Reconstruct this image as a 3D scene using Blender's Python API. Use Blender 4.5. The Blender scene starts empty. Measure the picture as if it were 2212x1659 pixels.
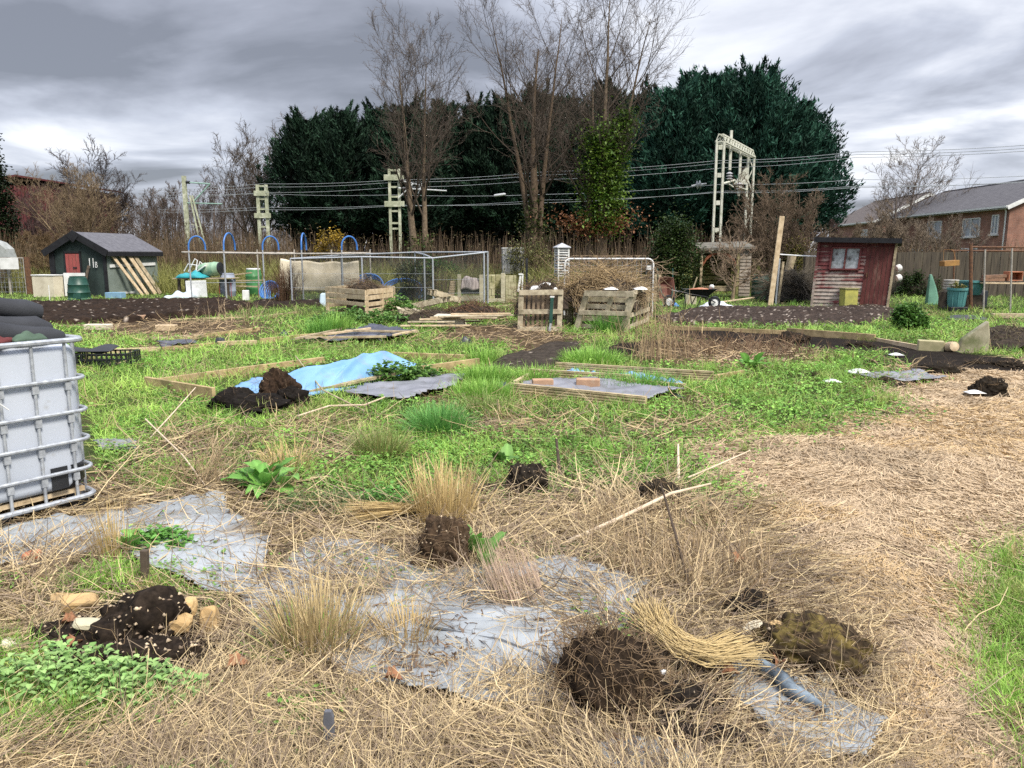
import bpy, bmesh, math, random
import numpy as np
from mathutils import Vector, Matrix
R = math.radians
rng = np.random.default_rng(7)
random.seed(7)
C = bpy.context.scene.collection
SC = bpy.context.scene
# ------------------------------------------------------------------ camera
PITCH = 9.45; FD = 1671.0; EYE = 1.6            # FD: focal length in units of a 2212 px wide picture
cam = bpy.data.cameras.new('camera'); cam.sensor_width = 36.0; cam.lens = 36.0 * FD / 2212.0
cam.clip_start = 0.05; cam.clip_end = 6000
co = bpy.data.objects.new('camera', cam); C.objects.link(co)
co.location = (0, 0, EYE); co.rotation_euler = (R(90 - PITCH), 0, 0)
SC.camera = co
# ------------------------------------------------------------------ light
SUN_EL, SUN_AZ = 50.0, 140.0                      # azimuth clockwise from +Y: behind the camera, to the right
SC.view_settings.view_transform = 'Standard'
SC.view_settings.look = 'None'
SC.view_settings.exposure = 1.05
SC.view_settings.gamma = 1.0
SC.cycles.max_bounces = 5; SC.cycles.diffuse_bounces = 2; SC.cycles.glossy_bounces = 2
SC.cycles.transparent_max_bounces = 12; SC.cycles.transmission_bounces = 2
SC.cycles.use_denoising = False
sl = bpy.data.lights.new('sun', 'SUN'); sl.energy = 2.6; sl.angle = R(16); sl.color = (1.0, 0.93, 0.82)
so = bpy.data.objects.new('sun', sl); C.objects.link(so)
sd = Vector((math.sin(R(SUN_AZ)) * math.cos(R(SUN_EL)), math.cos(R(SUN_AZ)) * math.cos(R(SUN_EL)), math.sin(R(SUN_EL))))
so.rotation_euler = sd.to_track_quat('Z', 'Y').to_euler(); so.location = (20, -20, 30)
W = bpy.data.worlds.new('World'); SC.world = W; W.use_nodes = True
nt = W.node_tree; nt.nodes.clear()
def nd(t, typ, **kw):
    n = t.nodes.new(typ)
    for k, v in kw.items():
        if k.startswith('i_'):
            n.inputs[k[2:].replace('_', ' ')].default_value = v
        else: setattr(n, k, v)
    return n
def mth(t, op, a, b=None):
    n = t.nodes.new('ShaderNodeMath'); n.operation = op
    for i, q in enumerate((a, b)):
        if q is None: continue
        if isinstance(q, (int, float)): n.inputs[i].default_value = q
        else: t.links.new(q, n.inputs[i])
    return n.outputs[0]
def ramp(t, fac, stops):
    n = t.nodes.new('ShaderNodeValToRGB'); e = n.color_ramp.elements
    e[0].position, e[0].color = stops[0][0], (*stops[0][1], 1)
    e[1].position, e[1].color = stops[-1][0], (*stops[-1][1], 1)
    for p, c in stops[1:-1]:
        q = e.new(p); q.color = (*c, 1)
    t.links.new(fac, n.inputs[0]); return n.outputs[0]
def mixc(t, fac, a, b, typ='MIX'):
    n = t.nodes.new('ShaderNodeMix'); n.data_type = 'RGBA'; n.blend_type = typ
    for i, q in ((0, fac), (6, a), (7, b)):
        if isinstance(q, (int, float)): n.inputs[i].default_value = q
        elif isinstance(q, tuple): n.inputs[i].default_value = (*q[:3], 1)
        else: t.links.new(q, n.inputs[i])
    return n.outputs[2]
def build_world():
    t = nt
    sky = nd(t, 'ShaderNodeTexSky', sky_type='NISHITA', sun_disc=False)
    sky.sun_elevation = R(SUN_EL); sky.sun_rotation = R(SUN_AZ)
    tc = nd(t, 'ShaderNodeTexCoord'); sp = nd(t, 'ShaderNodeSeparateXYZ')
    t.links.new(tc.outputs['Generated'], sp.inputs[0])
    x, y, z = sp.outputs
    zc = mth(t, 'ADD', mth(t, 'MAXIMUM', z, 0.0), 0.10)
    cb = nd(t, 'ShaderNodeCombineXYZ')
    t.links.new(mth(t, 'DIVIDE', x, zc), cb.inputs[0]); t.links.new(mth(t, 'DIVIDE', y, zc), cb.inputs[1])
    cb.inputs[2].default_value = 5.1
    n1 = nd(t, 'ShaderNodeTexNoise'); n1.inputs['Scale'].default_value = 0.75; n1.inputs['Detail'].default_value = 9; n1.inputs['Roughness'].default_value = 0.52
    n1.inputs['Distortion'].default_value = 0.35
    t.links.new(cb.outputs[0], n1.inputs['Vector'])
    n2 = nd(t, 'ShaderNodeTexNoise'); n2.inputs['Scale'].default_value = 0.30; n2.inputs['Detail'].default_value = 3
    t.links.new(cb.outputs[0], n2.inputs['Vector'])
    f = mth(t, 'ADD', mth(t, 'MULTIPLY', n1.outputs[0], 1.10), mth(t, 'MULTIPLY', n2.outputs[0], 0.40))
    # thinner cloud in front, a little to the right of straight ahead; heavier to both sides
    g = mth(t, 'MULTIPLY', mth(t, 'POWER', mth(t, 'MAXIMUM', mth(t, 'ADD', mth(t, 'MULTIPLY', x, 0.16), mth(t, 'MULTIPLY', y, 0.985)), 0.0), 14.0), 0.20)
    f = mth(t, 'ADD', f, g)
    low = mth(t, 'MULTIPLY', mth(t, 'POWER', mth(t, 'SUBTRACT', 1.0, mth(t, 'MAXIMUM', z, 0.0)), 9.0), 0.05)
    f = mth(t, 'SUBTRACT', mth(t, 'ADD', f, low), 0.03)
    cl = ramp(t, f, [(0.62, (0.19, 0.20, 0.235)), (0.72, (0.30, 0.315, 0.37)), (0.81, (0.46, 0.485, 0.56)), (0.90, (0.68, 0.70, 0.76)), (0.99, (0.93, 0.93, 0.93))])
    # an overcast sky is about three times as bright overhead as at the horizon
    up = mth(t, 'ADD', 0.84, mth(t, 'MULTIPLY', mth(t, 'MAXIMUM', mth(t, 'SUBTRACT', z, 0.28), 0.0), 5.2))
    vm = nd(t, 'ShaderNodeVectorMath', operation='SCALE'); t.links.new(cl, vm.inputs[0])
    t.links.new(mth(t, 'MULTIPLY', up, 8.0), vm.inputs['Scale'])
    col = mixc(t, 0.93, sky.outputs[0], vm.outputs[0])
    bg = nd(t, 'ShaderNodeBackground'); bg.inputs['Strength'].default_value = 0.10
    t.links.new(col, bg.inputs[0])
    o = nd(t, 'ShaderNodeOutputWorld'); t.links.new(bg.outputs[0], o.inputs[0])
build_world()
# ------------------------------------------------------------------ photo reading helpers
CP, SP = math.cos(R(PITCH)), math.sin(R(PITCH))
def ray(u, v):
    a = (u - 1106.0) / FD; b = (829.5 - v) / FD
    return a, CP + b * SP, -SP + b * CP
def G(u, v, z=0.0):
    a, b, c = ray(u, v); t = (z - EYE) / c
    return np.array((a * t, b * t, z))
def Q(u, v, Y):
    a, b, c = ray(u, v); t = Y / b
    return np.array((a * t, Y, EYE + c * t))
def px(n, Y): return n * (Y * CP + 0.2) / FD
def Gv(u, v):
    a = (u - 1106.0) / FD; b = (829.5 - v) / FD
    t = -EYE / (-SP + b * CP)
    return a * t, (CP + b * SP) * t
def proj(x, y):
    d = y * CP + EYE * SP
    up = y * SP - EYE * CP
    d = np.maximum(d, 0.05)
    return 1106 + FD * x / d, 829.5 - FD * up / d
ZR = {1: (0, 500, 2.074), 2: (900, 600, 2.074), 3: (1700, 700, 2.074), 4: (2500, 500, 2.074), 5: (3032, 500, 2.074),
      11: (0, 1150, 1.659), 12: (800, 1200, 2.011), 13: (1700, 1200, 2.011), 14: (2900, 1200, 1.954),
      21: (0, 1900, 1.476), 22: (1000, 1850, 1.413), 23: (2000, 1850, 1.413), 24: (2900, 1850, 1.413)}
def Z(k, x, y):
    a, b, s = ZR[k]
    return (a + x / s) / 1.8228, (b + y / s) / 1.8228
def GZ(k, x, y, z=0.0): return G(*Z(k, x, y), z)
# ------------------------------------------------------------------ noise
_T = rng.random((64, 64, 8))
def vn(x, y, s=0):
    x = np.asarray(x, float); y = np.asarray(y, float)
    xi = np.floor(x).astype(int); yi = np.floor(y).astype(int); fx = x - xi; fy = y - yi
    fx = fx * fx * (3 - 2 * fx); fy = fy * fy * (3 - 2 * fy); k = s % 8; o = (s // 8) * 17
    T = _T[:, :, k]
    a = T[(xi + o) % 64, (yi + o) % 64]; b = T[(xi + 1 + o) % 64, (yi + o) % 64]
    c = T[(xi + o) % 64, (yi + 1 + o) % 64]; d = T[(xi + 1 + o) % 64, (yi + 1 + o) % 64]
    return (a * (1 - fx) + b * fx) * (1 - fy) + (c * (1 - fx) + d * fx) * fy
def fbm(x, y, s=0, o=4):
    r = 0; a = 0.5; t = 0
    for i in range(o):
        r = r + a * vn(x * 2 ** i + i * 7.3, y * 2 ** i + i * 3.1, s + i); t += a; a *= 0.55
    return r / t
def n3(p, s=0):
    return (vn(p[:, 0] + p[:, 2] * .7, p[:, 1] - p[:, 2] * .6, s) + vn(p[:, 1] + 9, p[:, 2] + p[:, 0] * .5, s + 1) + vn(p[:, 2] + 3, p[:, 0] - p[:, 1] * .4, s + 2)) / 3
def sstep(a, b, x):
    t = np.clip((x - a) / (b - a), 0, 1); return t * t * (3 - 2 * t)
def gh(x, y):
    x = np.asarray(x, float); y = np.asarray(y, float)
    near = 1 - sstep(20, 27, y)
    h = (0.07 * (fbm(x * .9, y * .9, 3, 3) - .5) + 0.035 * (vn(x * 4, y * 4, 5) - .5)) * near
    return h + sstep(35, 41, y) * 0.9
# ------------------------------------------------------------------ objects
def tag(o, label=None, cat=None, group=None, kind=None):
    if label: o['label'] = label
    if cat: o['category'] = cat
    if group: o['group'] = group
    if kind: o['kind'] = kind
    return o
def thing(name, label, cat, loc=(0, 0, 0), rz=0.0, group=None):
    o = bpy.data.objects.new(name, None); C.objects.link(o)
    o.location = tuple(float(q) for q in loc); o.rotation_euler = (0, 0, rz); o.empty_display_size = .2
    return tag(o, label, cat, group)
def mesh_np(name, V, Fs, m, parent=None, col=None, smooth=False, loc=None):
    me = bpy.data.meshes.new(name)
    V = np.ascontiguousarray(V, np.float32)
    if not isinstance(Fs, list): Fs = [Fs]
    Fs = [np.asarray(f, np.int32) for f in Fs if len(f)]
    me.vertices.add(len(V)); me.vertices.foreach_set('co', V.ravel())
    idx = np.concatenate([f.ravel() for f in Fs]); tot = np.concatenate([np.full(len(f), f.shape[1], np.int32) for f in Fs])
    st = np.concatenate(([0], np.cumsum(tot)[:-1])).astype(np.int32)
    me.loops.add(len(idx)); me.loops.foreach_set('vertex_index', idx)
    me.polygons.add(len(tot)); me.polygons.foreach_set('loop_start', st)
    if smooth: me.polygons.foreach_set('use_smooth', np.ones(len(tot), bool))
    me.update(calc_edges=True)
    if col is not None:
        a = me.color_attributes.new('Col', 'FLOAT_COLOR', 'POINT')
        c = np.ones((len(V), 4), np.float32); c[:, :3] = col
        a.data.foreach_set('color', c.ravel())
    o = bpy.data.objects.new(name, me); C.objects.link(o)
    if m: me.materials.append(m)
    if parent is not None: o.parent = parent
    if loc is not None: o.location = tuple(float(q) for q in loc)
    return o
class MB:
    def __init__(s): s.v = []; s.f = []
    def add(s, vs, fs):
        n = len(s.v); s.v += [tuple(map(float, q)) for q in vs]; s.f += [tuple(i + n for i in f) for f in fs]; return s
    def box(s, c, d, M=None):
        x, y, z = d[0] / 2, d[1] / 2, d[2] / 2; c = Vector([float(q) for q in c])
        vs = [Vector(q) for q in ((-x, -y, -z), (x, -y, -z), (x, y, -z), (-x, y, -z), (-x, -y, z), (x, -y, z), (x, y, z), (-x, y, z))]
        if M is not None: vs = [M @ q for q in vs]
        return s.add([q + c for q in vs], [(0, 3, 2, 1), (4, 5, 6, 7), (0, 1, 5, 4), (1, 2, 6, 5), (2, 3, 7, 6), (3, 0, 4, 7)])
    def bar(s, a, b, w, h, up=(0, 0, 1)):
        a = Vector([float(q) for q in a]); b = Vector([float(q) for q in b]); t = (b - a).normalized(); up = Vector(up)
        if abs(t.dot(up)) > .97: up = Vector((0, 1, 0))
        r = t.cross(up).normalized() * (w / 2); u = r.cross(t).normalized() * (h / 2)
        vs = [a - r - u, a + r - u, a + r + u, a - r + u, b - r - u, b + r - u, b + r + u, b - r + u]
        return s.add(vs, [(0, 1, 2, 3), (7, 6, 5, 4), (0, 4, 5, 1), (1, 5, 6, 2), (2, 6, 7, 3), (3, 7, 4, 0)])
    def tube(s, pts, rad, n=8, closed=False, cap=True):
        P = [Vector([float(q) for q in p]) for p in pts]; k = len(P)
        if not hasattr(rad, '__len__'): rad = [rad] * k
        vs = []; nrm = None
        for i in range(k):
            a = P[i - 1] if (i or closed) else P[i]; b = P[(i + 1) % k] if (i < k - 1 or closed) else P[i]
            t = (b - a).normalized()
            if nrm is None:
                nrm = t.orthogonal().normalized()
            nrm = (nrm - t * nrm.dot(t))
            if nrm.length < 1e-6: nrm = t.orthogonal()
            nrm.normalize(); bn = t.cross(nrm)
            for j in range(n):
                q = 2 * math.pi * j / n; vs.append(P[i] + (nrm * math.cos(q) + bn * math.sin(q)) * rad[i])
        fs = []
        for i in range(k if closed else k - 1):
            for j in range(n):
                a = i * n + j; b = i * n + (j + 1) % n; c = ((i + 1) % k) * n + (j + 1) % n; d = ((i + 1) % k) * n + j
                fs.append((a, b, c, d))
        if cap and not closed:
            fs.append(tuple(range(n))[::-1]); fs.append(tuple(range((k - 1) * n, k * n)))
        return s.add(vs, fs)
    def lathe(s, prof, n=20, c=(0, 0, 0), M=None, capb=True, capt=True):
        vs = []; c = Vector(c)
        for r, z in prof:
            for j in range(n):
                q = 2 * math.pi * j / n; p = Vector((r * math.cos(q), r * math.sin(q), z))
                vs.append((M @ p if M is not None else p) + c)
        fs = [(i * n + j, i * n + (j + 1) % n, (i + 1) * n + (j + 1) % n, (i + 1) * n + j) for i in range(len(prof) - 1) for j in range(n)]
        if capb: fs.append(tuple(range(n))[::-1])
        if capt: fs.append(tuple(range((len(prof) - 1) * n, len(prof) * n)))
        return s.add(vs, fs)
    def prism(s, poly, a, b, ax='y'):
        """poly: list of 2-d points; extruded from a to b along an axis"""
        n = len(poly)
        def p3(p, q): return {'y': (p[0], q, p[1]), 'z': (p[0], p[1], q), 'x': (q, p[0], p[1])}[ax]
        vs = [p3(p, a) for p in poly] + [p3(p, b) for p in poly]
        fs = [tuple(range(n)), tuple(range(2 * n - 1, n - 1, -1))] + [(i + n, (i + 1) % n + n, (i + 1) % n, i) for i in range(n)]
        return s.add(vs, fs)
    def build(s, name, m, parent=None, smooth=False, bev=0, loc=None, label=None):
        me = bpy.data.meshes.new(name); me.from_pydata(s.v, [], s.f); me.update()
        bm = bmesh.new(); bm.from_mesh(me); bmesh.ops.recalc_face_normals(bm, faces=bm.faces[:]); bm.to_mesh(me); bm.free()
        if smooth: me.polygons.foreach_set('use_smooth', np.ones(len(me.polygons), bool))
        o = bpy.data.objects.new(name, me); C.objects.link(o); me.materials.append(m)
        if smooth:
            try:
                me.set_sharp_from_angle(angle=R(42))
            except Exception: pass
        if bev:
            b = o.modifiers.new('bevel', 'BEVEL'); b.width = bev; b.segments = 2; b.limit_method = 'ANGLE'
        if parent is not None: o.parent = parent
        if loc is not None: o.location = tuple(float(q) for q in loc)
        if label: o['label'] = label
        return o
class NB:
    """numpy builder with per-vertex colour"""
    def __init__(s): s.v = []; s.f = {}; s.c = []; s.n = 0
    def add(s, V, F, c):
        V = np.asarray(V, float).reshape(-1, 3); F = np.asarray(F)
        s.f.setdefault(F.shape[1], []).append(F + s.n); s.v.append(V); s.n += len(V)
        c = np.asarray(c, float)
        s.c.append(np.broadcast_to(c, (len(V), 3)) if c.ndim == 1 else c); return s
    def build(s, name, m, parent=None, smooth=False, loc=None):
        V = np.concatenate(s.v); off = None
        if loc is not None: V = V - np.asarray(loc, float)
        return mesh_np(name, V, [np.concatenate(q) for q in s.f.values()], m, parent, np.concatenate(s.c), smooth, loc)
def unit(a): return a / np.maximum(np.linalg.norm(a, axis=-1, keepdims=True), 1e-9)
def ribbons(nb, base, az, pitch, L, w, curl, col, m=3, taper=1.0, twist=0.6, floor=True, yaw=0.0):
    n = len(base); P = np.empty((n, m + 1, 3)); P[:, 0] = base; p = pitch.copy(); a = az.copy(); D = []
    for i in range(m):
        d = np.stack((np.cos(p) * np.sin(a), np.cos(p) * np.cos(a), np.sin(p)), 1); D.append(d)
        P[:, i + 1] = P[:, i] + d * (L / m)[:, None]; p = p + curl / m; a = a + yaw * (rng.random(n) - .5)
    if floor:
        g = gh(P[:, :, 0], P[:, :, 1]) + 0.004; P[:, :, 2] = np.maximum(P[:, :, 2], g)
    side = np.stack((np.cos(az), -np.sin(az), np.zeros(n)), 1)
    tw = (rng.random(n) - .5) * 2 * twist
    side = unit(side * np.cos(tw)[:, None] + np.array((0, 0, 1.0)) * np.sin(tw)[:, None])
    V = np.empty((n, m + 1, 2, 3))
    for i in range(m + 1):
        ww = w * (1 - taper * (i / m) ** 1.5) * .5
        V[:, i, 0] = P[:, i] - side * ww[:, None]; V[:, i, 1] = P[:, i] + side * ww[:, None]
    b = np.arange(n)[:, None] * (2 * (m + 1)) + np.arange(m)[None, :] * 2
    F = np.stack((b, b + 1, b + 3, b + 2), -1).reshape(-1, 4)
    nb.add(V, F, np.repeat(col, 2 * (m + 1), 0)); return P
def leaves(nb, P, az, tilt, L, w, col, fold=.25, droop=.15):
    """broad leaves: two folded quads each; tilt = angle of the midrib above level"""
    n = len(P)
    d = np.stack((np.cos(tilt) * np.sin(az), np.cos(tilt) * np.cos(az), np.sin(tilt)), 1)
    s = np.stack((np.cos(az), -np.sin(az), np.zeros(n)), 1); u = np.cross(s, d); L = L[:, None]; w = w[:, None]
    a = P; t = P + d * L - u * L * droop
    l1 = P + d * L * .3 + s * w * .42 + u * w * fold; l2 = P + d * L * .68 + s * w * .40 + u * (w * fold - L * droop * .4)
    r1 = P + d * L * .3 - s * w * .42 + u * w * fold; r2 = P + d * L * .68 - s * w * .40 + u * (w * fold - L * droop * .4)
    V = np.stack((a, l1, l2, t, r2, r1), 1); b = np.arange(n) * 6
    F = np.concatenate((np.stack((b, b + 3, b + 2, b + 1), 1), np.stack((b, b + 5, b + 4, b + 3), 1)))
    nb.add(V, F, np.repeat(col, 6, 0))
def cmix(c1, c2, n, var=.15):
    t = rng.random((n, 1)); c = np.array(c1) * (1 - t) + np.array(c2) * t
    return np.clip(c * (1 + (rng.random((n, 1)) - .5) * 2 * var), 0.003, .9)
def tubes_np(nb, P, Rr, col, sides=4):
    """P (n,k,3) polylines, Rr (n,k)"""
    n, k, _ = P.shape
    T = np.empty_like(P); T[:, 1:-1] = P[:, 2:] - P[:, :-2]; T[:, 0] = P[:, 1] - P[:, 0]; T[:, -1] = P[:, -1] - P[:, -2]; T = unit(T)
    ref = np.where(np.abs(T[:, :1, 2:3]) > .8, np.array((1.0, 0.1, 0)), np.array((0.1, 0, 1.0)))
    A = unit(np.cross(T, np.broadcast_to(ref, T.shape))); B = np.cross(T, A)
    q = np.arange(sides) * 2 * math.pi / sides
    V = P[:, :, None] + (A[:, :, None] * np.cos(q)[None, None, :, None] + B[:, :, None] * np.sin(q)[None, None, :, None]) * Rr[:, :, None, None]
    base = (np.arange(n) * k * sides)[:, None, None] + (np.arange(k - 1) * sides)[None, :, None]
    j = np.arange(sides)[None, None, :]; j2 = (j + 1) % sides
    F = np.stack((base + j, base + j2, base + sides + j2, base + sides + j), -1).reshape(-1, 4)
    nb.add(V, F, np.repeat(col, k * sides, 0))
def grow(st, d, L, m, wob, up):
    P = [st]; d = unit(d)
    for i in range(m):
        d = unit(d + (rng.random(d.shape) - .5) * 2 * wob + np.array((0, 0, 1.0)) * up); P.append(P[-1] + d * (L / m)[:, None])
    return np.stack(P, 1)
def kids(P, Rr, Lp, k, t0, t1, a0, a1, lr, rr=.55, shrink=.5):
    n, m, _ = P.shape; N = n * k
    t = t0 + (t1 - t0) * ((np.tile(np.arange(k), n) + rng.random(N)) / k); i = np.repeat(np.arange(n), k)
    f = t * (m - 1); a = np.minimum(f.astype(int), m - 2); f = (f - a)[:, None]
    st = P[i, a] * (1 - f) + P[i, a + 1] * f; tg = unit(P[i, a + 1] - P[i, a]); r = Rr[i, a] * (1 - f[:, 0]) + Rr[i, a + 1] * f[:, 0]
    rd = rng.normal(size=(N, 3)); pr = unit(rd - tg * (rd * tg).sum(1, keepdims=True))
    an = R(a0) + (R(a1) - R(a0)) * rng.random(N)
    d = tg * np.cos(an)[:, None] + pr * np.sin(an)[:, None]
    L = Lp[i] * lr * (1 - shrink * t) * (.7 + .6 * rng.random(N))
    return st, d, L, r * rr
# ------------------------------------------------------------------ materials
def base_mat(name):
    m = bpy.data.materials.new(name); m.use_nodes = True; t = m.node_tree
    return m, t, t.nodes['Principled BSDF']
def coords(t, scale=(1, 1, 1), rand=True):
    tc = nd(t, 'ShaderNodeTexCoord'); mp = nd(t, 'ShaderNodeMapping'); mp.inputs['Scale'].default_value = scale
    t.links.new(tc.outputs['Object'], mp.inputs[0])
    if rand:
        oi = nd(t, 'ShaderNodeObjectInfo'); cx = nd(t, 'ShaderNodeCombineXYZ')
        for i in range(3): t.links.new(mth(t, 'MULTIPLY', oi.outputs['Random'], 30.0 + 11 * i), cx.inputs[i])
        t.links.new(cx.outputs[0], mp.inputs['Location'])
    return mp.outputs[0]
def noise(t, vec, sc, det=5, rough=.55, dist=0):
    n = nd(t, 'ShaderNodeTexNoise'); n.inputs['Scale'].default_value = sc; n.inputs['Detail'].default_value = det
    n.inputs['Roughness'].default_value = rough; n.inputs['Distortion'].default_value = dist
    t.links.new(vec, n.inputs['Vector']); return n.outputs[0]
def bumpn(t, p, h, st=.3, dist=.01):
    b = nd(t, 'ShaderNodeBump'); b.inputs['Strength'].default_value = st; b.inputs['Distance'].default_value = dist
    t.links.new(h, b.inputs['Height']); t.links.new(b.outputs[0], p.inputs['Normal'])
def M(name, c1, c2=None, sc=5, rough=.8, st=(1, 1, 1), c3=None, sc3=1.3, th3=(.52, .68), bump=.3, bd=.01, spec=.3, metal=0, lo=.35, hi=.65, bsc=None):
    m, t, p = base_mat(name); v = coords(t, st)
    c2 = c2 or tuple(q * .6 for q in c1)
    n = noise(t, v, sc, 6); col = ramp(t, n, [(lo, c2), (hi, c1)])
    if c3:
        k = noise(t, v, sc3, 6, .62); col = mixc(t, ramp(t, k, [(th3[0], (0, 0, 0)), (th3[1], (1, 1, 1))]), col, c3)
    t.links.new(col, p.inputs['Base Color']); p.inputs['Roughness'].default_value = rough
    p.inputs['Specular IOR Level'].default_value = spec; p.inputs['Metallic'].default_value = metal
    if bump: bumpn(t, p, n if bsc is None else noise(t, v, bsc, 6), bump, bd)
    return m
def attr_mat(name, rough=.75, spec=.25, transl=0.0, fine=0.0):
    m, t, p = base_mat(name); a = nd(t, 'ShaderNodeAttribute', attribute_name='Col'); c = a.outputs['Color']
    if fine:
        v = coords(t, (1, 1, 1), False); c = mixc(t, 1.0, c, ramp(t, noise(t, v, fine, 5), [(.3, (.6, .6, .6)), (.7, (1.35, 1.35, 1.35))]), 'MULTIPLY')
    t.links.new(c, p.inputs['Base Color']); p.inputs['Roughness'].default_value = rough; p.inputs['Specular IOR Level'].default_value = spec
    if transl:
        tr = nd(t, 'ShaderNodeBsdfTranslucent'); t.links.new(c, tr.inputs[0]); mx = nd(t, 'ShaderNodeMixShader'); mx.inputs[0].default_value = transl
        t.links.new(p.outputs[0], mx.inputs[1]); t.links.new(tr.outputs[0], mx.inputs[2]); t.links.new(mx.outputs[0], t.nodes['Material Output'].inputs[0])
    return m
A_LEAF = attr_mat('leaf', .55, .35, .3)
A_STRAW = attr_mat('dry_straw', .7, .25, .12)
A_BARK = attr_mat('bark', .9, .15)
A_SOIL = attr_mat('soil', .95, .12, fine=60)
A_STONE = attr_mat('stone', .85, .25, fine=40)
WOOD = M('weathered_timber', (.46, .38, .25), (.24, .19, .12), 9, .85, (1, 1, 1), (.16, .17, .07), 2.2, (.55, .75), bsc=40)
PALE = M('pale_timber', (.60, .48, .32), (.40, .30, .18), 8, .8, (1, 1, 1), (.25, .19, .12), 3, (.6, .8), bsc=40)
DARKW = M('dark_timber', (.11, .085, .06), (.04, .032, .025), 8, .9, bsc=35)
MOSSW = M('mossy_timber', (.30, .28, .12), (.14, .14, .05), 7, .9, bsc=35)
GALV = M('galvanised_steel', (.46, .49, .52), (.30, .32, .35), 30, .5, metal=.35, c3=(.2, .15, .1), sc3=14, th3=(.66, .8), bump=.05)
DECK = M('ridged_timber', (.50, .41, .25), (.28, .22, .12), 9, .85, c3=(.14, .13, .06), sc3=3, th3=(.5, .75), bsc=40)
BLKPLA = M('black_plastic', (.022, .024, .028), (.010, .011, .013), 5, .38, bump=.2, spec=.5)
GRNPLA = M('green_plastic', (.018, .075, .055), (.010, .045, .033), 4, .42, bump=.08, spec=.45, c3=(.10, .12, .07), sc3=3, th3=(.62, .85))
TEALPLA = M('teal_plastic', (.09, .25, .25), (.06, .18, .185), 4, .45, bump=.05, c3=(.16, .2, .16), sc3=3, th3=(.6, .85))
BLUEPIPE = M('blue_pipe', (.06, .20, .52), (.04, .13, .38), 6, .4, bump=0)
WHITEP = M('white_paint', (.74, .75, .74), (.58, .59, .57), 4, .6, c3=(.35, .32, .24), sc3=3, th3=(.62, .85), bump=.05)
TERRA = M('terracotta', (.42, .17, .09), (.30, .11, .06), 9, .85, c3=(.3, .22, .16), sc3=4, bump=.2)
RUST = M('rusty_steel', (.17, .085, .045), (.08, .045, .03), 20, .85, bump=.2)
# ------------------------------------------------------------------ what grows where (outlines read on the ground)
def Pz(k, *pts): return [Z(k, *p) for p in pts]
GREEN = [[(-500, 560), (2800, 560), (2800, 770), (2000, 770), (1880, 790), (1930, 880), (1800, 930), (1600, 935), (1530, 960), (1600, 1040), (1650, 1075), (1500, 1085), (1300, 1060), (1100, 1085), (850, 1110), (640, 1120), (600, 1040), (420, 1010), (300, 1090), (200, 1010), (-500, 1010)],
         [(-300, 1390), (60, 1400), (180, 1450), (360, 1530), (330, 1570), (150, 1600), (-300, 1590)],
         [(2090, 1190), (2212, 1150), (2700, 1150), (2700, 1750), (2230, 1700), (2140, 1560), (2080, 1400)],
         [(600, 1550), (690, 1535), (700, 1580), (620, 1600)], [(240, 1160), (390, 1140), (420, 1190), (260, 1240)]]
DRY = [[(880, 745), (960, 705), (1130, 700), (1250, 725), (1230, 752), (1100, 772), (1040, 742)],
       [(1430, 735), (1700, 730), (1760, 765), (1600, 795), (1420, 795), (1330, 770)],
       [(1250, 930), (1420, 915), (1560, 925), (1500, 960), (1330, 960)],
       [(330, 940), (480, 900), (520, 965), (420, 1010), (250, 1010)], [(880, 850), (990, 850), (1060, 890), (980, 895)],
       [(190, 690), (540, 690), (560, 712), (300, 730), (190, 712)], [(330, 726), (560, 714), (560, 730), (300, 741)],
       [(195, 752), (440, 745), (440, 762), (195, 770)]]
PATH = [[(1480, 965), (1700, 930), (1930, 890), (1880, 830), (2000, 800), (2212, 775), (2900, 760), (2900, 1150), (2212, 1150), (2090, 1190), (2075, 1400), (2130, 1560), (2250, 1750), (1900, 1750), (1880, 1500), (1800, 1330), (1690, 1210), (1640, 1100)]]
DUG_L = [(-420, 664), (30, 660), (480, 652), (548, 665), (470, 684), (290, 697), (130, 703), (-420, 730)]
DUG_R = [(1412, 690), (1500, 669), (1920, 665), (1935, 688), (1830, 706), (1600, 703), (1425, 700)]
DUG_B = [(545, 655), (700, 652), (700, 662), (545, 666)]
MULCH = [(1068, 804), (1050, 792), (1120, 765), (1185, 744), (1258, 741), (1243, 766), (1200, 802)]
DARKSOIL = [[(1430, 711), (1700, 720), (2000, 748), (2212, 782), (2212, 800), (1990, 795), (1890, 768), (1700, 748), (1430, 732)], [(1270, 775), (1330, 745), (1430, 735), (1440, 750), (1320, 778)], MULCH, DUG_L, DUG_R, DUG_B,
            [(120, 1330), (290, 1290), (430, 1360), (420, 1440), (250, 1455), (120, 1400)]]
SHEETW = [[(-100, 1160), (200, 1110), (480, 1085), (525, 1128), (300, 1168), (200, 1185), (-100, 1225)], Pz(21, (1000, 480), (1290, 370), (1500, 520), (1450, 650), (1200, 640), (1000, 540)),
          Pz(22, (480, 380), (640, 420), (640, 560), (360, 520)), [(815, 1415), (880, 1330), (1040, 1320), (1180, 1365), (1300, 1370), (1240, 1430), (1180, 1480), (1060, 1475), (1010, 1520), (830, 1475)],
          [(1205, 1228), (1330, 1240), (1405, 1280), (1260, 1275)], [(530, 1310), (620, 1325), (610, 1370), (540, 1360)], [(750, 1325), (860, 1320), (860, 1350), (760, 1365)],
          [(1620, 1440), (1720, 1480), (1890, 1560), (1700, 1580), (1610, 1530)], [(1290, 1625), (1420, 1605), (1480, 1659), (1280, 1680)]]
STALK = [(1220, 1130), (1400, 1100), (1560, 1120), (1680, 1220), (1660, 1300), (1480, 1310), (1300, 1250)]
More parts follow.
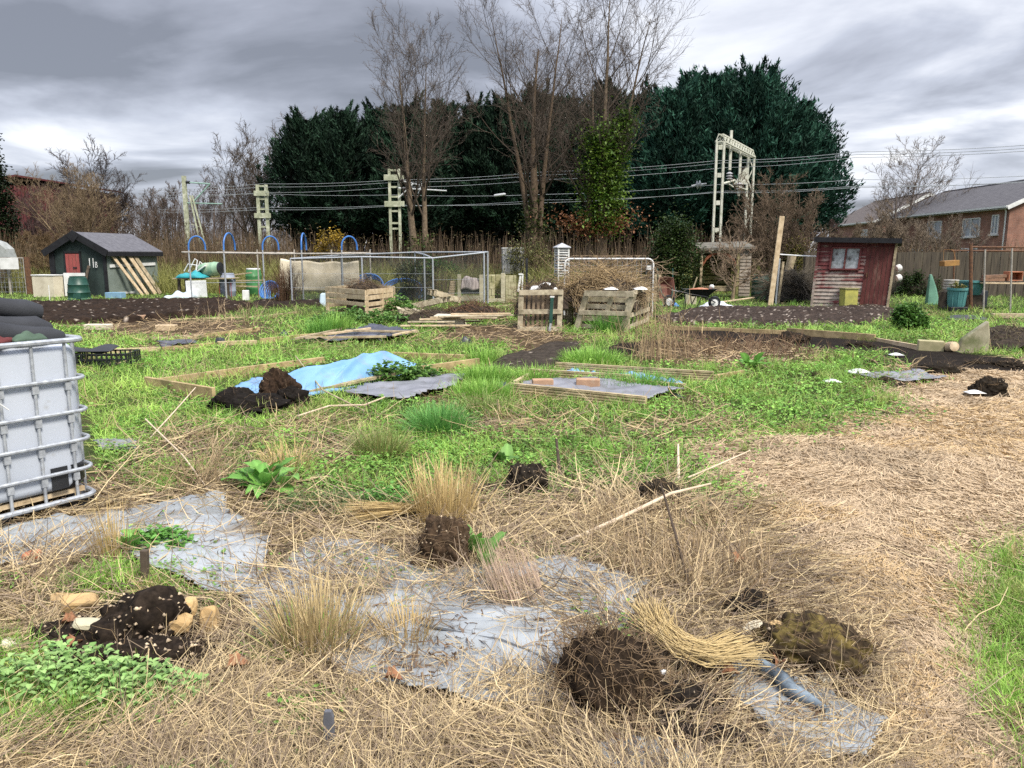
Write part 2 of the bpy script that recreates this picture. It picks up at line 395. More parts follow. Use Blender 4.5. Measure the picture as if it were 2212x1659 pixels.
def inp(u, v, poly):
    r = np.zeros(u.shape, bool); n = len(poly)
    for i in range(n):
        x1, y1 = poly[i]; x2, y2 = poly[(i + 1) % n]
        if y1 == y2: continue
        c = (y1 > v) != (y2 > v)
        r ^= c & (u < (x2 - x1) * (v - y1) / (y2 - y1) + x1)
    return r
def anyp(u, v, polys):
    r = np.zeros(u.shape, bool)
    for p in polys: r |= inp(u, v, p)
    return r
def zones(x, y, jit=.35):
    x0, y0 = x, y; x = x + rng.normal(size=len(x)) * jit * np.clip(y * .07, .12, .5); y = y + rng.normal(size=len(y)) * jit * np.clip(y * .10, .15, .8)
    w = np.clip(y * .07, .12, .8)
    x2 = x + w * 1.5 * (fbm(x * 1.4 / w * .3, y * .8 / w * .3, 1) - .5); y2 = y + w * 2.0 * (fbm(x * 1.4 / w * .3 + 9, y / w * .3, 2) - .5)
    u, v = proj(x2, y2); u0, v0 = proj(x0 + .3 * (x2 - x), y0 + .3 * (y2 - y))
    z = {}
    g = anyp(u, v, GREEN); d = anyp(u, v, DRY); p = anyp(u, v, PATH) & ~anyp(u, v, GREEN[2:3])
    nz = fbm(x * 1.1, y * 1.1, 4)
    g0 = anyp(u, v, GREEN[1:]) | (inp(u, v, [(500, 868), (900, 880), (1300, 890), (1600, 955), (1640, 1060), (1300, 1050), (1100, 1080), (850, 1095), (650, 1085), (520, 990), (420, 930)]) & (nz < .70)); g = (g & ~d & ~((nz > .69) & (v > 690))) | g0 | (~g & ~p & (nz < .33) & (v > 800) & (v < 1350))
    g &= ~p | ((nz < .30) & (v < 1000))
    s = anyp(u0, v0, DARKSOIL)
    z['soil'] = s; z['green'] = g & ~s; z['path'] = p & ~s & ~z['green']; z['dry'] = ~g & ~p & ~s
    z['win'] = anyp(u0, v0, SHEETW)
    return z
def build_ground():
    def axis(a, b, s, far, n):
        c = np.arange(a, b + s / 2, s); q = np.geomspace(1, 1 + far / s / 6, n) - 1
        return c, q * s * 6
    c, q = axis(-9, 9, .06, 3000, 46); xs = np.concatenate((c[0] - q[::-1][:-1], c, c[-1] + q[1:]))
    c1 = np.arange(-2, 13, .06); c2 = np.arange(13, 44, .22); q = (np.geomspace(1, 1 + 3000 / 2, 40) - 1) * 2
    ys = np.concatenate((c1[0] - q[::-1][:-1] * .1, c1, c2, c2[-1] + q[1:]))
    X, Y = np.meshgrid(xs, ys); x = X.ravel(); y = Y.ravel(); z = gh(x, y)
    ins = (y > 1.2) & (y < 60) & (np.abs(x) < 60); col = np.tile(np.array((.055, .075, .022)), (len(x), 1))
    zz = zones(x[ins], y[ins]); k = np.where(ins)[0]
    n = fbm(x * 3, y * 3, 6)[:, None]; n2 = fbm(x * 9, y * 9, 2)[:, None]
    col[k[zz['dry']]] = (.085, .06, .036); col[k[zz['path']]] = (.42, .32, .20); col[k[zz['soil']]] = (.016, .012, .009); col[k[zz['green']]] = (.05, .068, .02)
    col = col * (.6 + .8 * n) * (.75 + .5 * n2)
    nx, ny = len(xs), len(ys); i = (np.arange(ny - 1)[:, None] * nx + np.arange(nx - 1)[None]).ravel()
    F = np.stack((i, i + 1, i + nx + 1, i + nx), 1)
    m, t, p = base_mat('ground_earth'); a = nd(t, 'ShaderNodeAttribute', attribute_name='Col'); v = coords(t, (1, 1, 1), False)
    k1 = noise(t, v, 22, 6, .65); k2 = noise(t, v, 90, 4, .6)
    t.links.new(mixc(t, 1.0, mixc(t, 1.0, a.outputs['Color'], ramp(t, k1, [(.3, (.5, .5, .5)), (.7, (1.4, 1.4, 1.4))]), 'MULTIPLY'), ramp(t, k2, [(.3, (.65, .65, .65)), (.7, (1.3, 1.3, 1.3))]), 'MULTIPLY'), p.inputs['Base Color'])
    p.inputs['Roughness'].default_value = .95; p.inputs['Specular IOR Level'].default_value = .1
    bumpn(t, p, mth(t, 'ADD', k1, k2), .6, .03)
    o = mesh_np('ground', np.stack((x, y, z), 1), F, m, None, col, True); tag(o, kind='structure')
build_ground()
# dug plots: lumpy clods with pale stones in them
def soil_sheet(name, poly, step, amp, dark, light, flint, lift=.02, crown=0.0):
    P = np.array([G(*p)[:2] for p in poly]); lo = P.min(0) - .2; hi = P.max(0) + .2
    xs = np.arange(lo[0], hi[0], step); ys = np.arange(lo[1], hi[1], step); X, Y = np.meshgrid(xs, ys); x = X.ravel(); y = Y.ravel()
    u, v = proj(x + .25 * (vn(x * 2, y * 2, 1) - .5), y + .35 * (vn(x * 2, y * 2, 2) - .5)); ins = inp(u, v, poly)
    edge = np.zeros(X.shape); I = ins.reshape(X.shape).astype(float); edge = I.copy()
    for _ in range(6):
        e = edge.copy(); e[1:-1, 1:-1] = (edge[1:-1, 1:-1] + edge[:-2, 1:-1] + edge[2:, 1:-1] + edge[1:-1, :-2] + edge[1:-1, 2:]) / 5; edge = e
    edge = sstep(.35, .95, edge.ravel())
    lump = np.abs(vn(x / .16, y / .16, 3) - .5) * 1.2 + np.abs(vn(x / .07, y / .07, 4) - .5) * .7 + .8 * fbm(x * 1.2, y * 1.2, 6)
    z = gh(x, y) - .05 + edge * (.05 + lift + amp * lump + crown)
    n = fbm(x * 6, y * 6, 2)[:, None]; r = rng.random((len(x), 1))
    col = np.array(dark) * (1 - n) + np.array(light) * n; col = col * (.6 + .9 * rng.random((len(x), 1)))
    col = np.where(r > 1 - flint, np.array((.34, .29, .24)) * (.5 + rng.random((len(x), 1))), col)
    ny, nx = X.shape; i = (np.arange(ny - 1)[:, None] * nx + np.arange(nx - 1)[None]).ravel()
    F = np.stack((i, i + 1, i + nx + 1, i + nx), 1); F = F[ins[F].any(1)]
    used = np.unique(F); mp = -np.ones(len(x), int); mp[used] = np.arange(len(used))
    o = mesh_np(name, np.stack((x, y, z), 1)[used], mp[F], A_SOIL, None, col[used]); tag(o, kind='structure')
soil_sheet('dug_soil', DUG_L, .055, .12, (.011, .007, .005), (.033, .021, .014), .012, crown=.04)
soil_sheet('dug_soil', DUG_R, .05, .10, (.02, .014, .011), (.052, .038, .03), .035)
soil_sheet('dug_soil', DUG_B, .08, .12, (.012, .009, .007), (.03, .02, .014), .01)
soil_sheet('mulch_path', MULCH, .04, .03, (.022, .017, .013), (.05, .04, .03), .01, .03)
# ------------------------------------------------------------------ the far side: bank, scrub, conifers, bare trees
def far_scrub():
    nb = NB(); n = 5000
    x = rng.uniform(-24, 17, n); y = rng.uniform(36.5, 43, n); b = np.stack((x, y, gh(x, y)), 1)
    hm = .7 + 1.3 * fbm(x * .5, y * .5, 3)
    ribbons(nb, b, rng.random(n) * 6.28, R(90) - rng.random(n) * .35, hm * (.6 + .7 * rng.random(n)) * 1.15, np.full(n, .035), (rng.random(n) - .5) * .9, cmix((.17, .12, .075), (.07, .05, .033), n, .3), 3, .7, 1.5, False)
    nb2 = NB(); P = np.stack((x, y, gh(x, y)), 1)[:2600]; k = len(P); P[:, 2] += rng.random(k) * 1.5 * hm[:k]
    leaves(nb2, P, rng.random(k) * 6.28, rng.uniform(-.4, 1.0, k), rng.uniform(.08, .2, k), rng.uniform(.05, .12, k), cmix((.13, .085, .045), (.08, .075, .03), k, .3))
    o = nb.build('scrub', A_STRAW); tag(o, 'tangle of brown dead stems along the foot of the conifers', 'scrub', kind='stuff')
    o2 = nb2.build('scrub_leaves', A_LEAF); tag(o2, 'dead brown leaves hanging in the scrub under the conifers', 'leaves', kind='stuff')
    nb = NB(); n = 26000
    x = rng.uniform(-24, 14, n); y = rng.uniform(32.5, 37.5, n); keep = (x < -4) | (rng.random(n) < .55); x = x[keep]; y = y[keep]; n = len(x)
    b = np.stack((x, y, gh(x, y)), 1); h = .45 + .9 * fbm(x * .45, y * .45, 5)
    g = fbm(x * .7, y * .7, 2)[:, None]
    c = cmix((.24, .25, .07), (.15, .17, .045), n, .3) * g * 1.8 + cmix((.32, .25, .11), (.16, .12, .05), n, .3) * (1 - g) * .5
    ribbons(nb, b, rng.random(n) * 6.28, R(85) - rng.random(n) * .6, h * (.6 + .8 * rng.random(n)) * (1 + .25 * sstep(33, 37, y)), np.full(n, .03), -rng.random(n) * 1.2, c, 3, .8, 1.5, False)
    o = nb.build('rank_grass', A_LEAF); tag(o, 'rank olive grass covering the bank behind the fruit cages', 'grass', kind='stuff')
far_scrub()
def conifer(x, y, h, rad, label, seed, n=9000, z0=2.0, col=((.008, .021, .013), (.019, .042, .024)), lean=0.0, wide=.62):
    t = thing('conifer', label, 'conifer', (x, y, 0), 0, 'dark conifers behind the railway')
    g = np.random.default_rng(seed)
    nc = int(n / 42); ch = g.random(nc) ** .85; ca = g.random(nc) * 6.28
    prof = lambda q: (np.clip(q / .30, 0, 1) ** .5 * .35 + .65) * np.clip(1 - ((q - .28) / .74).clip(0) ** 1.7, 0.0, 1) ** wide
    rr = rad * prof(ch) * (.66 + .48 * g.random(nc)); rr = np.where(g.random(nc) < .12, rr * .55, rr)
    cz = z0 + (h - z0) * ch * .92; cc = np.stack((rr * np.sin(ca), rr * np.cos(ca), cz), 1)
    d = unit(np.stack((np.sin(ca), np.cos(ca), .35 + 1.9 * ch), 1)); k = 60; N = nc * k; i = np.repeat(np.arange(nc), k)
    L = (.95 + .75 * g.random(nc)) * (rad / 3.6); s = g.random(N); sp = (1.05 - .85 * s)[:, None] * .42 * (rad / 3.6)
    P = cc[i] + d[i] * (L[i] * (s * 1.5 - .75))[:, None] + g.normal(size=(N, 3)) * sp
    ns = int(26 * rad / 3.3); sa = g.random(ns) * 6.28; sh_ = g.uniform(.50, 1.0, ns); sr = rad * prof(sh_) * g.uniform(.35, 1.0, ns); M2 = ns * 150; i2 = np.repeat(np.arange(ns), 150); q2 = g.random(M2); sl2 = g.uniform(1.0, 2.3, ns)[i2]; tp = np.stack((sr * np.sin(sa), sr * np.cos(sa), z0 + (h - z0) * sh_ * .93), 1)[i2]; ou = np.stack((np.sin(sa), np.cos(sa), np.full(ns, 2.2)), 1)[i2]
    P2 = tp + unit(ou) * (q2 * sl2)[:, None] + g.normal(size=(M2, 3)) * ((1.05 - q2) * .30)[:, None]; P = np.concatenate((P, P2)); d = np.concatenate((d, unit(np.stack((np.sin(sa), np.cos(sa), np.full(ns, 1.4)), 1)))); i = np.concatenate((i, nc + i2)); s = np.concatenate((s, q2)); N = N + M2; nc = nc + ns
    ax = unit(d[i] + g.normal(size=(N, 3)) * .45); si = unit(np.cross(ax, g.normal(size=(N, 3))))
    l = (.16 + .26 * g.random(N))[:, None]; w = (.03 + .045 * g.random(N))[:, None]
    V = np.stack((P - ax * l * .5, P + si * w, P + ax * l, P - si * w), 1).reshape(-1, 3)
    V[:, 2] = np.maximum(V[:, 2], .1)
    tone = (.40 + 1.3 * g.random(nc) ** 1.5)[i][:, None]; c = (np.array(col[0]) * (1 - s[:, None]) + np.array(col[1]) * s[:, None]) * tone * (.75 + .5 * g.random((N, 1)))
    F = np.arange(N * 4).reshape(-1, 4)
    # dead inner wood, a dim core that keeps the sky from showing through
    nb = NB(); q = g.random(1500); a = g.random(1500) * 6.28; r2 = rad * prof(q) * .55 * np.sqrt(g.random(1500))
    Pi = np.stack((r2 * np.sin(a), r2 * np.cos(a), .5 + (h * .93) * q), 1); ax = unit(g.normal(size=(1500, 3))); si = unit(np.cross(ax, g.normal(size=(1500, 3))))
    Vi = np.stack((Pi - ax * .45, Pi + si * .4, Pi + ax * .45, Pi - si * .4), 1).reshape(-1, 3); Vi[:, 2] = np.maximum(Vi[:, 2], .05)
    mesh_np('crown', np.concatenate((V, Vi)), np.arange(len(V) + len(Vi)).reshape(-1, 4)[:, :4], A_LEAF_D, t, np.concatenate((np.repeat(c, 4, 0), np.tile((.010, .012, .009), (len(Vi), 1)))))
    mb = MB(); mb.tube([(0, 0, -.2), (.1, 0, h * .3), (0, .1, h * .6), (0, 0, h * .93)], [rad * .085, rad * .065, rad * .04, .02], 8); mb.build('trunk', DARKBARK, t, True)
    nb = NB(); n2 = 60; q = g.uniform(.05, .4, n2); a = g.random(n2) * 6.28
    st = np.stack((np.zeros(n2), np.zeros(n2), h * q), 1); P = grow(st, np.stack((np.sin(a), np.cos(a), np.full(n2, .25)), 1), rad * g.uniform(.5, .9, n2), 3, .15, .03)
    tubes_np(nb, P, np.tile((.05, .04, .03, .015), (n2, 1)), np.tile((.02, .016, .012), (n2, 1)), 3); nb.build('dead_branches', A_BARK, t)
    return t
A_LEAF_D = attr_mat('conifer_foliage', .8, .12, .08)
DARKBARK = M('dark_bark', (.035, .028, .022), (.018, .014, .011), 6, .95, (1, 1, .3), bump=.5, bd=.04)
# the row, left to right: position in the picture, depth, top line, half width
ROW = [(668, 70, 262, 3.4, 'conifer with rounded top at the left end of the dark row'), (735, 68, 240, 3.3, 'pointed conifer between the left railway mast and the twin-trunk tree'),
       (812, 70, 226, 3.3, 'dark conifer rising just above the top of the ladder-like railway mast'), (885, 68, 232, 3.2, 'dark conifer straight behind the twin-trunk bare tree'),
       (955, 70, 222, 3.2, 'dark conifer just right of the twin-trunk bare tree'), (1022, 68, 216, 3.1, 'narrow conifer in the gap between the twin-trunk tree and the middle bare tree'),
       (1090, 70, 214, 3.2, 'dark conifer just left of the middle bare trunk'), (1160, 68, 190, 3.2, 'dark conifer straight behind the middle bare trunk'),
       (1235, 70, 196, 3.2, 'dark conifer between the middle bare trunk and the ivy-clad tree'), (1310, 68, 188, 3.3, 'dark conifer straight behind the ivy-clad tree'),
       (1385, 69, 196, 3.4, 'dark conifer just right of the ivy-clad tree, lower than the big ones beside it')]
for i, (u, Y, vt, rad, lab) in enumerate(ROW):
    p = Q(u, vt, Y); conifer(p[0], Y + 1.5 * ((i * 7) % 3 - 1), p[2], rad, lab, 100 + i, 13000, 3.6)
BIG = [(1462, 60, 190, 3.4, .62, 'tall broad conifer at the left side of the big conifer clump'), (1535, 62, 152, 4.2, .55, 'tallest pointed conifer behind the left post of the railway gantry'),
       (1625, 60, 160, 4.6, .5, 'tall full conifer behind the right post of the railway gantry'), (1700, 61, 225, 4.2, .5, 'broad conifer at the right end of the clump, with shaggy drooping right edge')]
for i, (u, Y, vt, rad, wd, lab) in enumerate(BIG):
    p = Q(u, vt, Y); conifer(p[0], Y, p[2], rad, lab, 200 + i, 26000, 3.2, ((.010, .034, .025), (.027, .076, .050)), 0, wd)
def bare_tree(name, label, x, y, H, stems, tr, n1=14, n2=7, n3_=7, n4=5, t0=.3, a1=(22, 48), up=(.02, .10, .08, .05), col=((.085, .066, .05), (.05, .04, .032)), twig=((.13, .105, .085), (.085, .068, .056)), lim=.5, wob=.09, cat='bare tree', group=None, parts=('trunk', 'crown'), tw=.010, sh=.35, bark=None, z=None, rl=.42, seed=1, lr=(.5, .48, .5)):
    global rng
    keep = rng; rng = np.random.default_rng(seed)
    t = thing(name, label, cat, (x, y, gh(x, y) if z is None else z), 0, group)
    S = len(stems); st = np.array([(s[0], s[1], -.15) for s in stems], float); d = np.array([(s[2], s[3], 1.0) for s in stems]); L = np.array([H * s[4] for s in stems], float)
    P = grow(st, d, L, 10, wob * .55, up[0]); q = np.linspace(0, 1, 11)
    r0 = tr * np.array([s[5] if len(s) > 5 else 1 for s in stems]); Rr = r0[:, None] * (1 - .93 * q[None] ** .75) + r0[:, None] * .35 * np.exp(-q[None] * 22)
    nb = NB(); tubes_np(nb, P, Rr, cmix(bark or col[0], bark or col[0], S, .1), 9); nb.build(parts[0], A_BARKR, t, True)
    nb = NB()
    s1, d1, L1, r1 = kids(P, Rr, L, n1, t0, .97, *a1, lim, rl, sh); P1 = grow(s1, d1, L1, 6, wob, up[1]); q = np.linspace(0, 1, 7); R1 = r1[:, None] * (1 - .85 * q[None])
    tubes_np(nb, P1, R1, cmix(*col, len(P1)), 5)
    s2, d2, L2, r2 = kids(P1, R1, L1, n2, .2, .98, 22, 55, lr[0], .6, .4); P2 = grow(s2, d2, L2, 4, wob * 1.3, up[2]); q = np.linspace(0, 1, 5); R2 = np.maximum(r2[:, None] * (1 - .75 * q[None]), tw)
    tubes_np(nb, P2, R2, cmix(*col, len(P2)), 4)
    s3, d3, L3, r3 = kids(P2, R2, L2, n3_, .15, 1, 20, 60, lr[1], .7, .3); P3 = grow(s3, d3, L3, 3, wob * 1.6, up[3]); R3 = np.full((len(P3), 4), tw) * np.array((1, .9, .75, .5))
    tubes_np(nb, P3, R3, cmix(*twig, len(P3)), 3)
    if n4:
        s4, d4, L4, r4 = kids(P3, R3, L3, n4, .1, 1, 20, 60, lr[2], .7, .2); P4 = grow(s4, d4, np.maximum(L4, .12), 2, wob * 2, up[3]); R4 = np.full((len(P4), 3), tw * .75) * np.array((1, .8, .5))
        tubes_np(nb, P4, R4, cmix(*twig, len(P4)), 3)
    nb.build(parts[1], A_BARK, t); rng = keep
    return t, P, P1
A_BARKR = attr_mat('trunk_bark', .95, .1, fine=9)
def ivy(t, P, n, rad, col=((.035, .075, .015), (.09, .14, .025)), z0=0, z1=99, size=(.10, .22), name='ivy'):
    nb = NB(); Pf = P.reshape(-1, 3); Pf = Pf[(Pf[:, 2] > z0) & (Pf[:, 2] < z1)]
    a = Pf[rng.integers(0, len(Pf), n)] + rng.normal(size=(n, 3)) * np.array((rad, rad, .45)); a[:, 2] = np.maximum(a[:, 2], .1)
    cl = fbm(a[:, 0] * 1.5, a[:, 2] * 1.5, 3)[:, None]
    leaves(nb, a, rng.random(n) * 6.28, rng.uniform(-1.0, .6, n), rng.uniform(*size, n), rng.uniform(*size, n) * .8, cmix(*col, n, .3) * (.5 + cl)); nb.build(name, A_LEAF, t)
GREY = ((.12, .095, .075), (.06, .05, .042))
p = G(905, 560) * 0 + Q(908, 545, 42)
t1, P, P1 = bare_tree('bare_tree', 'tall leafless tree with two pale bare trunks behind the fruit cage', p[0], 42, 11.6, [(-.25, 0, -.015, 0, .88), (.30, .1, .015, .02, .92, .85)], .25, 16, 7, 7, 4, .24, (20, 50), seed=11, bark=(.17, .13, .09), lim=.46, tw=.0065)
ivy(t1, P, 500, .25, z1=1.4)
p = Q(1157, 545, 42)
t2, P, P1 = bare_tree('bare_tree', 'tall leafless tree with one thick ivy-footed trunk in the middle of the row', p[0], 42, 14.2, [(0, 0, -.02, 0, .8), (.1, .05, .10, 0, .92, .6), (-.1, 0, -.14, .05, .9, .6)], .37, 13, 7, 7, 4, .24, (20, 54), seed=12, bark=(.13, .095, .065), lim=.46, sh=.45, tw=.0065)
ivy(t2, P, 1100, .30, ((.03, .05, .012), (.06, .08, .02)), 0, 3.6)
p = Q(1285, 545, 42)
t3, P, P1 = bare_tree('bare_tree', 'tall leafless tree whose forked trunk is wrapped in bright green ivy', p[0], 42, 14.4, [(-.22, 0, -.12, 0, .7, .8), (.30, 0, .05, 0, .95), (.1, .2, .15, 0, .9, .7)], .31, 13, 7, 7, 4, .24, (20, 52), seed=13, bark=(.13, .10, .07), lim=.46, tw=.0065)
ivy(t3, P[1:2], 5200, .58, ((.035, .09, .012), (.14, .22, .03)), 1.8, 8.0); ivy(t3, P[2:], 1500, .3, ((.04, .08, .012), (.10, .16, .03)), 4, 8.6)
def brown_leaves(t):
    nb = NB(); n = 1500; a = rng.normal(size=(n, 3)) * np.array((1.05, .5, .35)) + np.array((0, 0, 2.1)); a[:, 2] += np.abs(a[:, 0]) * .25; a = a[a[:, 2] > .7]; n = len(a)
    leaves(nb, a, rng.random(n) * 6.28, rng.uniform(-1, .5, n), rng.uniform(.1, .2, n), rng.uniform(.07, .13, n), cmix((.30, .13, .06), (.20, .10, .05), n)); nb.build('dead_leaves', A_LEAF, t)
brown_leaves(t3)
bare_tree('bare_tree', 'wide-crowned leafless tree left of the conifer row, against the sky', Q(552, 520, 72)[0], 72, 11.0, [(0, 0, .0, 0, .8), (.2, 0, .25, 0, .8, .7), (-.2, 0, -.25, 0, .8, .7)], .34, 13, 8, 7, 4, .2, (26, 62), seed=14, lim=.55, tw=.014, col=GREY, twig=GREY)
bare_tree('bare_tree', 'leafless tree with low arching limbs behind the brick houses', Q(1935, 520, 66)[0], 66, 8.6, [(0, 0, -.05, 0, .7), (.3, 0, .12, 0, .95, .7)], .30, 14, 7, 6, 4, .25, (28, 66), seed=15, lim=.6, tw=.012, col=((.16, .13, .11), (.09, .075, .065)), twig=((.2, .165, .14), (.13, .11, .09)))
bare_tree('bare_tree', 'dark spreading leafless tree at left, above the green shed', Q(205, 520, 58)[0], 58, 7.8, [(0, 0, 0, 0, .8), (.5, 0, .25, 0, .6, .8), (-.5, 0, -.3, 0, .55, .8)], .26, 12, 8, 7, 5, .25, (28, 64), seed=16, lim=.62, tw=.013, col=((.06, .047, .042), (.04, .032, .03)), twig=((.075, .056, .05), (.05, .04, .036)))
TAN = ((.24, .18, .11), (.15, .11, .07))
def shrub(label, u, Y, vt, wid, n, seed, col=TAN, group=None, name='bare_shrub', cat='shrub', spread=.5, tw=.008, n2=5, n3_=6, n4=3, z=None):
    p = Q(u, vt, Y); g = np.random.default_rng(seed); zb = float(gh(p[0], Y)) if z is None else z; H = p[2] - zb
    st = [(g.normal() * wid * .16, g.normal() * wid * .14, g.normal() * spread, g.normal() * spread, .65 + .4 * g.random(), .6 + .5 * g.random()) for _ in range(n)]
    return bare_tree(name, label, p[0], Y, H, st, .045 + .012 * H, 6, n2, n3_, n4, .2, (20, 55), col=col, twig=col, lim=.45, cat=cat, group=group, seed=seed, tw=tw, wob=.16, parts=('stems', 'twigs'), z=z)
shrub('tan leafless shrub with pale stems behind the green shed', 175, 46, 385, 3.4, 16, 31, n2=6)
shrub('brown leafless shrub behind the right end of the green shed', 288, 48, 420, 3.0, 10, 32, ((.11, .082, .06), (.07, .05, .04)), n2=6)
shrub('low rust-brown shrub at far left behind the wire fence', 70, 40, 505, 3.0, 14, 33, ((.17, .115, .06), (.10, .07, .04)), n2=6)
shrub('tawny bramble shrub just left of the green shed', 118, 37, 530, 1.8, 10, 34, ((.19, .13, .07), (.11, .08, .045)))
shrub('purplish leafless shrub in front of the red barn at far left', 75, 55, 405, 4.6, 18, 35, ((.10, .065, .06), (.065, .045, .042)), n2=6)
shrub('big grey-brown leafless bush hiding the fronts of the brick houses', 1940, 42, 452, 4.0, 17, 36, ((.22, .175, .125), (.13, .10, .075)), n2=6, tw=.009)
shrub('pale leafless bush in front of the right-hand brick house', 2045, 44, 462, 2.6, 9, 37, ((.20, .165, .125), (.13, .105, .08)), n2=5)
shrub('low brown bush behind the red shed', 1835, 40, 492, 2.8, 10, 38, ((.17, .13, .085), (.10, .08, .055)), n2=5)
shrub('twiggy brown bush behind the leaning plank, topped with spiky shoots', 1685, 34, 402, 1.7, 14, 39, ((.17, .125, .085), (.10, .072, .05)), n2=7, spread=.32)
shrub('dusky leafless shrub at the right foot of the conifer clump', 1745, 48, 470, 2.2, 9, 40, ((.10, .062, .055), (.065, .042, .038)), n2=6)
shrub('thin leafless bush in front of the gantry foot', 1600, 36, 500, 1.5, 7, 41, ((.13, .10, .07), (.08, .06, .045)))
WOODT = ((.13, .10, .085), (.08, .065, .058))
for i, (u, Y, vt, lab) in enumerate([(335, 95, 420, 'thin far leafless tree just right of the green shed roof'), (375, 92, 408, 'thin far leafless tree just left of the leaning railway mast'), (425, 97, 402, 'far leafless tree behind the bracket of the leaning railway mast'),
                                     (465, 92, 410, 'far leafless tree between the leaning mast and the wide-crowned tree'), (508, 96, 405, 'far leafless tree just left of the left ladder mast'), (545, 93, 412, 'far leafless tree behind the left ladder mast'),
                                     (640, 88, 262, 'rusty-brown leafless tree behind the left end of the conifers')]):
    bare_tree('bare_tree', lab, Q(u, 520, Y)[0], Y, Q(u, vt, Y)[2], [(0, 0, 0, 0, .9), (.8, 0, .1, 0, .8, .7), (-.9, 0, -.1, 0, .75, .7)], .22, 9, 6, 6, 2, .12, (18, 42), seed=50 + i, lim=.4, tw=.018, col=WOODT, twig=WOODT, group='far leafless trees by the line')
def far_woods():
    nb = NB(); n = 3200; x = rng.uniform(-62, -18, n); y = rng.uniform(88, 110, n); b = np.stack((x, y, np.full(n, .8)), 1)
    ribbons(nb, b, rng.random(n) * 6.28, R(90) - rng.random(n) * .25, rng.uniform(2.5, 7.5, n), np.full(n, .06), (rng.random(n) - .5) * .5, cmix((.13, .10, .085), (.07, .055, .05), n), 3, .6, 1.5, False)
    tag(nb.build('far_thicket', A_BARK), 'hazy brown thicket of bare stems beyond the railway at left', 'thicket', kind='stuff')
    nb = NB(); n = 16000; x = np.where(rng.random(n) < .6, rng.uniform(-34, -12.5, n), rng.uniform(14, 36, n)); y = np.where(x < 0, rng.uniform(36, 46, n), rng.uniform(33, 40, n)); b = np.stack((x, y, gh(x, y)), 1)
    hm = (.6 + 1.9 * fbm(x * .4, y * .4, 3))
    ribbons(nb, b, rng.random(n) * 6.28, R(90) - rng.random(n) * .5, hm * (.5 + .7 * rng.random(n)), np.full(n, .03), (rng.random(n) - .5) * 1.4, cmix((.17, .115, .065), (.075, .06, .035), n, .3), 3, .7, 1.5, False)
    tag(nb.build('hedge_thicket', A_STRAW), 'brown tangled hedge bottom of brambles along both sides of the plots', 'thicket', kind='stuff')
far_woods()
def leafy(name, label, cat, loc, size, n, col, lsz, clumps=40, group=None, stemcol=(.05, .045, .03), seed=3, top=.0, flat=.0):
    g = np.random.default_rng(seed); t = thing(name, label, cat, loc, 0, group)
    a = g.random(clumps) * 6.28; cz = g.random(clumps) ** .9; rr = np.sqrt(np.clip(1 - (cz * .96) ** 2.4, 0, 1)) * (.45 + .55 * g.random(clumps))
    cc = np.stack((rr * np.sin(a) * size[0], rr * np.cos(a) * size[1], cz * size[2]), 1); i = g.integers(0, clumps, n)
    P = cc[i] + g.normal(size=(n, 3)) * np.array(size) * (.13 if not flat else flat); P[:, 2] = np.abs(P[:, 2])
    tone = (.55 + .8 * g.random(clumps))[i][:, None]
    nb = NB(); leaves(nb, P, g.random(n) * 6.28, g.uniform(-.7, .8, n), g.uniform(*lsz, n), g.uniform(*lsz, n) * .75, cmix(*col, n, .25) * tone); nb.build('foliage', A_LEAF, t)
    nb = NB(); k = min(clumps, 40); st = np.tile((0, 0, -.03), (k, 1)) + g.normal(size=(k, 3)) * np.array((size[0] * .12, size[1] * .12, 0)); d = cc[:k] - st
    Pp = grow(st, d, np.linalg.norm(d, axis=1) * 1.15, 4, .12, .02); r = .012 * size[2] ** .5; tubes_np(nb, Pp, np.tile(np.linspace(r, r * .4, 5), (k, 1)), np.tile(stemcol, (k, 1)), 4); nb.build('stems', A_BARK, t)
    return t
p = G(1462, 652); leafy('ivy_bush', 'big rounded ivy bush with yellowing top beside the bramble heap', 'bush', (p[0] + .3, 29.5, 0), (1.15, 1.0, 2.55), 9000, ((.02, .045, .012), (.055, .085, .02)), (.06, .13), 70, seed=5)
leafy('flowering_shrub', 'yellow-leaved shrub glowing in front of the dark conifers', 'shrub', tuple(Q(716, 545, 40)[:2]) + (.8,), (.95, .7, 1.75), 1300, ((.40, .27, .03), (.30, .22, .05)), (.09, .18), 24, seed=6)
leafy('ivy_bush', 'low bright green bush at the foot of the twin-trunk tree', 'bush', tuple(Q(938, 556, 36)[:2]) + (.2,), (1.15, .6, 1.15), 1500, ((.05, .12, .02), (.09, .18, .03)), (.09, .16), 22, seed=7)
leafy('ivy_tree', 'dark ivy-covered tree at the left edge of the view', 'tree', (Q(2, 500, 44)[0] - .6, 44, 0), (1.5, 1.2, 7.2), 9000, ((.014, .026, .012), (.028, .045, .018)), (.12, .24), 70, seed=8)
leafy('evergreen_shrub', 'dark green climber hanging over the fence right of the red shed', 'shrub', tuple(G(1985, 640)[:2]) + (0,), (.95, .35, .85), 1500, ((.014, .03, .01), (.045, .085, .018)), (.05, .11), 30, seed=9)
leafy('leafy_plant', 'lush green feathery plant right of the dug soil by the red shed', 'plant', tuple(G(1962, 712)) , (.40, .3, .50), 2200, ((.05, .13, .025), (.12, .24, .05)), (.04, .10), 34, seed=10)
leafy('evergreen_shrub', 'dark bush netted inside the right end of the fruit cage', 'shrub', tuple(G(893, 650)[:2]) + (0,), (.95, .5, 1.25), 1900, ((.02, .04, .015), (.05, .07, .025)), (.05, .10), 30, seed=12)
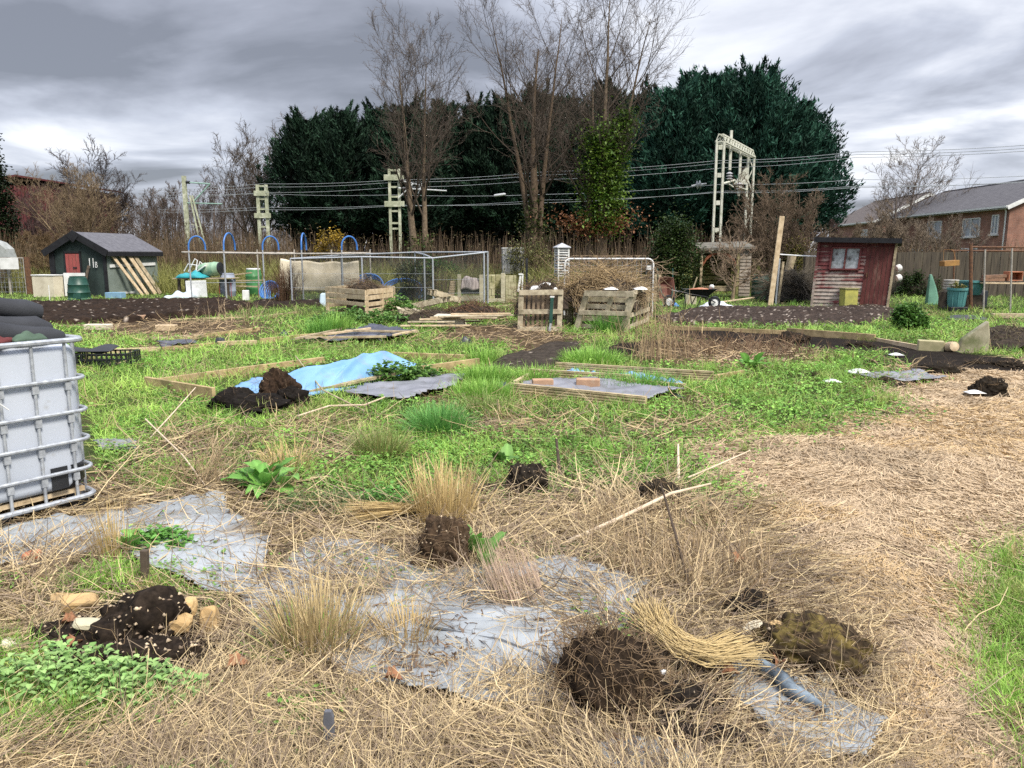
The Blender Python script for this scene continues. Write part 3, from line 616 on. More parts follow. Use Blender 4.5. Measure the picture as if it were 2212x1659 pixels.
leafy('evergreen_shrub', 'olive climber with yellow leaves at the left of the brick houses', 'shrub', tuple(Q(1725, 520, 33)[:2]) + (0,), (.9, .6, 2.0), 1500, ((.06, .075, .02), (.20, .17, .04)), (.06, .13), 26, seed=13)
leafy('evergreen_shrub', 'pale olive shrub right of the middle bare trunk, beside the louvred cabinet', 'shrub', tuple(Q(1140, 580, 36)[:2]) + (0,), (1.6, .6, 1.9), 2200, ((.11, .13, .04), (.20, .18, .07)), (.05, .12), 30, seed=14)
# ------------------------------------------------------------------ buildings
def brick_mat(name, c1, c2, mortar, sc=1.0, w=.225, h=.075):
    m, t, p = base_mat(name); tc = nd(t, 'ShaderNodeTexCoord'); sp = nd(t, 'ShaderNodeSeparateXYZ'); t.links.new(tc.outputs['Object'], sp.inputs[0])
    cb = nd(t, 'ShaderNodeCombineXYZ'); t.links.new(mth(t, 'ADD', sp.outputs[0], sp.outputs[1]), cb.inputs[0]); t.links.new(sp.outputs[2], cb.inputs[1])
    b = nd(t, 'ShaderNodeTexBrick'); b.inputs['Color1'].default_value = (*c1, 1); b.inputs['Color2'].default_value = (*c2, 1); b.inputs['Mortar'].default_value = (*mortar, 1)
    b.inputs['Scale'].default_value = sc; b.inputs['Brick Width'].default_value = w; b.inputs['Row Height'].default_value = h; b.inputs['Mortar Size'].default_value = .008
    t.links.new(cb.outputs[0], b.inputs['Vector']); n = noise(t, tc.outputs['Object'], 1.2, 5)
    t.links.new(mixc(t, 1, b.outputs['Color'], ramp(t, n, [(.3, (.65, .65, .65)), (.7, (1.2, 1.2, 1.2))]), 'MULTIPLY'), p.inputs['Base Color']); p.inputs['Roughness'].default_value = .9
    bumpn(t, p, b.outputs['Fac'], -.3, .01); return m
BRICK = brick_mat('red_brick', (.30, .13, .085), (.22, .09, .06), (.26, .21, .17))
def tile_mat(name, c1, c2, pitch=.3):
    m, t, p = base_mat(name); tc = nd(t, 'ShaderNodeTexCoord'); w = nd(t, 'ShaderNodeTexWave', wave_type='BANDS', bands_direction='Z', wave_profile='SAW')
    w.inputs['Scale'].default_value = 1 / pitch / 1.4; w.inputs['Distortion'].default_value = .3; t.links.new(tc.outputs['Object'], w.inputs['Vector'])
    n = noise(t, tc.outputs['Object'], 3, 5); c = ramp(t, n, [(.3, c2), (.7, c1)])
    t.links.new(mixc(t, 1, c, ramp(t, w.outputs[0], [(0, (.45, .45, .45)), (.35, (1, 1, 1))]), 'MULTIPLY'), p.inputs['Base Color']); p.inputs['Roughness'].default_value = .8
    bumpn(t, p, w.outputs[0], .4, .03); return m
SLATE = tile_mat('roof_tiles', (.11, .105, .11), (.065, .062, .068))
BROWNTILE = tile_mat('brown_roof_tiles', (.12, .095, .08), (.07, .056, .05))
GLASS = M('window_glass', (.30, .34, .38), (.16, .18, .21), 1.2, .12, spec=.6, bump=0)
FELT = M('roofing_felt', (.125, .125, .14), (.085, .085, .097), 7, .88, c3=(.17, .17, .17), sc3=2, th3=(.6, .8), bsc=80, bump=.15)
BLKFELT = M('black_felt', (.016, .017, .02), (.009, .009, .011), 6, .7, bsc=60, bump=.2)
GRNFELT = M('green_felt', (.026, .042, .038), (.016, .026, .024), 3, .82, (1, 1, .6), (.045, .066, .058), 1.2, (.55, .75), bump=.4, bd=.03, bsc=5)
LITFELT = M('lit_grey_green_felt', (.19, .225, .20), (.13, .16, .14), 3, .82, (1, 1, .6), (.13, .16, .135), 1.2, (.55, .75), bump=.4, bd=.03, bsc=5)  # grey-green side felt; light falling on that side is put into its colour
REDDOOR = M('faded_red_paint', (.34, .085, .075), (.25, .06, .055), 9, .75, (3, 3, .6), (.20, .13, .10), 3, (.58, .78))
def house(name, label, x0, y0, y1, wdt, eave, ridge, roofm, win, rz=0.0):
    """long house running away from the viewer: near gable at y0, left eaves wall at x0"""
    L = y1 - y0; t = thing(name, label, 'house', (x0, y0, 0), rz); h = wdt / 2
    mb = MB(); mb.prism([(0, 0), (wdt, 0), (wdt, eave), (h, ridge), (0, eave)], 0, L); mb.build('wall', BRICK, t)
    mb = MB(); o = .35; s = (ridge - eave) / h
    for sg in (0, 1):
        a = [(-o, eave - o * s + .02), (h, ridge + .02), (h, ridge + .16), (-o, eave - o * s + .14)]
        if sg: a = [(wdt - p, q) for p, q in a][::-1]
        mb.prism(a, -.28, L + .28)
    roof = mb.build('roof', roofm, t)
    mb = MB()
    for i in range(int(L / .45)): mb.lathe([(.11, -.22), (.11, .22)], 8, (h, i * .45 + .1, ridge + .13), Matrix.Rotation(R(90), 3, 'X'))
    mb.build('ridge_tiles', roofm, roof)
    mb = MB()
    for sg in (-1, 1):
        mb.bar((h, -.31, ridge - .02), (h + sg * (h + o), -.31, eave - o * s - .02), .035, .26, (0, 0, 1))
    mb.build('bargeboard', WHITEP, t)
    mb = MB(); mb.bar((-o - .04, -.3, eave - o * s + .06), (-o - .04, L + .3, eave - o * s + .06), .12, .13); mb.bar((-o / 2 - .02, -.2, eave - o * s - .06), (-o / 2 - .02, L, eave - o * s - .06), o, .03); mb.build('gutter', WHITEP, t)
    mb = MB(); mb.tube([(-.08, .25, 0), (-.08, .25, eave - .35), (-o, .25, eave - .05)], .05, 8); mb.build('downpipe', WHITEP, t, True)
    for (a, b, z0, z1, face) in win:
        fr = MB(); k = .07
        def q(u, w, z): return (w, u, z) if face == 'l' else (u, w, z)
        w0 = -.03
        for u0, u1, zz0, zz1 in ((a, b, z0, z0 + k), (a, b, z1 - k, z1), (a, a + k, z0 + k, z1 - k), (b - k, b, z0 + k, z1 - k), ((a + b) / 2 - k / 2, (a + b) / 2 + k / 2, z0 + k, z1 - k)):
            c = q((u0 + u1) / 2, w0, (zz0 + zz1) / 2); d = (.08, u1 - u0, zz1 - zz0) if face == 'l' else (u1 - u0, .08, zz1 - zz0); fr.box(c, d)
        f = fr.build('window', WHITEP, t); g = MB(); g.box(q((a + b) / 2, -.005, (z0 + z1) / 2), (.02, b - a - .02, z1 - z0 - .02) if face == 'l' else (b - a - .02, .02, z1 - z0 - .02)); g.build('pane', GLASS, f)
        g = MB(); g.box(q((a + b) / 2, -.06, z0 - .05), (.14, b - a + .16, .07) if face == 'l' else (b - a + .16, .14, .07)); g.build('sill', WHITEP, f)
    return t
house('brick_house', 'red brick house with grey tiled roof and white gutter at the right edge', 32.7, 52, 68, 8.2, 4.85, 6.75, SLATE,
      [(1.0, 1.75, 3.0, 4.3, 'l'), (3.1, 5.2, 2.9, 4.2, 'l'), (8.0, 10.0, 2.9, 4.2, 'l'), (3.1, 5.2, .8, 2.1, 'l'), (10.5, 12.3, .8, 2.1, 'l')])
h1 = house('brick_house', 'brick house with a brown tiled gable and pale verge, half hidden by the grey-brown bush', 36.0, 78, 92, 9.6, 5.0, 7.5, BROWNTILE,
      [(1.5, 3.3, 2.6, 4.0, 'f'), (6.0, 7.8, 2.6, 4.0, 'f'), (1.5, 3.3, .7, 2.0, 'f'), (6.0, 7.8, .7, 2.0, 'f'), (2, 3.6, 2.8, 4.2, 'l')], R(-4))
for i, (u, vt, lab) in enumerate([(1990, 430, 'chimney pot'), (2062, 404, 'chimney')]): pass
# far red barn at left
def barn():
    RB = M('red_sheet_metal', (.12, .026, .028), (.075, .016, .018), 2, .7, (6, 6, .4), bump=.1)
    a = Q(10, 395, 66); b = Q(150, 395, 66); t = thing('red_barn', 'dark red corrugated barn far off behind the trees at left', 'barn', (a[0] - 3, 66, 0)); L = b[0] - a[0] + 3
    n = int(L / .3); pts = []
    for i in range(n * 2 + 1): pts.append((i * .15, -.05 if i % 2 else .05))
    mb = MB(); v = [(x, y, z) for z in (0, 7.3) for x, y in pts]; k = len(pts); mb.add(v, [(i, i + 1, i + 1 + k, i + k) for i in range(k - 1)]); mb.box((L / 2, 4, 3.6), (L - .4, 7.7, 7.2)); mb.build('wall', RB, t)
    mb = MB(); mb.prism([(-.3, 7.32), (L / 2, 8.0), (L + .3, 7.32), (L + .3, 7.45), (L / 2, 8.15), (-.3, 7.45)], -.4, 8.4); mb.build('roof', RB, t)
barn()
# green shed
def green_shed():
    g = GZ(1, 892, 1385); t = thing('garden_shed', 'dark green felted shed with red door, 11B painted on its gable', 'shed', (g[0], g[1], 0), R(-10.6))
    W_, L, e, r = 2.45, 3.15, 1.78, 2.42; h = W_ / 2       # local: gable on y = 0 from x = -W to 0, side wall on x = 0
    mb = MB(); mb.prism([(-W_, -.05), (-.03, -.05), (-.03, e), (-h, r), (-W_, e)], 0, L); mb.build('wall', GRNFELT, t)
    mb = MB(); mb.box((0, L / 2, e / 2), (.035, L - .04, e)); mb.build('side_cladding', LITFELT, t)
    s = (r - e) / h; o = .2
    mb = MB()
    for a in ([(-h, r + .03), (o, e - o * s + .03), (o, e - o * s + .08), (-h, r + .08)], [(-h, r + .08), (-W_ - o, e - o * s + .08), (-W_ - o, e - o * s + .03), (-h, r + .03)]): mb.prism(a, -.16, L + .14)
    rf = mb.build('roof', FELT, t)
    mb = MB()
    for sg in (-1, 1): mb.bar((-h, -.175, r - .01), (-h + sg * (h + o), -.175, e - o * s - .01), .03, .26)
    mb.bar((o, -.16, e - o * s - .03), (o, L + .14, e - o * s - .03), .03, .17); mb.box((-h, -.2, r - .1), (.34, .03, .34), Matrix.Rotation(R(45), 3, 'Y')); mb.build('bargeboard', BLKFELT, t)
    for cx, cw in ((-W_ + .06, .22), (-.05, .12)): mb = MB(); mb.box((cx, -.02, e / 2), (cw, .05, e)); mb.build('corner_board', BLKFELT, t)
    d = MB(); x0 = -W_ + .72; d.box((x0 + .28, -.03, .98), (.62, .05, 1.34)); dd = d.build('door', REDDOOR, t, bev=.006)
    d = MB()
    for i in range(1, 4): d.box((x0 - .03 + i * .155, -.056, .98), (.008, .006, 1.32))
    d.build('board_gap', DARKW, dd); d = MB(); d.box((x0 + .38, -.07, 1.12), (.16, .03, .05)); d.box((x0 + .02, -.07, .72), (.07, .03, .12)); d.build('latch', BLKPLA, dd)
    d = MB()
    for q in ((x0 - .06, 1.0, .06, 1.5), (x0 + .62, 1.0, .06, 1.5)): d.box((q[0], -.03, q[1]), (q[2], .06, q[3]))
    d.box((x0 + .28, -.03, 1.72), (.74, .06, .07)); d.build('door_frame', BLKFELT, t)
    for s_, sz, x, z in (('1', .40, -.78, 1.12), ('1', .40, -.62, 1.12), ('B', .25, -.47, 1.12)):
        c = bpy.data.curves.new('number', 'FONT'); c.body = s_; c.size = sz * 1.35; c.extrude = .006; c.offset = -.004
        tmp = bpy.data.objects.new('number', c); C.objects.link(tmp); me = bpy.data.meshes.new_from_object(tmp.evaluated_get(bpy.context.evaluated_depsgraph_get())); bpy.data.objects.remove(tmp)
        ob = bpy.data.objects.new('number', me); C.objects.link(ob); ob.parent = t; ob.location = (x, -.054, z); ob.rotation_euler = (R(90), 0, 0); ob.scale = (.62, 1, 1); me.materials.clear(); me.materials.append(WHITEP)
    mb = MB(); mb.bar((.05, .12, 1.18), (.05, L - .22, 1.24), .03, .12); mb.build('batten', WHITEP, t, bev=.004)
    mb = MB(); mb.bar((.05, .5, .12), (.05, 1.5, .10), .03, .08); mb.build('bottom_rail', WHITEP, t)
    return t
green_shed()
RZ = R(-10.6); SG = GZ(1, 892, 1385)
def shedp(x, y, z=0): return np.array((SG[0] + x * math.cos(RZ) - y * math.sin(RZ), SG[1] + x * math.sin(RZ) + y * math.cos(RZ), z))
CREAM = M('cream_board', (.62, .57, .44), (.52, .47, .36), 4, .75, c3=(.3, .26, .18), sc3=3, th3=(.58, .8), bump=.1)
for i, (y0, y1, w, top, lab) in enumerate([(.62, .30, .16, 1.62, 'narrowest plank leaning on the green shed, nearest its front corner'), (.95, .72, .2, 1.70, 'second plank from the shed corner leaning on the green shed wall'),
                                   (1.45, 1.20, .22, 1.72, 'wide pale plank leaning on the green shed, third from its front corner'), (1.78, 1.55, .22, 1.70, 'wide pale plank leaning on the green shed, farthest from its front corner')]):
    a = shedp(.62, y0 + .55, 0); b = shedp(.07, y1 - .05, top); mb = MB(); c = (a + b) / 2; mb.bar(a - c, b - c, .03, w, (0, 1, .2)); mb.bar
    n = (b - a); mb2 = MB(); ax = shedp(0, 1) - shedp(0, 0)
    mb2.bar(a - a, b - a, w, .035, tuple(np.cross(ax, n / np.linalg.norm(n))))
    tag(mb2.build('plank', PALE if i < 3 else WOOD, None, bev=.004, loc=a), lab, 'plank', 'planks leaning on the green shed')
def box_thing(name, label, cat, c, d, m, rz=0, lid=None, bev=.01, group=None):
    t = thing(name, label, cat, c, rz, group); mb = MB(); w = .03
    mb.box((0, -d[1] / 2 + w / 2, d[2] / 2), (d[0], w, d[2])); mb.box((0, d[1] / 2 - w / 2, d[2] / 2), (d[0], w, d[2])); mb.box((-d[0] / 2 + w / 2, 0, d[2] / 2), (w, d[1] - 2 * w, d[2])); mb.box((d[0] / 2 - w / 2, 0, d[2] / 2), (w, d[1] - 2 * w, d[2])); mb.box((0, 0, .02), (d[0] - 2 * w, d[1] - 2 * w, .03))
    mb.build('body', m, t, bev=bev)
    if lid: mb = MB(); mb.box((0, 0, d[2] + .021), (d[0] + .05, d[1] + .05, .04)); mb.build('lid', lid, t, bev=bev)
    return t
p = shedp(-2.15, -.62); box_thing('storage_chest', 'cream storage chest standing before the left end of the green shed', 'chest', p, (.95, .5, .82), CREAM, RZ, WHITEP)
p = shedp(-1.22, -.30); mb = MB(); mb.bar((-.42, 0, .47), (.42, 0, .47), .03, .9); tag(mb.build('board', WHITEP, None, bev=.004, loc=p), 'white board standing against the gable below the red door', 'board')
p = shedp(-.72, -.2); mb = MB(); mb.bar((-.12, -.3, 0), (.02, .12, 1.2), .10, .03, (0, 1, 0)); tag(mb.build('plank', DARKW, None, loc=p), 'short rusty-brown plank leaning under the number on the green shed', 'plank')
p = GZ(1, 945, 1398); box_thing('plastic_tub', 'pale blue tub on the grass at the corner of the green shed', 'tub', p, (.62, .35, .22), M('pale_blue_plastic', (.22, .38, .52), (.17, .3, .42), 4, .5, bump=0), -.1)
def compost_bin(p, label):
    t = thing('compost_bin', label, 'compost bin', p); mb = MB()
    mb.lathe([(r_ * .72, z_ * .86) for r_, z_ in ((.56, 0), (.57, .06), (.52, .10), (.51, .30), (.535, .33), (.50, .37), (.47, .62), (.49, .65), (.455, .69), (.40, .93), (.36, .95), (.36, 1.0), (.31, 1.0), (.31, .93), (.28, .6))], 28, capt=True); mb.build('body', GRNPLA, t, True)
    mb = MB(); mb.box((.12, -.355, .17), (.26, .04, .22), Matrix.Rotation(R(-6), 3, 'X')); mb.build('hatch', GRNPLA, t, bev=.01); return t
compost_bin(GZ(1, 650, 1415), 'dark green conical compost bin on the grass in front of the green shed')
# red shed
def board_shed_mat():
    m, t, p = base_mat('peeling_red_boards'); tc = nd(t, 'ShaderNodeTexCoord'); v = coords(t, (1, 1, 1), False)
    v2 = coords(t, (.5, .5, 7.5), False); n1 = noise(t, v2, 2.0, 5, .6); n2 = noise(t, v, 2.2, 6, .62)
    sp = nd(t, 'ShaderNodeSeparateXYZ'); t.links.new(tc.outputs['Object'], sp.inputs[0])
    k = mth(t, 'ADD', mth(t, 'ADD', mth(t, 'MULTIPLY', n1, .85), mth(t, 'MULTIPLY', n2, .7)), mth(t, 'MULTIPLY', sp.outputs[2], .16))
    red = ramp(t, noise(t, v, 4, 5), [(.3, (.105, .024, .024)), (.7, (.19, .048, .045))]); grey = ramp(t, noise(t, v, 7, 5), [(.3, (.22, .17, .14)), (.7, (.42, .36, .31))])
    t.links.new(mixc(t, ramp(t, k, [(.86, (0, 0, 0)), (.98, (1, 1, 1))]), grey, red), p.inputs['Base Color']); p.inputs['Roughness'].default_value = .85; bumpn(t, p, n1, .3, .01); return m
REDB = board_shed_mat()
DOORR = M('worn_maroon_door', (.14, .042, .036), (.09, .028, .025), 5, .8, (2, 2, .5), (.19, .12, .09), 2.5, (.56, .74), bsc=30)
def red_shed():
    a = GZ(5, 338, 1462); b = GZ(5, 958, 1478); w = float(np.linalg.norm(b - a)); rz = math.atan2(b[1] - a[1], b[0] - a[0])
    t = thing('garden_shed', 'old maroon clapboard shed with peeling paint and whitewashed window', 'shed', (a[0], a[1], 0), rz - .02); D = 1.7; H0 = 2.0; sk = .12
    def X(x, z): return x + sk * z / 2
    mb = MB(); mb.prism([(0, 0), (w, 0), (X(w, H0), H0 + .02), (X(0, H0), H0 + .06)], .03, D); mb.build('wall', REDB, t)
    mb = MB(); mbr = MB(); nb_ = 17; dz = H0 / nb_
    wx0, wx1, wz0, wz1 = .40, 1.22, 1.17, 1.83; dx0, dx1 = 1.40, 2.13
    for i in range(nb_):
        z0 = i * dz; z1 = z0 + dz + .012
        segs = [(0, w)]
        if z1 > wz0 and z0 < wz1: segs = [(0, wx0), (wx1, w)]
        segs2 = []
        for s0, s1 in segs:
            if s0 < dx0 and s1 > dx0: segs2 += [(s0, dx0), (dx1, s1)]
            else: segs2.append((s0, s1))
        for s0, s1 in segs2:
            if s1 - s0 < .02: continue
            v = [(X(s0, z0), -.022, z0), (X(s1, z0), -.022, z0), (X(s1, z1), .012, z1), (X(s0, z1), .012, z1)]; v += [(q[0], .03, q[2]) for q in v]
            (mb if s0 < dx0 else mbr).add(v, [(0, 1, 2, 3), (0, 4, 5, 1), (1, 5, 6, 2), (2, 6, 7, 3), (3, 7, 4, 0)])
    mb.build('cladding', REDB, t); mbr.build('cladding', REDB, t)
    mb = MB(); mb.add([(X(dx0, 0), -.03, .05), (X(dx1, 0), -.03, .05), (X(dx1, 1.86), -.03, 1.86), (X(dx0, 1.86), -.03, 1.86), (X(dx0, 0), .02, .05), (X(dx1, 0), .02, .05), (X(dx1, 1.86), .02, 1.86), (X(dx0, 1.86), .02, 1.86)], [(0, 1, 2, 3), (0, 4, 5, 1), (1, 5, 6, 2), (2, 6, 7, 3), (3, 7, 4, 0)])
    d = mb.build('door', DOORR, t)
    mb = MB()
    for i in range(1, 6): x = dx0 + (dx1 - dx0) * i / 6; mb.bar((X(x, .1), -.032, .1), (X(x, 1.85), -.032, 1.85), .008, .008)
    mb.build('board_gap', DARKW, d); mb = MB(); mb.box((X(dx0 + .08, 1), -.05, 1.0), (.03, .04, .14)); mb.build('latch', RUST, d)
    GLW = M('whitewashed_glass', (.52, .55, .57), (.24, .26, .26), 7, .35, c3=(.09, .08, .075), sc3=3.5, th3=(.5, .62), spec=.4, bump=0)
    f = MB(); k = .05; zc = (wz0 + wz1) / 2
    for x in (wx0, (wx0 + wx1) / 2, wx1): f.bar((X(x, wz0), -.03, wz0), (X(x, wz1), -.03, wz1), k, .05, (0, 1, 0))
    for z in (wz0, wz1): f.bar((X(wx0, z), -.032, z), (X(wx1, z), -.032, z), .05, k)
    wdw = f.build('window', REDB, t)
    for i in range(2):
        x0 = wx0 + i * (wx1 - wx0) / 2 + .03; x1 = x0 + (wx1 - wx0) / 2 - .06; mb = MB(); mb.add([(X(x0, wz0), -.02, wz0 + .02), (X(x1, wz0), -.02, wz0 + .02), (X(x1, wz1), -.02, wz1 - .02), (X(x0, wz1), -.02, wz1 - .02)], [(0, 1, 2, 3)]); mb.build('pane', GLW, wdw)
    mb = MB(); x0, x1 = X(-.14, 2), X(w + .14, 2); mb.add([(x0, -.25, H0 + .08), (x1, -.25, H0 + .02), (x1, D + .1, H0 - .12), (x0, D + .1, H0 - .06), (x0, -.25, H0 + .16), (x1, -.25, H0 + .10), (x1, D + .1, H0 - .04), (x0, D + .1, H0 + .02)], [(0, 3, 2, 1), (4, 5, 6, 7), (0, 1, 5, 4), (1, 2, 6, 5), (2, 3, 7, 6), (3, 0, 4, 7)])
    mb.bar((x0, -.262, H0 + .075), (x1, -.262, H0 + .015), .02, .13); mb.build('roof', BLKFELT, t)
    for x in (0.0, w): mb = MB(); mb.bar((X(x, 0), -.035, 0), (X(x, H0), -.035, H0), .07, .05, (0, 1, 0)); mb.build('corner_post', REDB if x == 0 else WOOD, t)
    return t, a, rz
rs, RA, RRZ = red_shed()
p = GZ(5, 598, 1466) - np.array((0, .34, 0)); t = box_thing('storage_box', 'mossy yellow wooden box with lid standing before the red shed', 'box', (p[0], p[1], 0), (.42, .34, .56), M('mossy_yellow', (.42, .40, .10), (.28, .28, .08), 6, .8, c3=(.2, .2, .08), sc3=4), .1, M('lichen_board', (.30, .28, .13), None, 6), .006)
# arbour
def arbour():
    a = GZ(4, 530, 1395); b = GZ(4, 950, 1400); w = b[0] - a[0]; t = thing('arbour', 'open-fronted timber arbour with bench and lapped side wall', 'arbour', (a[0], a[1], 0), .02); D = 1.0
    for x in (0, w * .76): mb = MB(); mb.bar((x, 0, -.05), (x, 0, 1.78), .10, .10, (0, 1, 0)); mb.build('post', MOSSW if x else WOOD, t, bev=.006)
    for x in (0, w): mb = MB(); mb.bar((x, D, -.05), (x, D, 1.9), .08, .08, (0, 1, 0)); mb.build('post', WOOD, t)
    mb = MB()
    for i in range(13): z = .25 + i * .115; mb.box((w * .40, D - .02, z), (w * .78, .02, .108))
    mb.build('back_panel', M('mossy_panel', (.10, .10, .025), (.055, .06, .018), 5, .9), t)
    mb = MB()
    for i in range(14):
        z = .06 + i * .128; mb.add([(w * .80, -.05, z), (w * 1.03, -.05, z), (w * 1.03, -.02, z + .14), (w * .80, -.02, z + .14), (w * .80, .0, z), (w * 1.03, .0, z), (w * 1.03, .0, z + .14), (w * .80, .0, z + .14)], [(0, 1, 2, 3), (0, 4, 5, 1), (1, 5, 6, 2), (3, 2, 6, 7), (4, 0, 3, 7)])
        mb.box((w * 1.03 - .02, D / 2, z + .06), (.02, D, .12))
    mb.build('side_wall', M('grey_weatherboard', (.30, .26, .21), (.19, .16, .13), 8, .85, c3=(.14, .12, .09), sc3=3), t)
    mb = MB(); mb.add([(-.12, -.2, 1.78), (w * 1.08, -.2, 1.84), (w * 1.08, D + .1, 2.06), (-.12, D + .1, 2.0), (-.12, -.2, 1.86), (w * 1.08, -.2, 1.92), (w * 1.08, D + .1, 2.14), (-.12, D + .1, 2.08)], [(0, 3, 2, 1), (4, 5, 6, 7), (0, 1, 5, 4), (1, 2, 6, 5), (2, 3, 7, 6), (3, 0, 4, 7)]); mb.build('roof', M('mossy_felt', (.16, .15, .12), (.09, .085, .07), 6, .9), t)
    mb = MB(); mb.box((w * .4, -.04, 1.72), (w * .85, .03, .09)); mb.build('fascia', WOOD, t)
    pts = [(w * .02 + w * .70 * i / 12, -.02, 1.22 + .48 * math.sin(math.pi * i / 12) ** .6) for i in range(13)]; mb = MB()
    for i in range(12): mb.bar(pts[i], pts[i + 1], .05, .09)
    mb.build('arch', M('rust_red_wood', (.30, .10, .05), (.2, .07, .035), 8), t)
    mb = MB(); mb.box((w * .38, .55, .40), (w * .70, .42, .05)); mb.box((w * .38, .36, .30), (w * .70, .03, .12)); mb.build('bench', WOOD, t)
    mb = MB()
    for z in (.55, .72): mb.box((w * .38, D - .08, z), (w * .7, .03, .09))
    mb.build('backrest', MOSSW, t)
arbour()
bare_tree('espalier_tree', 'small leafless fruit tree with gnarled spreading branches in front of the arbour', GZ(4, 795, 1412)[0], GZ(4, 795, 1412)[1], 1.75, [(0, 0, .02, 0, 1)], .085, 16, 6, 4, 2, .22, (52, 92), (.0, .05, .06, .06), ((.26, .20, .13), (.17, .13, .09)), ((.26, .19, .13), (.17, .12, .09)), .78, .12, 'fruit tree', seed=77, tw=.010, sh=.25, rl=.75)
def water_butt(p, r, h, label, m=GRNPLA):
    t = thing('water_butt', label, 'water butt', p); mb = MB(); pr = [(r * .93, 0), (r * .98, .03)]
    for k in (.25, .5, .75): pr += [(r, h * k - .04), (r * 1.04, h * k - .02), (r * 1.04, h * k + .02), (r, h * k + .04)]
    pr += [(r * .98, h - .02), (r * .94, h)]; mb.lathe(pr, 28); mb.build('body', m, t, True)
    mb = MB(); mb.lathe([(r * .98, h), (r * 1.0, h + .05), (r * .9, h + .06)], 28); mb.build('lid', m, t, True); mb = MB(); mb.tube([(0, -r, .16), (0, -r - .09, .16), (0, -r - .09, .11)], .02, 8); mb.build('tap', BLKPLA, t); return t
p = GZ(4, 1015, 1405); water_butt((p[0], p[1], 0), .30, .84, 'dark green ribbed water butt beside the arbour')
# posts by the red shed
LP = GZ(4, 1105, 1455)
def lean(name, label, cat, k, b, tpt, w, h, m, dY=0.0, taper=None, bev=.004):
    a = GZ(k, *b); T = Q(*Z(k, *tpt), a[1] + dY); mb = MB()
    if taper: mb.tube([(0, 0, -.05), (T - a) * .5 + np.array((.02, 0, 0)), T - a], taper, 9)
    else: mb.bar((0, 0, -.05), T - a, w, h, (0, 1, 0))
    return tag(mb.build(name, m, None, bool(taper), 0 if taper else bev, loc=a), label, cat)
lean('timber_post', 'tall pale sawn plank leaning upright left of the red shed', 'post', 4, (1105, 1455), (1202, 728), .16, .05, PALE)
lean('metal_post', 'grey metal post tied to the foot of the tall leaning plank', 'post', 4, (1148, 1448), (1182, 1075), .05, .05, GALV)
lean('timber_post', 'thin weathered post between the tall plank and the split log', 'post', 4, (1170, 1440), (1212, 1100), .07, .05, WOOD)
lean('split_log', 'rough split log leaning to the right of the tall plank', 'log', 4, (1195, 1400), (1285, 1050), .2, .1, WOOD, taper=[.10, .13, .16])
lean('timber_post', 'grey timber stake leaning behind the water butt', 'post', 4, (1105, 1330), (1045, 1180), .05, .04, WOOD, .2)
def rolled_sheet():
    a = GZ(4, 1105, 1330); T = Q(*Z(4, 1100, 880), a[1] + .1); d = T - a; mb = MB(); n = 14
    mb.tube([d * (i / n) + np.array((.02 * math.sin(i * 1.1), 0, 0)) for i in range(n + 1)], [.05 + .13 * min(1, i / 6) * (1 if i < n else .7) for i in range(n + 1)], 12)
    o = mb.build('rolled_sheet', M('black_film', (.012, .018, .035), (.008, .01, .018), 4, .3, (1, 1, 4), bump=.5, bd=.03, spec=.5), None, True, loc=a); tag(o, 'black rolled-up plastic sheet standing upright behind the leaning plank', 'plastic roll')
rolled_sheet()
def pole_rail():
    a = Q(*Z(4, 1165, 1040), LP[1] + .05); b = Q(*Z(5, 995, 1040), RA[1] - .25); mb = MB(); pts = [a + (b - a) * i / 8 - np.array((0, 0, .075 * math.sin(math.pi * i / 8))) for i in range(9)]
    mb.tube([q - a for q in pts], .022, 8); tag(mb.build('plastic_pipe', WHITEP, None, True, loc=a), 'long sagging white pipe strung from the tall plank to the red shed', 'pipe')
pole_rail()
def fence(name, label, a, b, h, m, step=.16, posts=2.0, cat='fence'):
    t = thing(name, label, cat, (a[0], a[1], 0), math.atan2(b[1] - a[1], b[0] - a[0])); L = math.hypot(b[0] - a[0], b[1] - a[1]); mb = MB(); n = int(L / step)
    for i in range(n): mb.box((i * step + step / 2, .015 * (i % 2), h / 2 + random.uniform(-.012, .012)), (step - .006, .018, h), Matrix.Rotation(random.uniform(-.006, .006), 3, 'Y'))
    mb.build('boards', m, t)
    for i in range(int(L / posts) + 1): mb = MB(); mb.box((i * posts, .09, h / 2), (.1, .1, h + .06)); mb.build('post', DARKW, t)
    mb = MB()
    for z in (.3, h * .5, h - .25): mb.box((L / 2, .06, z), (L, .04, .08))
    mb.build('rail', DARKW, t)
FENCEM = M('old_fence_boards', (.10, .082, .06), (.055, .046, .036), 3, .9, (6, 6, .5), (.13, .12, .08), 1.2, (.55, .8))
fence('board_fence', 'dark close-boarded fence running right from behind the red shed', (11.8, 31.5), (26.5, 29.8), 1.72, FENCEM)
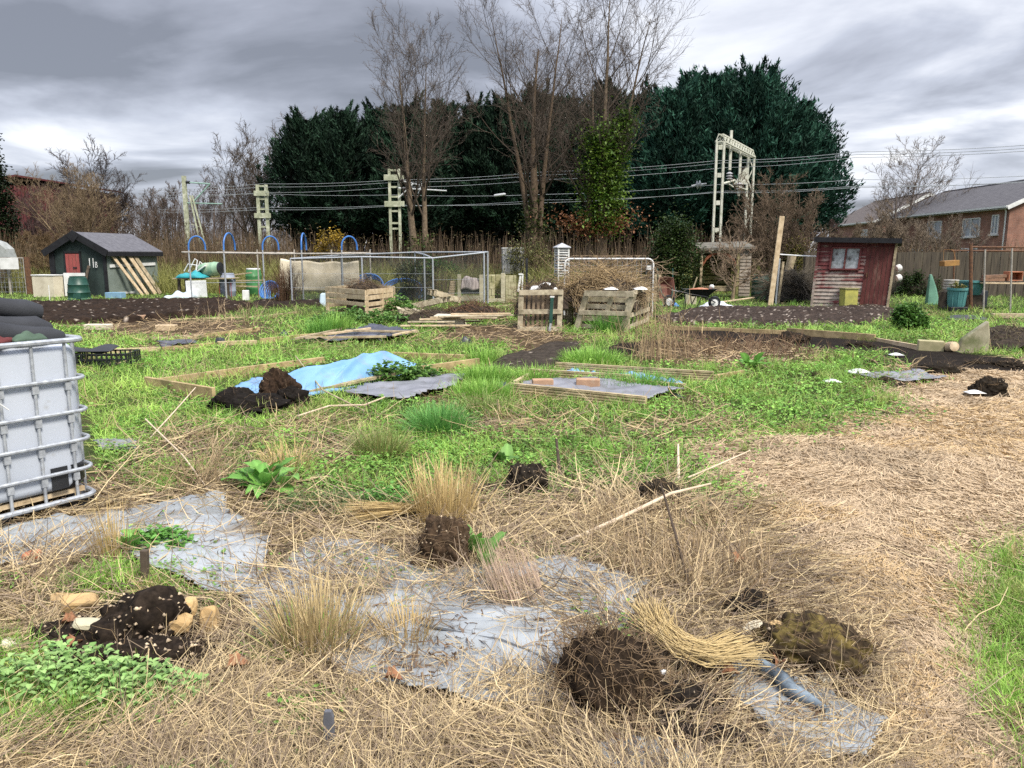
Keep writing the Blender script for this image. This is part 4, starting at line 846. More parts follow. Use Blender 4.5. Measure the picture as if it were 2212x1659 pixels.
# ------------------------------------------------------------------ the railway
LICH = M('lichen_steel', (.40, .42, .30), (.26, .28, .19), 5, .8, c3=(.56, .57, .45), sc3=3, th3=(.5, .68), bump=.1)
def ladder_mast(u, vt, vb, Y, w, arms, label, rungs, wp=.17, bracket=True):
    T = Q(u, vt, Y); x = T[0]; H = T[2]; t = thing('railway_mast', label, 'mast', (x, Y, 0), 0, 'ladder-like railway masts')
    for s in (-1, 1): mb = MB(); mb.box((s * w / 2, 0, H / 2), (wp, .2, H)); mb.build('post', LICH, t, bev=.01)
    for z in rungs: mb = MB(); mb.box((0, 0, Q(u, z, Y)[2]), (w - wp, .14, .12)); mb.build('rung', LICH, t)
    for v, l in arms: mb = MB(); mb.box((0, -.15, Q(u, v, Y)[2]), (l, .10, .36)); mb.build('crossarm', LICH, t, bev=.01)
    if bracket:
        mb = MB(); z1 = Q(u, arms[0][0] + 14, Y)[2]; z2 = Q(u, arms[1][0] - 34, Y)[2]; mb.tube([(w / 2, -.2, z2 - .6), (w / 2 + 1.0, -.5, z1)], .05, 6); mb.tube([(w / 2, -.2, z1 + .25), (w / 2 + 1.4, -.6, z1 - .1)], .04, 6); mb.tube([(w / 2, -.2, z2), (w / 2 + 3.2, -1.2, z2 - .25)], .045, 6); mb.tube([(w / 2 + 1.3, -.5, z2 - .35), (w / 2 + 1.9, -.7, z2 + 1.0)], .04, 6); mb.build('bracket', WHITEP, t)
        mb = MB()
        for q in ((w / 2 + .25, -.28, z1 + .2), (w / 2 + .5, -.35, z2 - .03)): mb.lathe([(.05, -.2), (.11, -.16), (.05, -.1), (.11, -.05), (.05, 0), (.11, .06), (.05, .12)], 10, q, Matrix.Rotation(R(80), 3, 'Y'))
        mb.build('insulator', M('insulator', (.05, .04, .04), None, 4, .3), t)
    return t
ladder_mast(851, 365, 545, 52, .62, ((384, 1.3), (441, 1.3)), 'lichen-white ladder-like mast beside the twin-trunk tree', (368, 404, 425, 456, 482, 494), .17)
ladder_mast(565, 399, 540, 58, .62, ((418, 1.1), (466, 1.2)), 'lichen-white ladder-like mast at the left end of the dark conifers', (402, 430, 452, 490), .22, False)
def left_mast():
    Y = 56; B = Q(408, 552, Y); T = Q(397, 380, Y); t = thing('railway_mast', 'slender leaning railway mast with stays and a green bracket at left', 'mast', (B[0], Y, 0))
    mb = MB(); mb.bar((0, 0, 0), (T[0] - B[0], 0, T[2]), .26, .22, (0, 1, 0)); mb.build('post', LICH, t)
    A = Q(*Z(1, 1560, 560), Y); F = Q(*Z(1, 1705, 1010), Y - .5); mb = MB()
    for dx in (-.16, .16): mb.bar((A[0] - B[0] + dx * .5, 0, A[2]), (F[0] - B[0] + dx * 1.5, -.5, .2), .09, .09, (0, 1, 0))
    for i in range(9): q = (i + 1) / 10; c = (A * (1 - q) + F * q) - B; mb.bar((c[0] - .2, -.5 * q, c[2]), (c[0] + .2, -.5 * q, c[2] + (.2 if i % 2 else -.2)), .05, .05)
    mb.build('stay', LICH, t)
    VER = M('verdigris', (.28, .42, .36), (.2, .32, .27), 5, .6); mb = MB(); pz = lambda x, y: Q(*Z(1, x, y), Y) - np.array((B[0], Y, 0))
    mb.tube([pz(1500, 450), pz(1715, 465)], .05, 6); mb.tube([pz(1715, 465), pz(1580, 610), pz(1600, 625)], .05, 6); mb.tube([pz(1520, 620), pz(1815, 628)], .04, 6); mb.build('bracket', VER, t); mb = MB(); mb.tube([pz(1500, 450), pz(1550, 452)], .11, 8); mb.build('insulator', BLKPLA, t)
left_mast()
def gantry():
    Y = 44; pz = lambda x, y, yy=Y: Q(*Z(4, x, y), yy); b = pz(683, 960); t = thing('railway_gantry', 'white lattice railway gantry standing behind the arbour', 'gantry', (b[0], Y, 0)); o = np.array((b[0], Y, 0)); Y2 = Y + 7.0
    def leg(xl, xr, yt, yy, kind):
        a = pz(xl, yt, yy) - o; c = pz(xr, yt, yy) - o; H = a[2]; w = c[0] - a[0]; lg = MB()
        for q in (a[0] + .06, c[0] - .06): lg.box((q, a[1], H / 2), (.12, .16, H))
        L = lg.build('leg', WHITEG, t); lt = MB()
        if kind:
            for z in np.linspace(1.5, H - .3, 5): lt.box(((a[0] + c[0]) / 2, a[1], z), (w - .3, .14, .24))
        else:
            n = 11
            for i in range(n): z0 = H * i / n; z1 = H * (i + 1) / n; lt.bar((a[0] + .1, a[1], z0 if i % 2 else z1), (c[0] - .1, a[1], z1 if i % 2 else z0), .06, .06)
        lt.build('lattice', WHITEG, L); return a, c
    a, c = leg(660, 738, 120, Y, True); a2, c2 = leg(918, 982, 245, Y2, False)
    tr = MB(); z0, z1 = a[2], pz(700, 60)[2]
    A = [np.array((a[0], a[1], z0)), np.array((c[0], a[1], z0)), np.array((a[0] + .15, a[1], z1)), np.array((c[0] - .15, a[1], z1))]
    zz = a2[2]; zt = zz + (z1 - z0); Bq = [np.array((a2[0], a2[1], zz)), np.array((c2[0], a2[1], zz)), np.array((a2[0] + .15, a2[1], zt)), np.array((c2[0] - .15, a2[1], zt))]
    for p, q in zip(A, Bq): tr.bar(p, q, .08, .08)
    n = 12
    for i in range(n + 1):
        f = i / n; P_ = [p * (1 - f) + q * f for p, q in zip(A, Bq)]
        for u, w in ((0, 1), (2, 3), (0, 2), (1, 3)): tr.bar(P_[u], P_[w], .04, .04)
        if i < n:
            f2 = (i + 1) / n; N_ = [p * (1 - f2) + q * f2 for p, q in zip(A, Bq)]
            for u, w in ((0, 3), (1, 2)): pass
            tr.bar(P_[0], N_[2], .035, .035); tr.bar(P_[1], N_[3], .035, .035); tr.bar(P_[2], N_[3], .035, .035)
    tr.build('truss', WHITEG, t)
    for f, dz in ((.3, 2.2), (.62, 2.6)):
        m = (A[0] + A[1]) / 2 * (1 - f) + (Bq[0] + Bq[1]) / 2 * f; mb = MB(); mb.box((m[0], m[1], m[2] - dz / 2 + (.9 if f < .5 else 0)), (.14, .14, dz)); d = mb.build('dropper', WHITEG, t)
        mb = MB(); mb.lathe([(.05, -.25), (.22, -.2), (.06, -.12), (.22, -.05), (.06, .03), (.2, .1), (.05, .2)], 10, (m[0], m[1], m[2] - dz + .6)); mb.build('insulator', M('pale_insulator', (.5, .5, .52), None, 4, .4), d)
    k = pz(880, 455, Y2 - 1.5) - o; mb = MB(); mb.prism([(-.55, -.1), (.3, -.1), (.3, .9), (.1, .9)], -.1, .1); mb.build('plate', WHITEG, t, loc=k)
    p1 = pz(720, 462, Y + 1) - o; p2 = pz(815, 435, Y + 3) - o; mb = MB(); mb.tube([p1, p2], .06, 6); mb.tube([pz(830, 485, Y + 3) - o, pz(915, 515, Y + 5) - o], .06, 6); mb.tube([pz(755, 460, Y + 2) - o, pz(800, 490, Y + 2.5) - o], .05, 6); mb.build('bracket', WHITEG, t)
WHITEG = M('lichened_white_steel', (.60, .60, .52), (.42, .43, .35), 4, .7, c3=(.3, .32, .22), sc3=2.5, th3=(.56, .76), bump=.08)
gantry()
def wires():
    WM = M('wire', (.40, .42, .42), (.3, .32, .32), 3, .45, metal=.3, bump=0)
    rows = [('highest', [(300, 412, 62), (565, 397, 58), (851, 389, 52), (1180, 371, 48), (1550, 347, 44), (1850, 328, 39.5), (2330, 305, 34)], 'highest of the overhead railway wires, touching the upper crossarm'),
            (0, [(300, 417, 62), (565, 404, 58), (851, 394, 52), (1180, 378, 48), (1560, 352, 44), (1850, 334, 39.5), (2330, 312, 34)], 'overhead railway wire just under the highest one'),
            (0, [(300, 428, 62), (565, 416, 58), (851, 405, 52), (1180, 388, 48), (1570, 362, 45), (1850, 340, 40), (2330, 318, 34)], 'overhead railway wire third from the top'),
            (0, [(300, 420, 66), (565, 418, 62), (851, 421, 56), (1180, 420, 52), (1560, 398, 47), (1850, 388, 43), (2330, 374, 37)], 'overhead railway wire nearly level where it passes the middle trunk'),
            (0, [(300, 452, 66), (565, 448, 62), (851, 443, 56), (1180, 438, 52), (1560, 413, 47), (1850, 402, 43), (2330, 388, 37)], 'overhead contact wire second from the bottom'),
            (0, [(300, 458, 62), (565, 453, 58), (851, 445, 52), (1180, 432, 48), (1550, 416, 44), (1850, 405, 40), (2330, 384, 34)], 'lowest overhead railway wire, touching the lower crossarm')]
    for k, pts, lab in rows:
        P_ = [Q(u, v, Y) for u, v, Y in pts]; fine = []
        for a, b in zip(P_[:-1], P_[1:]):
            for i in range(6): f = i / 6; fine.append(a + (b - a) * f - np.array((0, 0, .10 * math.sin(math.pi * f))))
        fine.append(P_[-1]); c = fine[0].copy(); mb = MB(); mb.tube([q - c for q in fine], .013, 5); tag(mb.build('overhead_wire', WM, None, loc=c), lab, 'wire', 'overhead railway wires')
    for u, v, Y, lab in ((1510, 399, 47.6, 'pale round insulator on the wires left of the gantry'), (1080, 421, 53, 'grey wire clamp on the level wire left of the middle trunk')):
        p = Q(u, v, Y); t = thing('wire_insulator', lab, 'insulator', p); mb = MB(); mb.lathe([(.04, -.45), (.05, -.2), (.26, -.1), (.05, -.04), (.26, .06), (.05, .14), (.04, .45)] if Y < 50 else [(.05, -.4), (.09, -.35), (.09, .3), (.03, .4)], 12, (0, 0, 0), Matrix.Rotation(R(82), 3, 'Y')); mb.build('body', M('pale_ceramic', (.55, .57, .58), None, 4, .4), t, True)
wires()
def louvred(u, vt, vb, w, Y, label):
    T = Q(u, vt, Y); t = thing('louvred_cabinet', label, 'cabinet', (T[0], Y, 0), .25); H = T[2] - .25; z0 = max(.7, H - 1.35)
    for sx in (-1, 1):
        for sy in (-1, 1): mb = MB(); mb.box((sx * w * .46, sy * w * .46, H / 2), (.06, .06, H)); mb.build('leg', WHITEP, t)
    mb = MB()
    for i in range(11):
        z = z0 + (H - z0) * i / 11 + .04
        for s in (-1, 1): mb.box((0, s * w * .46, z), (w * .9, .012, .11), Matrix.Rotation(R(38 * s), 3, 'X')); mb.box((s * w * .46, 0, z), (.012, w * .9, .11), Matrix.Rotation(R(-38 * s), 3, 'Y'))
    mb.build('louvres', M('greyed_white', (.46, .47, .46), (.32, .33, .32), 6, .7), t); mb = MB(); mb.box((0, 0, (z0 + H) / 2), (w * .7, w * .7, H - z0)); mb.build('inner_box', M('dim_grey', (.06, .06, .06), None, 4), t)
    mb = MB(); a = w * .62; mb.add([(-a, -a, H), (a, -a, H), (a, a, H), (-a, a, H), (0, 0, H + .22), (-a, -a, H + .04), (a, -a, H + .04), (a, a, H + .04), (-a, a, H + .04)], [(0, 3, 2, 1), (0, 1, 6, 5), (1, 2, 7, 6), (2, 3, 8, 7), (3, 0, 5, 8), (5, 6, 4), (6, 7, 4), (7, 8, 4), (8, 5, 4)]); mb.build('roof', M('grey_metal', (.45, .46, .48), (.34, .35, .37), 5, .6), t)
louvred(1214, 523, 569, .50, 34.0, 'white louvred cabinet with small pitched roof under the ivy-clad tree')
box_thing('equipment_box', 'whitish speckled equipment box in the scrub left of the louvred cabinet', 'box', tuple(Q(1108, 552, 36.5)[:2]) + (.75,), (1.0, .6, 1.15), M('speckled_white', (.60, .60, .58), (.25, .25, .24), 30, .8, c3=(.1, .09, .08), sc3=22, th3=(.5, .6)), .1, WHITEP)
# ------------------------------------------------------------------ the white tank at left
TANKM = M('cloudy_white_plastic', (.47, .51, .58), (.40, .44, .50), 1.5, .45, c3=(.27, .26, .22), sc3=4.5, th3=(.62, .76), bump=.04, spec=.4)
def ring(w, d, r, z, c, n=6):
    p = []
    for cx, cy, a0 in ((w - r, d - r, 0), (r, d - r, 90), (r, r, 180), (w - r, r, 270)):
        for i in range(n + 1): a = R(a0 + 90 * i / n); p.append((cx + r * math.cos(a) + c[0], cy + r * math.sin(a) + c[1], z))
    return p
def rounded_block(w, d, z0, z1, r, rv, c):
    mb = MB(); rings = []
    for i in range(5): a = R(90 * i / 4); ins = rv * (1 - math.sin(a)); rings.append((ins, z0 + rv * (1 - math.cos(a))))
    for i in range(5): a = R(90 * i / 4); ins = rv * (1 - math.cos(a)); rings.append((ins, z1 - rv + rv * math.sin(a)))
    vs = []; n = 0
    for ins, z in rings: q = ring(w - 2 * ins, d - 2 * ins, max(.02, r - ins * .6), z, (c[0] + ins, c[1] + ins)); n = len(q); vs += q
    fs = [(i * n + j, i * n + (j + 1) % n, (i + 1) * n + (j + 1) % n, (i + 1) * n + j) for i in range(len(rings) - 1) for j in range(n)] + [tuple(range(n))[::-1], tuple(range((len(rings) - 1) * n, len(rings) * n))]
    return mb.add(vs, fs)
def tank():
    c = G(218, 1092); rz = R(56.6); W_, D = 1.2, 1.0; X = np.array((math.cos(rz), math.sin(rz))); o = c[:2] - X * W_
    t = thing('bulk_tank', 'white caged bulk water tank on a steel base at the left edge', 'water tank', (o[0], o[1], 0), rz)
    rounded_block(W_ - .05, D - .05, .15, 1.06, .13, .05, (.025, .025)).build('tank', TANKM, t, True)
    mb = MB(); mb.lathe([(.12, 1.045), (.12, 1.10), (.10, 1.11)], 20, (W_ / 2, D / 2, 0)); mb.build('lid', BLKPLA, t, True)
    mb = MB(); q = ring(W_ - .05, D - .05, .13, 0, (.025, .025)); k = len(q); sel = [i for i in range(k) if q[i][0] > W_ - .30 and q[i][1] < .36]
    vs = []
    for z, e in ((.16, -.012), (.19, .004), (.30, .004), (.31, -.006)):
        for i in sel: vx, vy = q[i][0] - W_ / 2, q[i][1] - D / 2; vs.append((q[i][0] + e * np.sign(vx), q[i][1] + e * np.sign(vy), z + (.0 if z < .3 else .0)))
    front = [(W_ - .26, .045 - .004)]; n = len(sel); mb.add(vs, [(r_ * n + j, r_ * n + j + 1, (r_ + 1) * n + j + 1, (r_ + 1) * n + j) for r_ in range(3) for j in range(n - 1)])
    mb.box((W_ - .225, .0205, .235), (.10, .006, .14)); mb.build('dark_corner', BLKPLA, t)
    zs = (.09, .27, .455, .64, .845, 1.085)
    for i, z in enumerate(zs): mb = MB(); mb.tube(ring(W_, D, .10, z, (0, 0)), .012 if 0 < i < 5 else .017, 8, True); mb.build('rail', GALV, t, True)
    for x in np.linspace(.11, W_ - .13, 6):
        for y in (.0, D):
            mb = MB(); mb.tube([(x, y + (.012 if y == 0 else -.012), .08), (x, y + (.012 if y == 0 else -.012), 1.09)], .010, 8)
            for z in zs[1:5]: mb.box((x, y + (.01 if y == 0 else -.01), z - .04), (.036, .02, .05)); 
            mb.build('bar', GALV, t, True)
    for y in np.linspace(.15, D - .15, 4):
        for x in (0, W_): mb = MB(); mb.tube([(x + (.012 if x == 0 else -.012), y, .08), (x + (.012 if x == 0 else -.012), y, 1.09)], .013, 8); mb.build('bar', GALV, t, True)
    mb = MB(); mb.box((W_ / 2, D / 2, .125), (W_ - .12, D - .12, .03)); mb.build('deck', PALE, t)
    for x in (.12, W_ / 2, W_ - .10):
        for y in (.09, D / 2, D - .09): mb = MB(); mb.box((x, y, .03), (.16, .14, .10)); mb.build('foot', BLKPLA, t, bev=.01)
    return t, o, rz
tk, TO, TRZ = tank()
def tk_at(x, y, z): return np.array((TO[0] + x * math.cos(TRZ) - y * math.sin(TRZ), TO[1] + x * math.sin(TRZ) + y * math.cos(TRZ), z))
def cloth(name, label, cat, loc, rz, f, nu, nv, m, thick=.012, group=None, sub=0):
    V = [f(i / nu, j / nv) for j in range(nv + 1) for i in range(nu + 1)]; F = [(j * (nu + 1) + i, j * (nu + 1) + i + 1, (j + 1) * (nu + 1) + i + 1, (j + 1) * (nu + 1) + i) for j in range(nv) for i in range(nu)]
    mb = MB(); mb.add(V, F); o = mb.build(name, m, None, False, loc=loc); o.data.polygons.foreach_set('use_smooth', np.ones(len(o.data.polygons), bool)); o.rotation_euler = (0, 0, rz)
    if thick: s = o.modifiers.new('thick', 'SOLIDIFY'); s.thickness = thick; s.offset = -1
    if sub: s = o.modifiers.new('sub', 'SUBSURF'); s.levels = sub; s.render_levels = sub
    return tag(o, label, cat, group)
TARPK = M('charcoal_fabric', (.040, .043, .050), (.026, .028, .033), 4, .8, bump=.3, bsc=120)
def rolls():
    def roll(y0, y1, z, r, k, amp):
        pts = []; n = 16
        for i in range(n + 1):
            f = i / n; pts.append((-.28 + 1.42 * f, y0 + (y1 - y0) * f + .03 * math.sin(f * 5 + k), z + amp * math.sin(f * 3 + k) - (.10 * max(0, f - .55) ** 1 * 2)))
        return pts
    mb = MB()
    for y0, y1, z, r, k, amp in ((.18, .20, 1.17, .085, 0, .01), (.40, .34, 1.215, .10, 1, .015), (.65, .52, 1.235, .11, 2, .015), (.86, .72, 1.20, .11, .5, .01), (.52, .44, 1.33, .085, .3, .02)):
        p = roll(y0, y1, z, r, k, amp); mb.tube(p, [r * (.9 + .16 * math.sin(i * .8 + k)) * (1 if 0 < i < 16 else .6) for i in range(17)], 14)
    o = mb.build('rolled_fabric', TARPK, None, True, loc=tk_at(0, 0, 0)); o.rotation_euler = (0, 0, TRZ); tag(o, 'charcoal landscape fabric rolled and folded on top of the white tank', 'fabric')
rolls()
def garment(x, y, z, l, w, h, c, lab, s):
    g = np.random.default_rng(s)
    def f(u, v): q = math.sin(math.pi * min(max(u, 0.0), 1)) ** .5 * math.sin(math.pi * v) ** .5; return ((u - .5) * l, (v - .5) * w, h * q * (.7 + .5 * math.sin(u * 9 + s) * math.sin(v * 7 + s)) + .0)
    cloth('old_clothing', lab, 'clothing', tk_at(x, y, z), TRZ + .3 * (s % 3), f, 22, 14, M('cloth', c, None, 7, .95, bsc=90), .01, 'rags on the tank')
garment(.55, .06, 1.095, .30, .16, .05, (.07, .08, .05), 'dark olive rag bunched at the edge on top of the white tank', 1)
garment(.74, .10, 1.095, .20, .12, .045, (.15, .04, .04), 'red rag tucked under the fabric rolls on the tank', 2)
garment(.90, .09, 1.095, .18, .11, .045, (.09, .14, .10), 'pale green rag nearest the right corner on top of the tank', 3)
garment(.30, .07, 1.095, .34, .22, .07, (.15, .12, .08), 'brown rag lying on the tank top at the far left', 4)
def thread():
    mb = MB(); p = [tk_at(.42, -.03, .86), tk_at(.52, -.035, .85), tk_at(.62, -.045, .80), tk_at(.70, -.05, .72)]; c = p[0].copy(); mb.tube([q - c for q in p], .0035, 5); tag(mb.build('string', WHITEP, None, loc=c), 'loose white string hanging across the front of the tank', 'string')
thread()
# ------------------------------------------------------------------ fruit cages
POLE = M('weathered_pole', (.42, .39, .34), (.26, .24, .21), 12, .8, bump=.1)
def net_mat():
    m, t, p = base_mat('netting'); p.inputs['Base Color'].default_value = (.05, .055, .05, 1); tr = nd(t, 'ShaderNodeBsdfTransparent'); mx = nd(t, 'ShaderNodeMixShader'); mx.inputs[0].default_value = .30
    v = coords(t, (1, 1, 1), False); n = noise(t, v, 2.0, 3); t.links.new(ramp(t, n, [(.3, (.10, .10, .10)), (.7, (.34, .34, .34))]), mx.inputs[0])
    t.links.new(tr.outputs[0], mx.inputs[1]); t.links.new(p.outputs[0], mx.inputs[2]); t.links.new(mx.outputs[0], t.nodes['Material Output'].inputs[0]); return m
NET = net_mat()
def cage_a():
    f = GZ(1, 1568, 1415); t = thing('fruit_cage', 'pole-framed fruit cage with blue pipe hoops along its top', 'fruit cage', f); Y = f[1]; o = f
    zt = Q(600, 546, Y)[2]; us = [415, 490, 573, 656, 742]; X = [Q(u, 650, Y)[0] for u in us]; off = np.array((.78, 1.25, 0))
    for i, x in enumerate(X):
        for k in range(2):
            q = np.array((x, Y, 0)) - o + off * k; mb = MB(); mb.tube([q + (0, 0, -.05), q + (0, 0, zt + .12)], .028, 8); mb.build('post', POLE if k else GALV, t, True)
    for k in range(2):
        a = np.array((X[0] - .25, Y, zt + .02)) - o + off * k; b = np.array((X[-1] + .85, Y, zt - .03)) - o + off * k; mb = MB(); mb.tube([a, (a + b) / 2 - (0, 0, .03), b], .03, 8); mb.build('rail', POLE, t, True)
    for i in (0, 2, 4): a = np.array((X[i], Y, zt)) - o; mb = MB(); mb.tube([a, a + off], .025, 8); mb.build('cross_rail', POLE, t, True)
    for i, x in enumerate(X):
        a = np.array((x, Y, zt + .1)) - o; b = a + (np.array((.50, .25, 0)) if i in (0, 2, 4) else np.array((-.02 + .16 * (i == 1), .75, 0))); r = np.linalg.norm(b - a) / 2; c = (a + b) / 2; d = (b - a) / (2 * r); pts = []
        for j in range(15): an = math.pi * j / 14; pts.append(c - d * r * math.cos(an) + np.array((0, 0, 1.0)) * (.10 + (r * 1.15 + .06) * math.sin(an)) * (1 if 0 < j < 14 else 0))
        mb = MB(); mb.tube(pts, .03, 8); mb.build('hoop', BLUEPIPE, t, True)
    mb = MB(); a = np.array((X[0], Y - .01, .62)) - o; b = np.array((X[2], Y - .01, .64)) - o; mb.tube([a, b], .008, 5); mb.build('wire', GALV, t)
    return t, X, Y, zt
ca, CX, CYa, CZT = cage_a()
CREAMCL = M('cream_sheet', (.70, .63, .49), (.58, .51, .37), 2.2, .85, (1, 1, 1), (.24, .17, .10), 1.6, (.60, .78), bump=.25, bsc=12)
def hung():
    Y = CYa + .7; a = Q(608, 600, Y); b = Q(776, 600, Y); zt = Q(600, 563, Y)[2]; zb = Q(600, 632, Y)[2]; L = b[0] - a[0]
    def f(u, v):
        top = zt - .05 * math.sin(u * math.pi * 3) ** 2 - .06 * math.sin(math.pi * u); z = zb + .08 * (1 - u) + (top - zb) * v
        return (u * L - .12 * (1 - v) * (1 - u), .05 * math.sin(u * 19) * (1 - v * .5) * (1.6 if u < .2 else .5) + .03 * math.sin(v * 6 + u * 4), z)
    cloth('hanging_sheet', 'stained cream cloth sheet hung along the fruit cage', 'cloth', (a[0], Y, 0), 0, f, 60, 14, CREAMCL, .008)
hung()
def cage_b():
    F = GZ(2, 535, 1240); Y = F[1]; t = thing('fruit_cage', 'galvanised pipe fruit cage draped in fine dark netting', 'fruit cage', F); o = F; zt = Q(700, 559, Y)[2]
    def W(u, v, y): q = Q(u, v, y); return np.array((q[0], q[1], 0)) - o
    fr = [(631, Y), (784, Y), (936, Y), (1046, Y + .1)]; bk = [(740, Y + 2.4), (898, Y + 2.6), (918, Y + .9), (1054, Y + .6)]
    H = {631: zt, 784: zt + .06, 936: zt + .02, 1046: zt + .20, 740: zt + .12, 898: zt + .22, 918: zt + .14, 1054: zt + .22}; P_ = {}
    for u, y in fr + bk:
        q = W(u, 640, y); P_[u] = q; mb = MB(); mb.tube([q + (0, 0, -.05), q + (0, 0, H[u])], .028, 8); mb.build('post', GALV, t, True)
    def rail(a, b): mb = MB(); mb.tube([P_[a] + (0, 0, H[a]), P_[b] + (0, 0, H[b])], .026, 8); mb.build('rail', GALV, t, True)
    for a, b in ((631, 784), (784, 936), (936, 1046), (740, 898), (631, 740), (936, 918), (918, 898), (1046, 1054), (898, 1054)): rail(a, b)
    mb = MB(); k = 0
    for a, b in ((631, 784), (784, 936), (936, 1046), (740, 898), (631, 740), (898, 1054)):
        mb.add([P_[a] + (0, .03, .05), P_[b] + (0, .03, .05), P_[b] + (0, .03, H[b] - .02), P_[a] + (0, .03, H[a] - .02)], [(0, 1, 2, 3)])
    mb.add([P_[631] + (0, 0, H[631] + .03), P_[784] + (0, 0, H[784] + .03), P_[898] + (0, 0, H[898] + .03), P_[740] + (0, 0, H[740] + .03)], [(0, 1, 2, 3)]); mb.build('netting', NET, t)
    mb = MB()
    for z in (.35, .8): mb.tube([P_[936] + (0, 0, z), P_[1046] + (0, 0, z + .03)], .005, 4); mb.tube([P_[631] + (0, 0, z + .2), P_[936] + (0, 0, z + .2)], .005, 4)
    mb.build('wire', GALV, t)
cage_b()
# ------------------------------------------------------------------ heap of plot gear behind the first cage
def barrel(p, r, h, m, label, lying=None, lid=BLKPLA, group=None):
    t = thing('barrel', label, 'barrel', p, lying or 0, group); Mx = Matrix.Rotation(R(84), 3, 'Y') if lying is not None else None; c = (0, 0, r) if lying is not None else (0, 0, 0)
    pr = [(r * .86, 0), (r * .92, .03), (r * .97, h * .2), (r * 1.03, h * .24), (r * 1.03, h * .28), (r * .99, h * .32), (r, h * .5), (r * .99, h * .68), (r * 1.03, h * .72), (r * 1.03, h * .76), (r * .97, h * .8), (r * .9, h * .97), (r * .86, h)]
    mb = MB(); mb.lathe(pr, 24, c, Mx); mb.build('body', m, t, True); mb = MB(); mb.lathe([(r * .88, h), (r * .88, h + .04), (r * .75, h + .05)], 24, c, Mx); mb.lathe([(r * .88, -.03), (r * .88, .0)], 24, c, Mx); mb.build('lid', lid, t, True); return t
GREYBLUE = M('grey_blue_plastic', (.30, .34, .42), (.22, .25, .32), 4, .5, bump=.05); LTGREEN = M('pale_green_plastic', (.26, .40, .27), (.18, .30, .20), 4, .5, c3=(.4, .42, .32), sc3=3, bump=.05); MIDGREEN = M('mid_green_plastic', (.07, .24, .09), (.045, .17, .06), 4, .45, c3=(.32, .38, .27), sc3=3, th3=(.6, .8), bump=.05)
p = GZ(1, 1865, 1385); barrel((p[0], p[1], 0), .30, .86, GREYBLUE, 'grey-blue barrel standing between the junk heap and the green barrel', None, GREYBLUE)
p = GZ(2, 180, 1165); barrel((p[0], p[1] + .5, 0), .32, 1.02, MIDGREEN, 'upright bright green barrel with pale patches left of the blue hose', None, WHITEP)
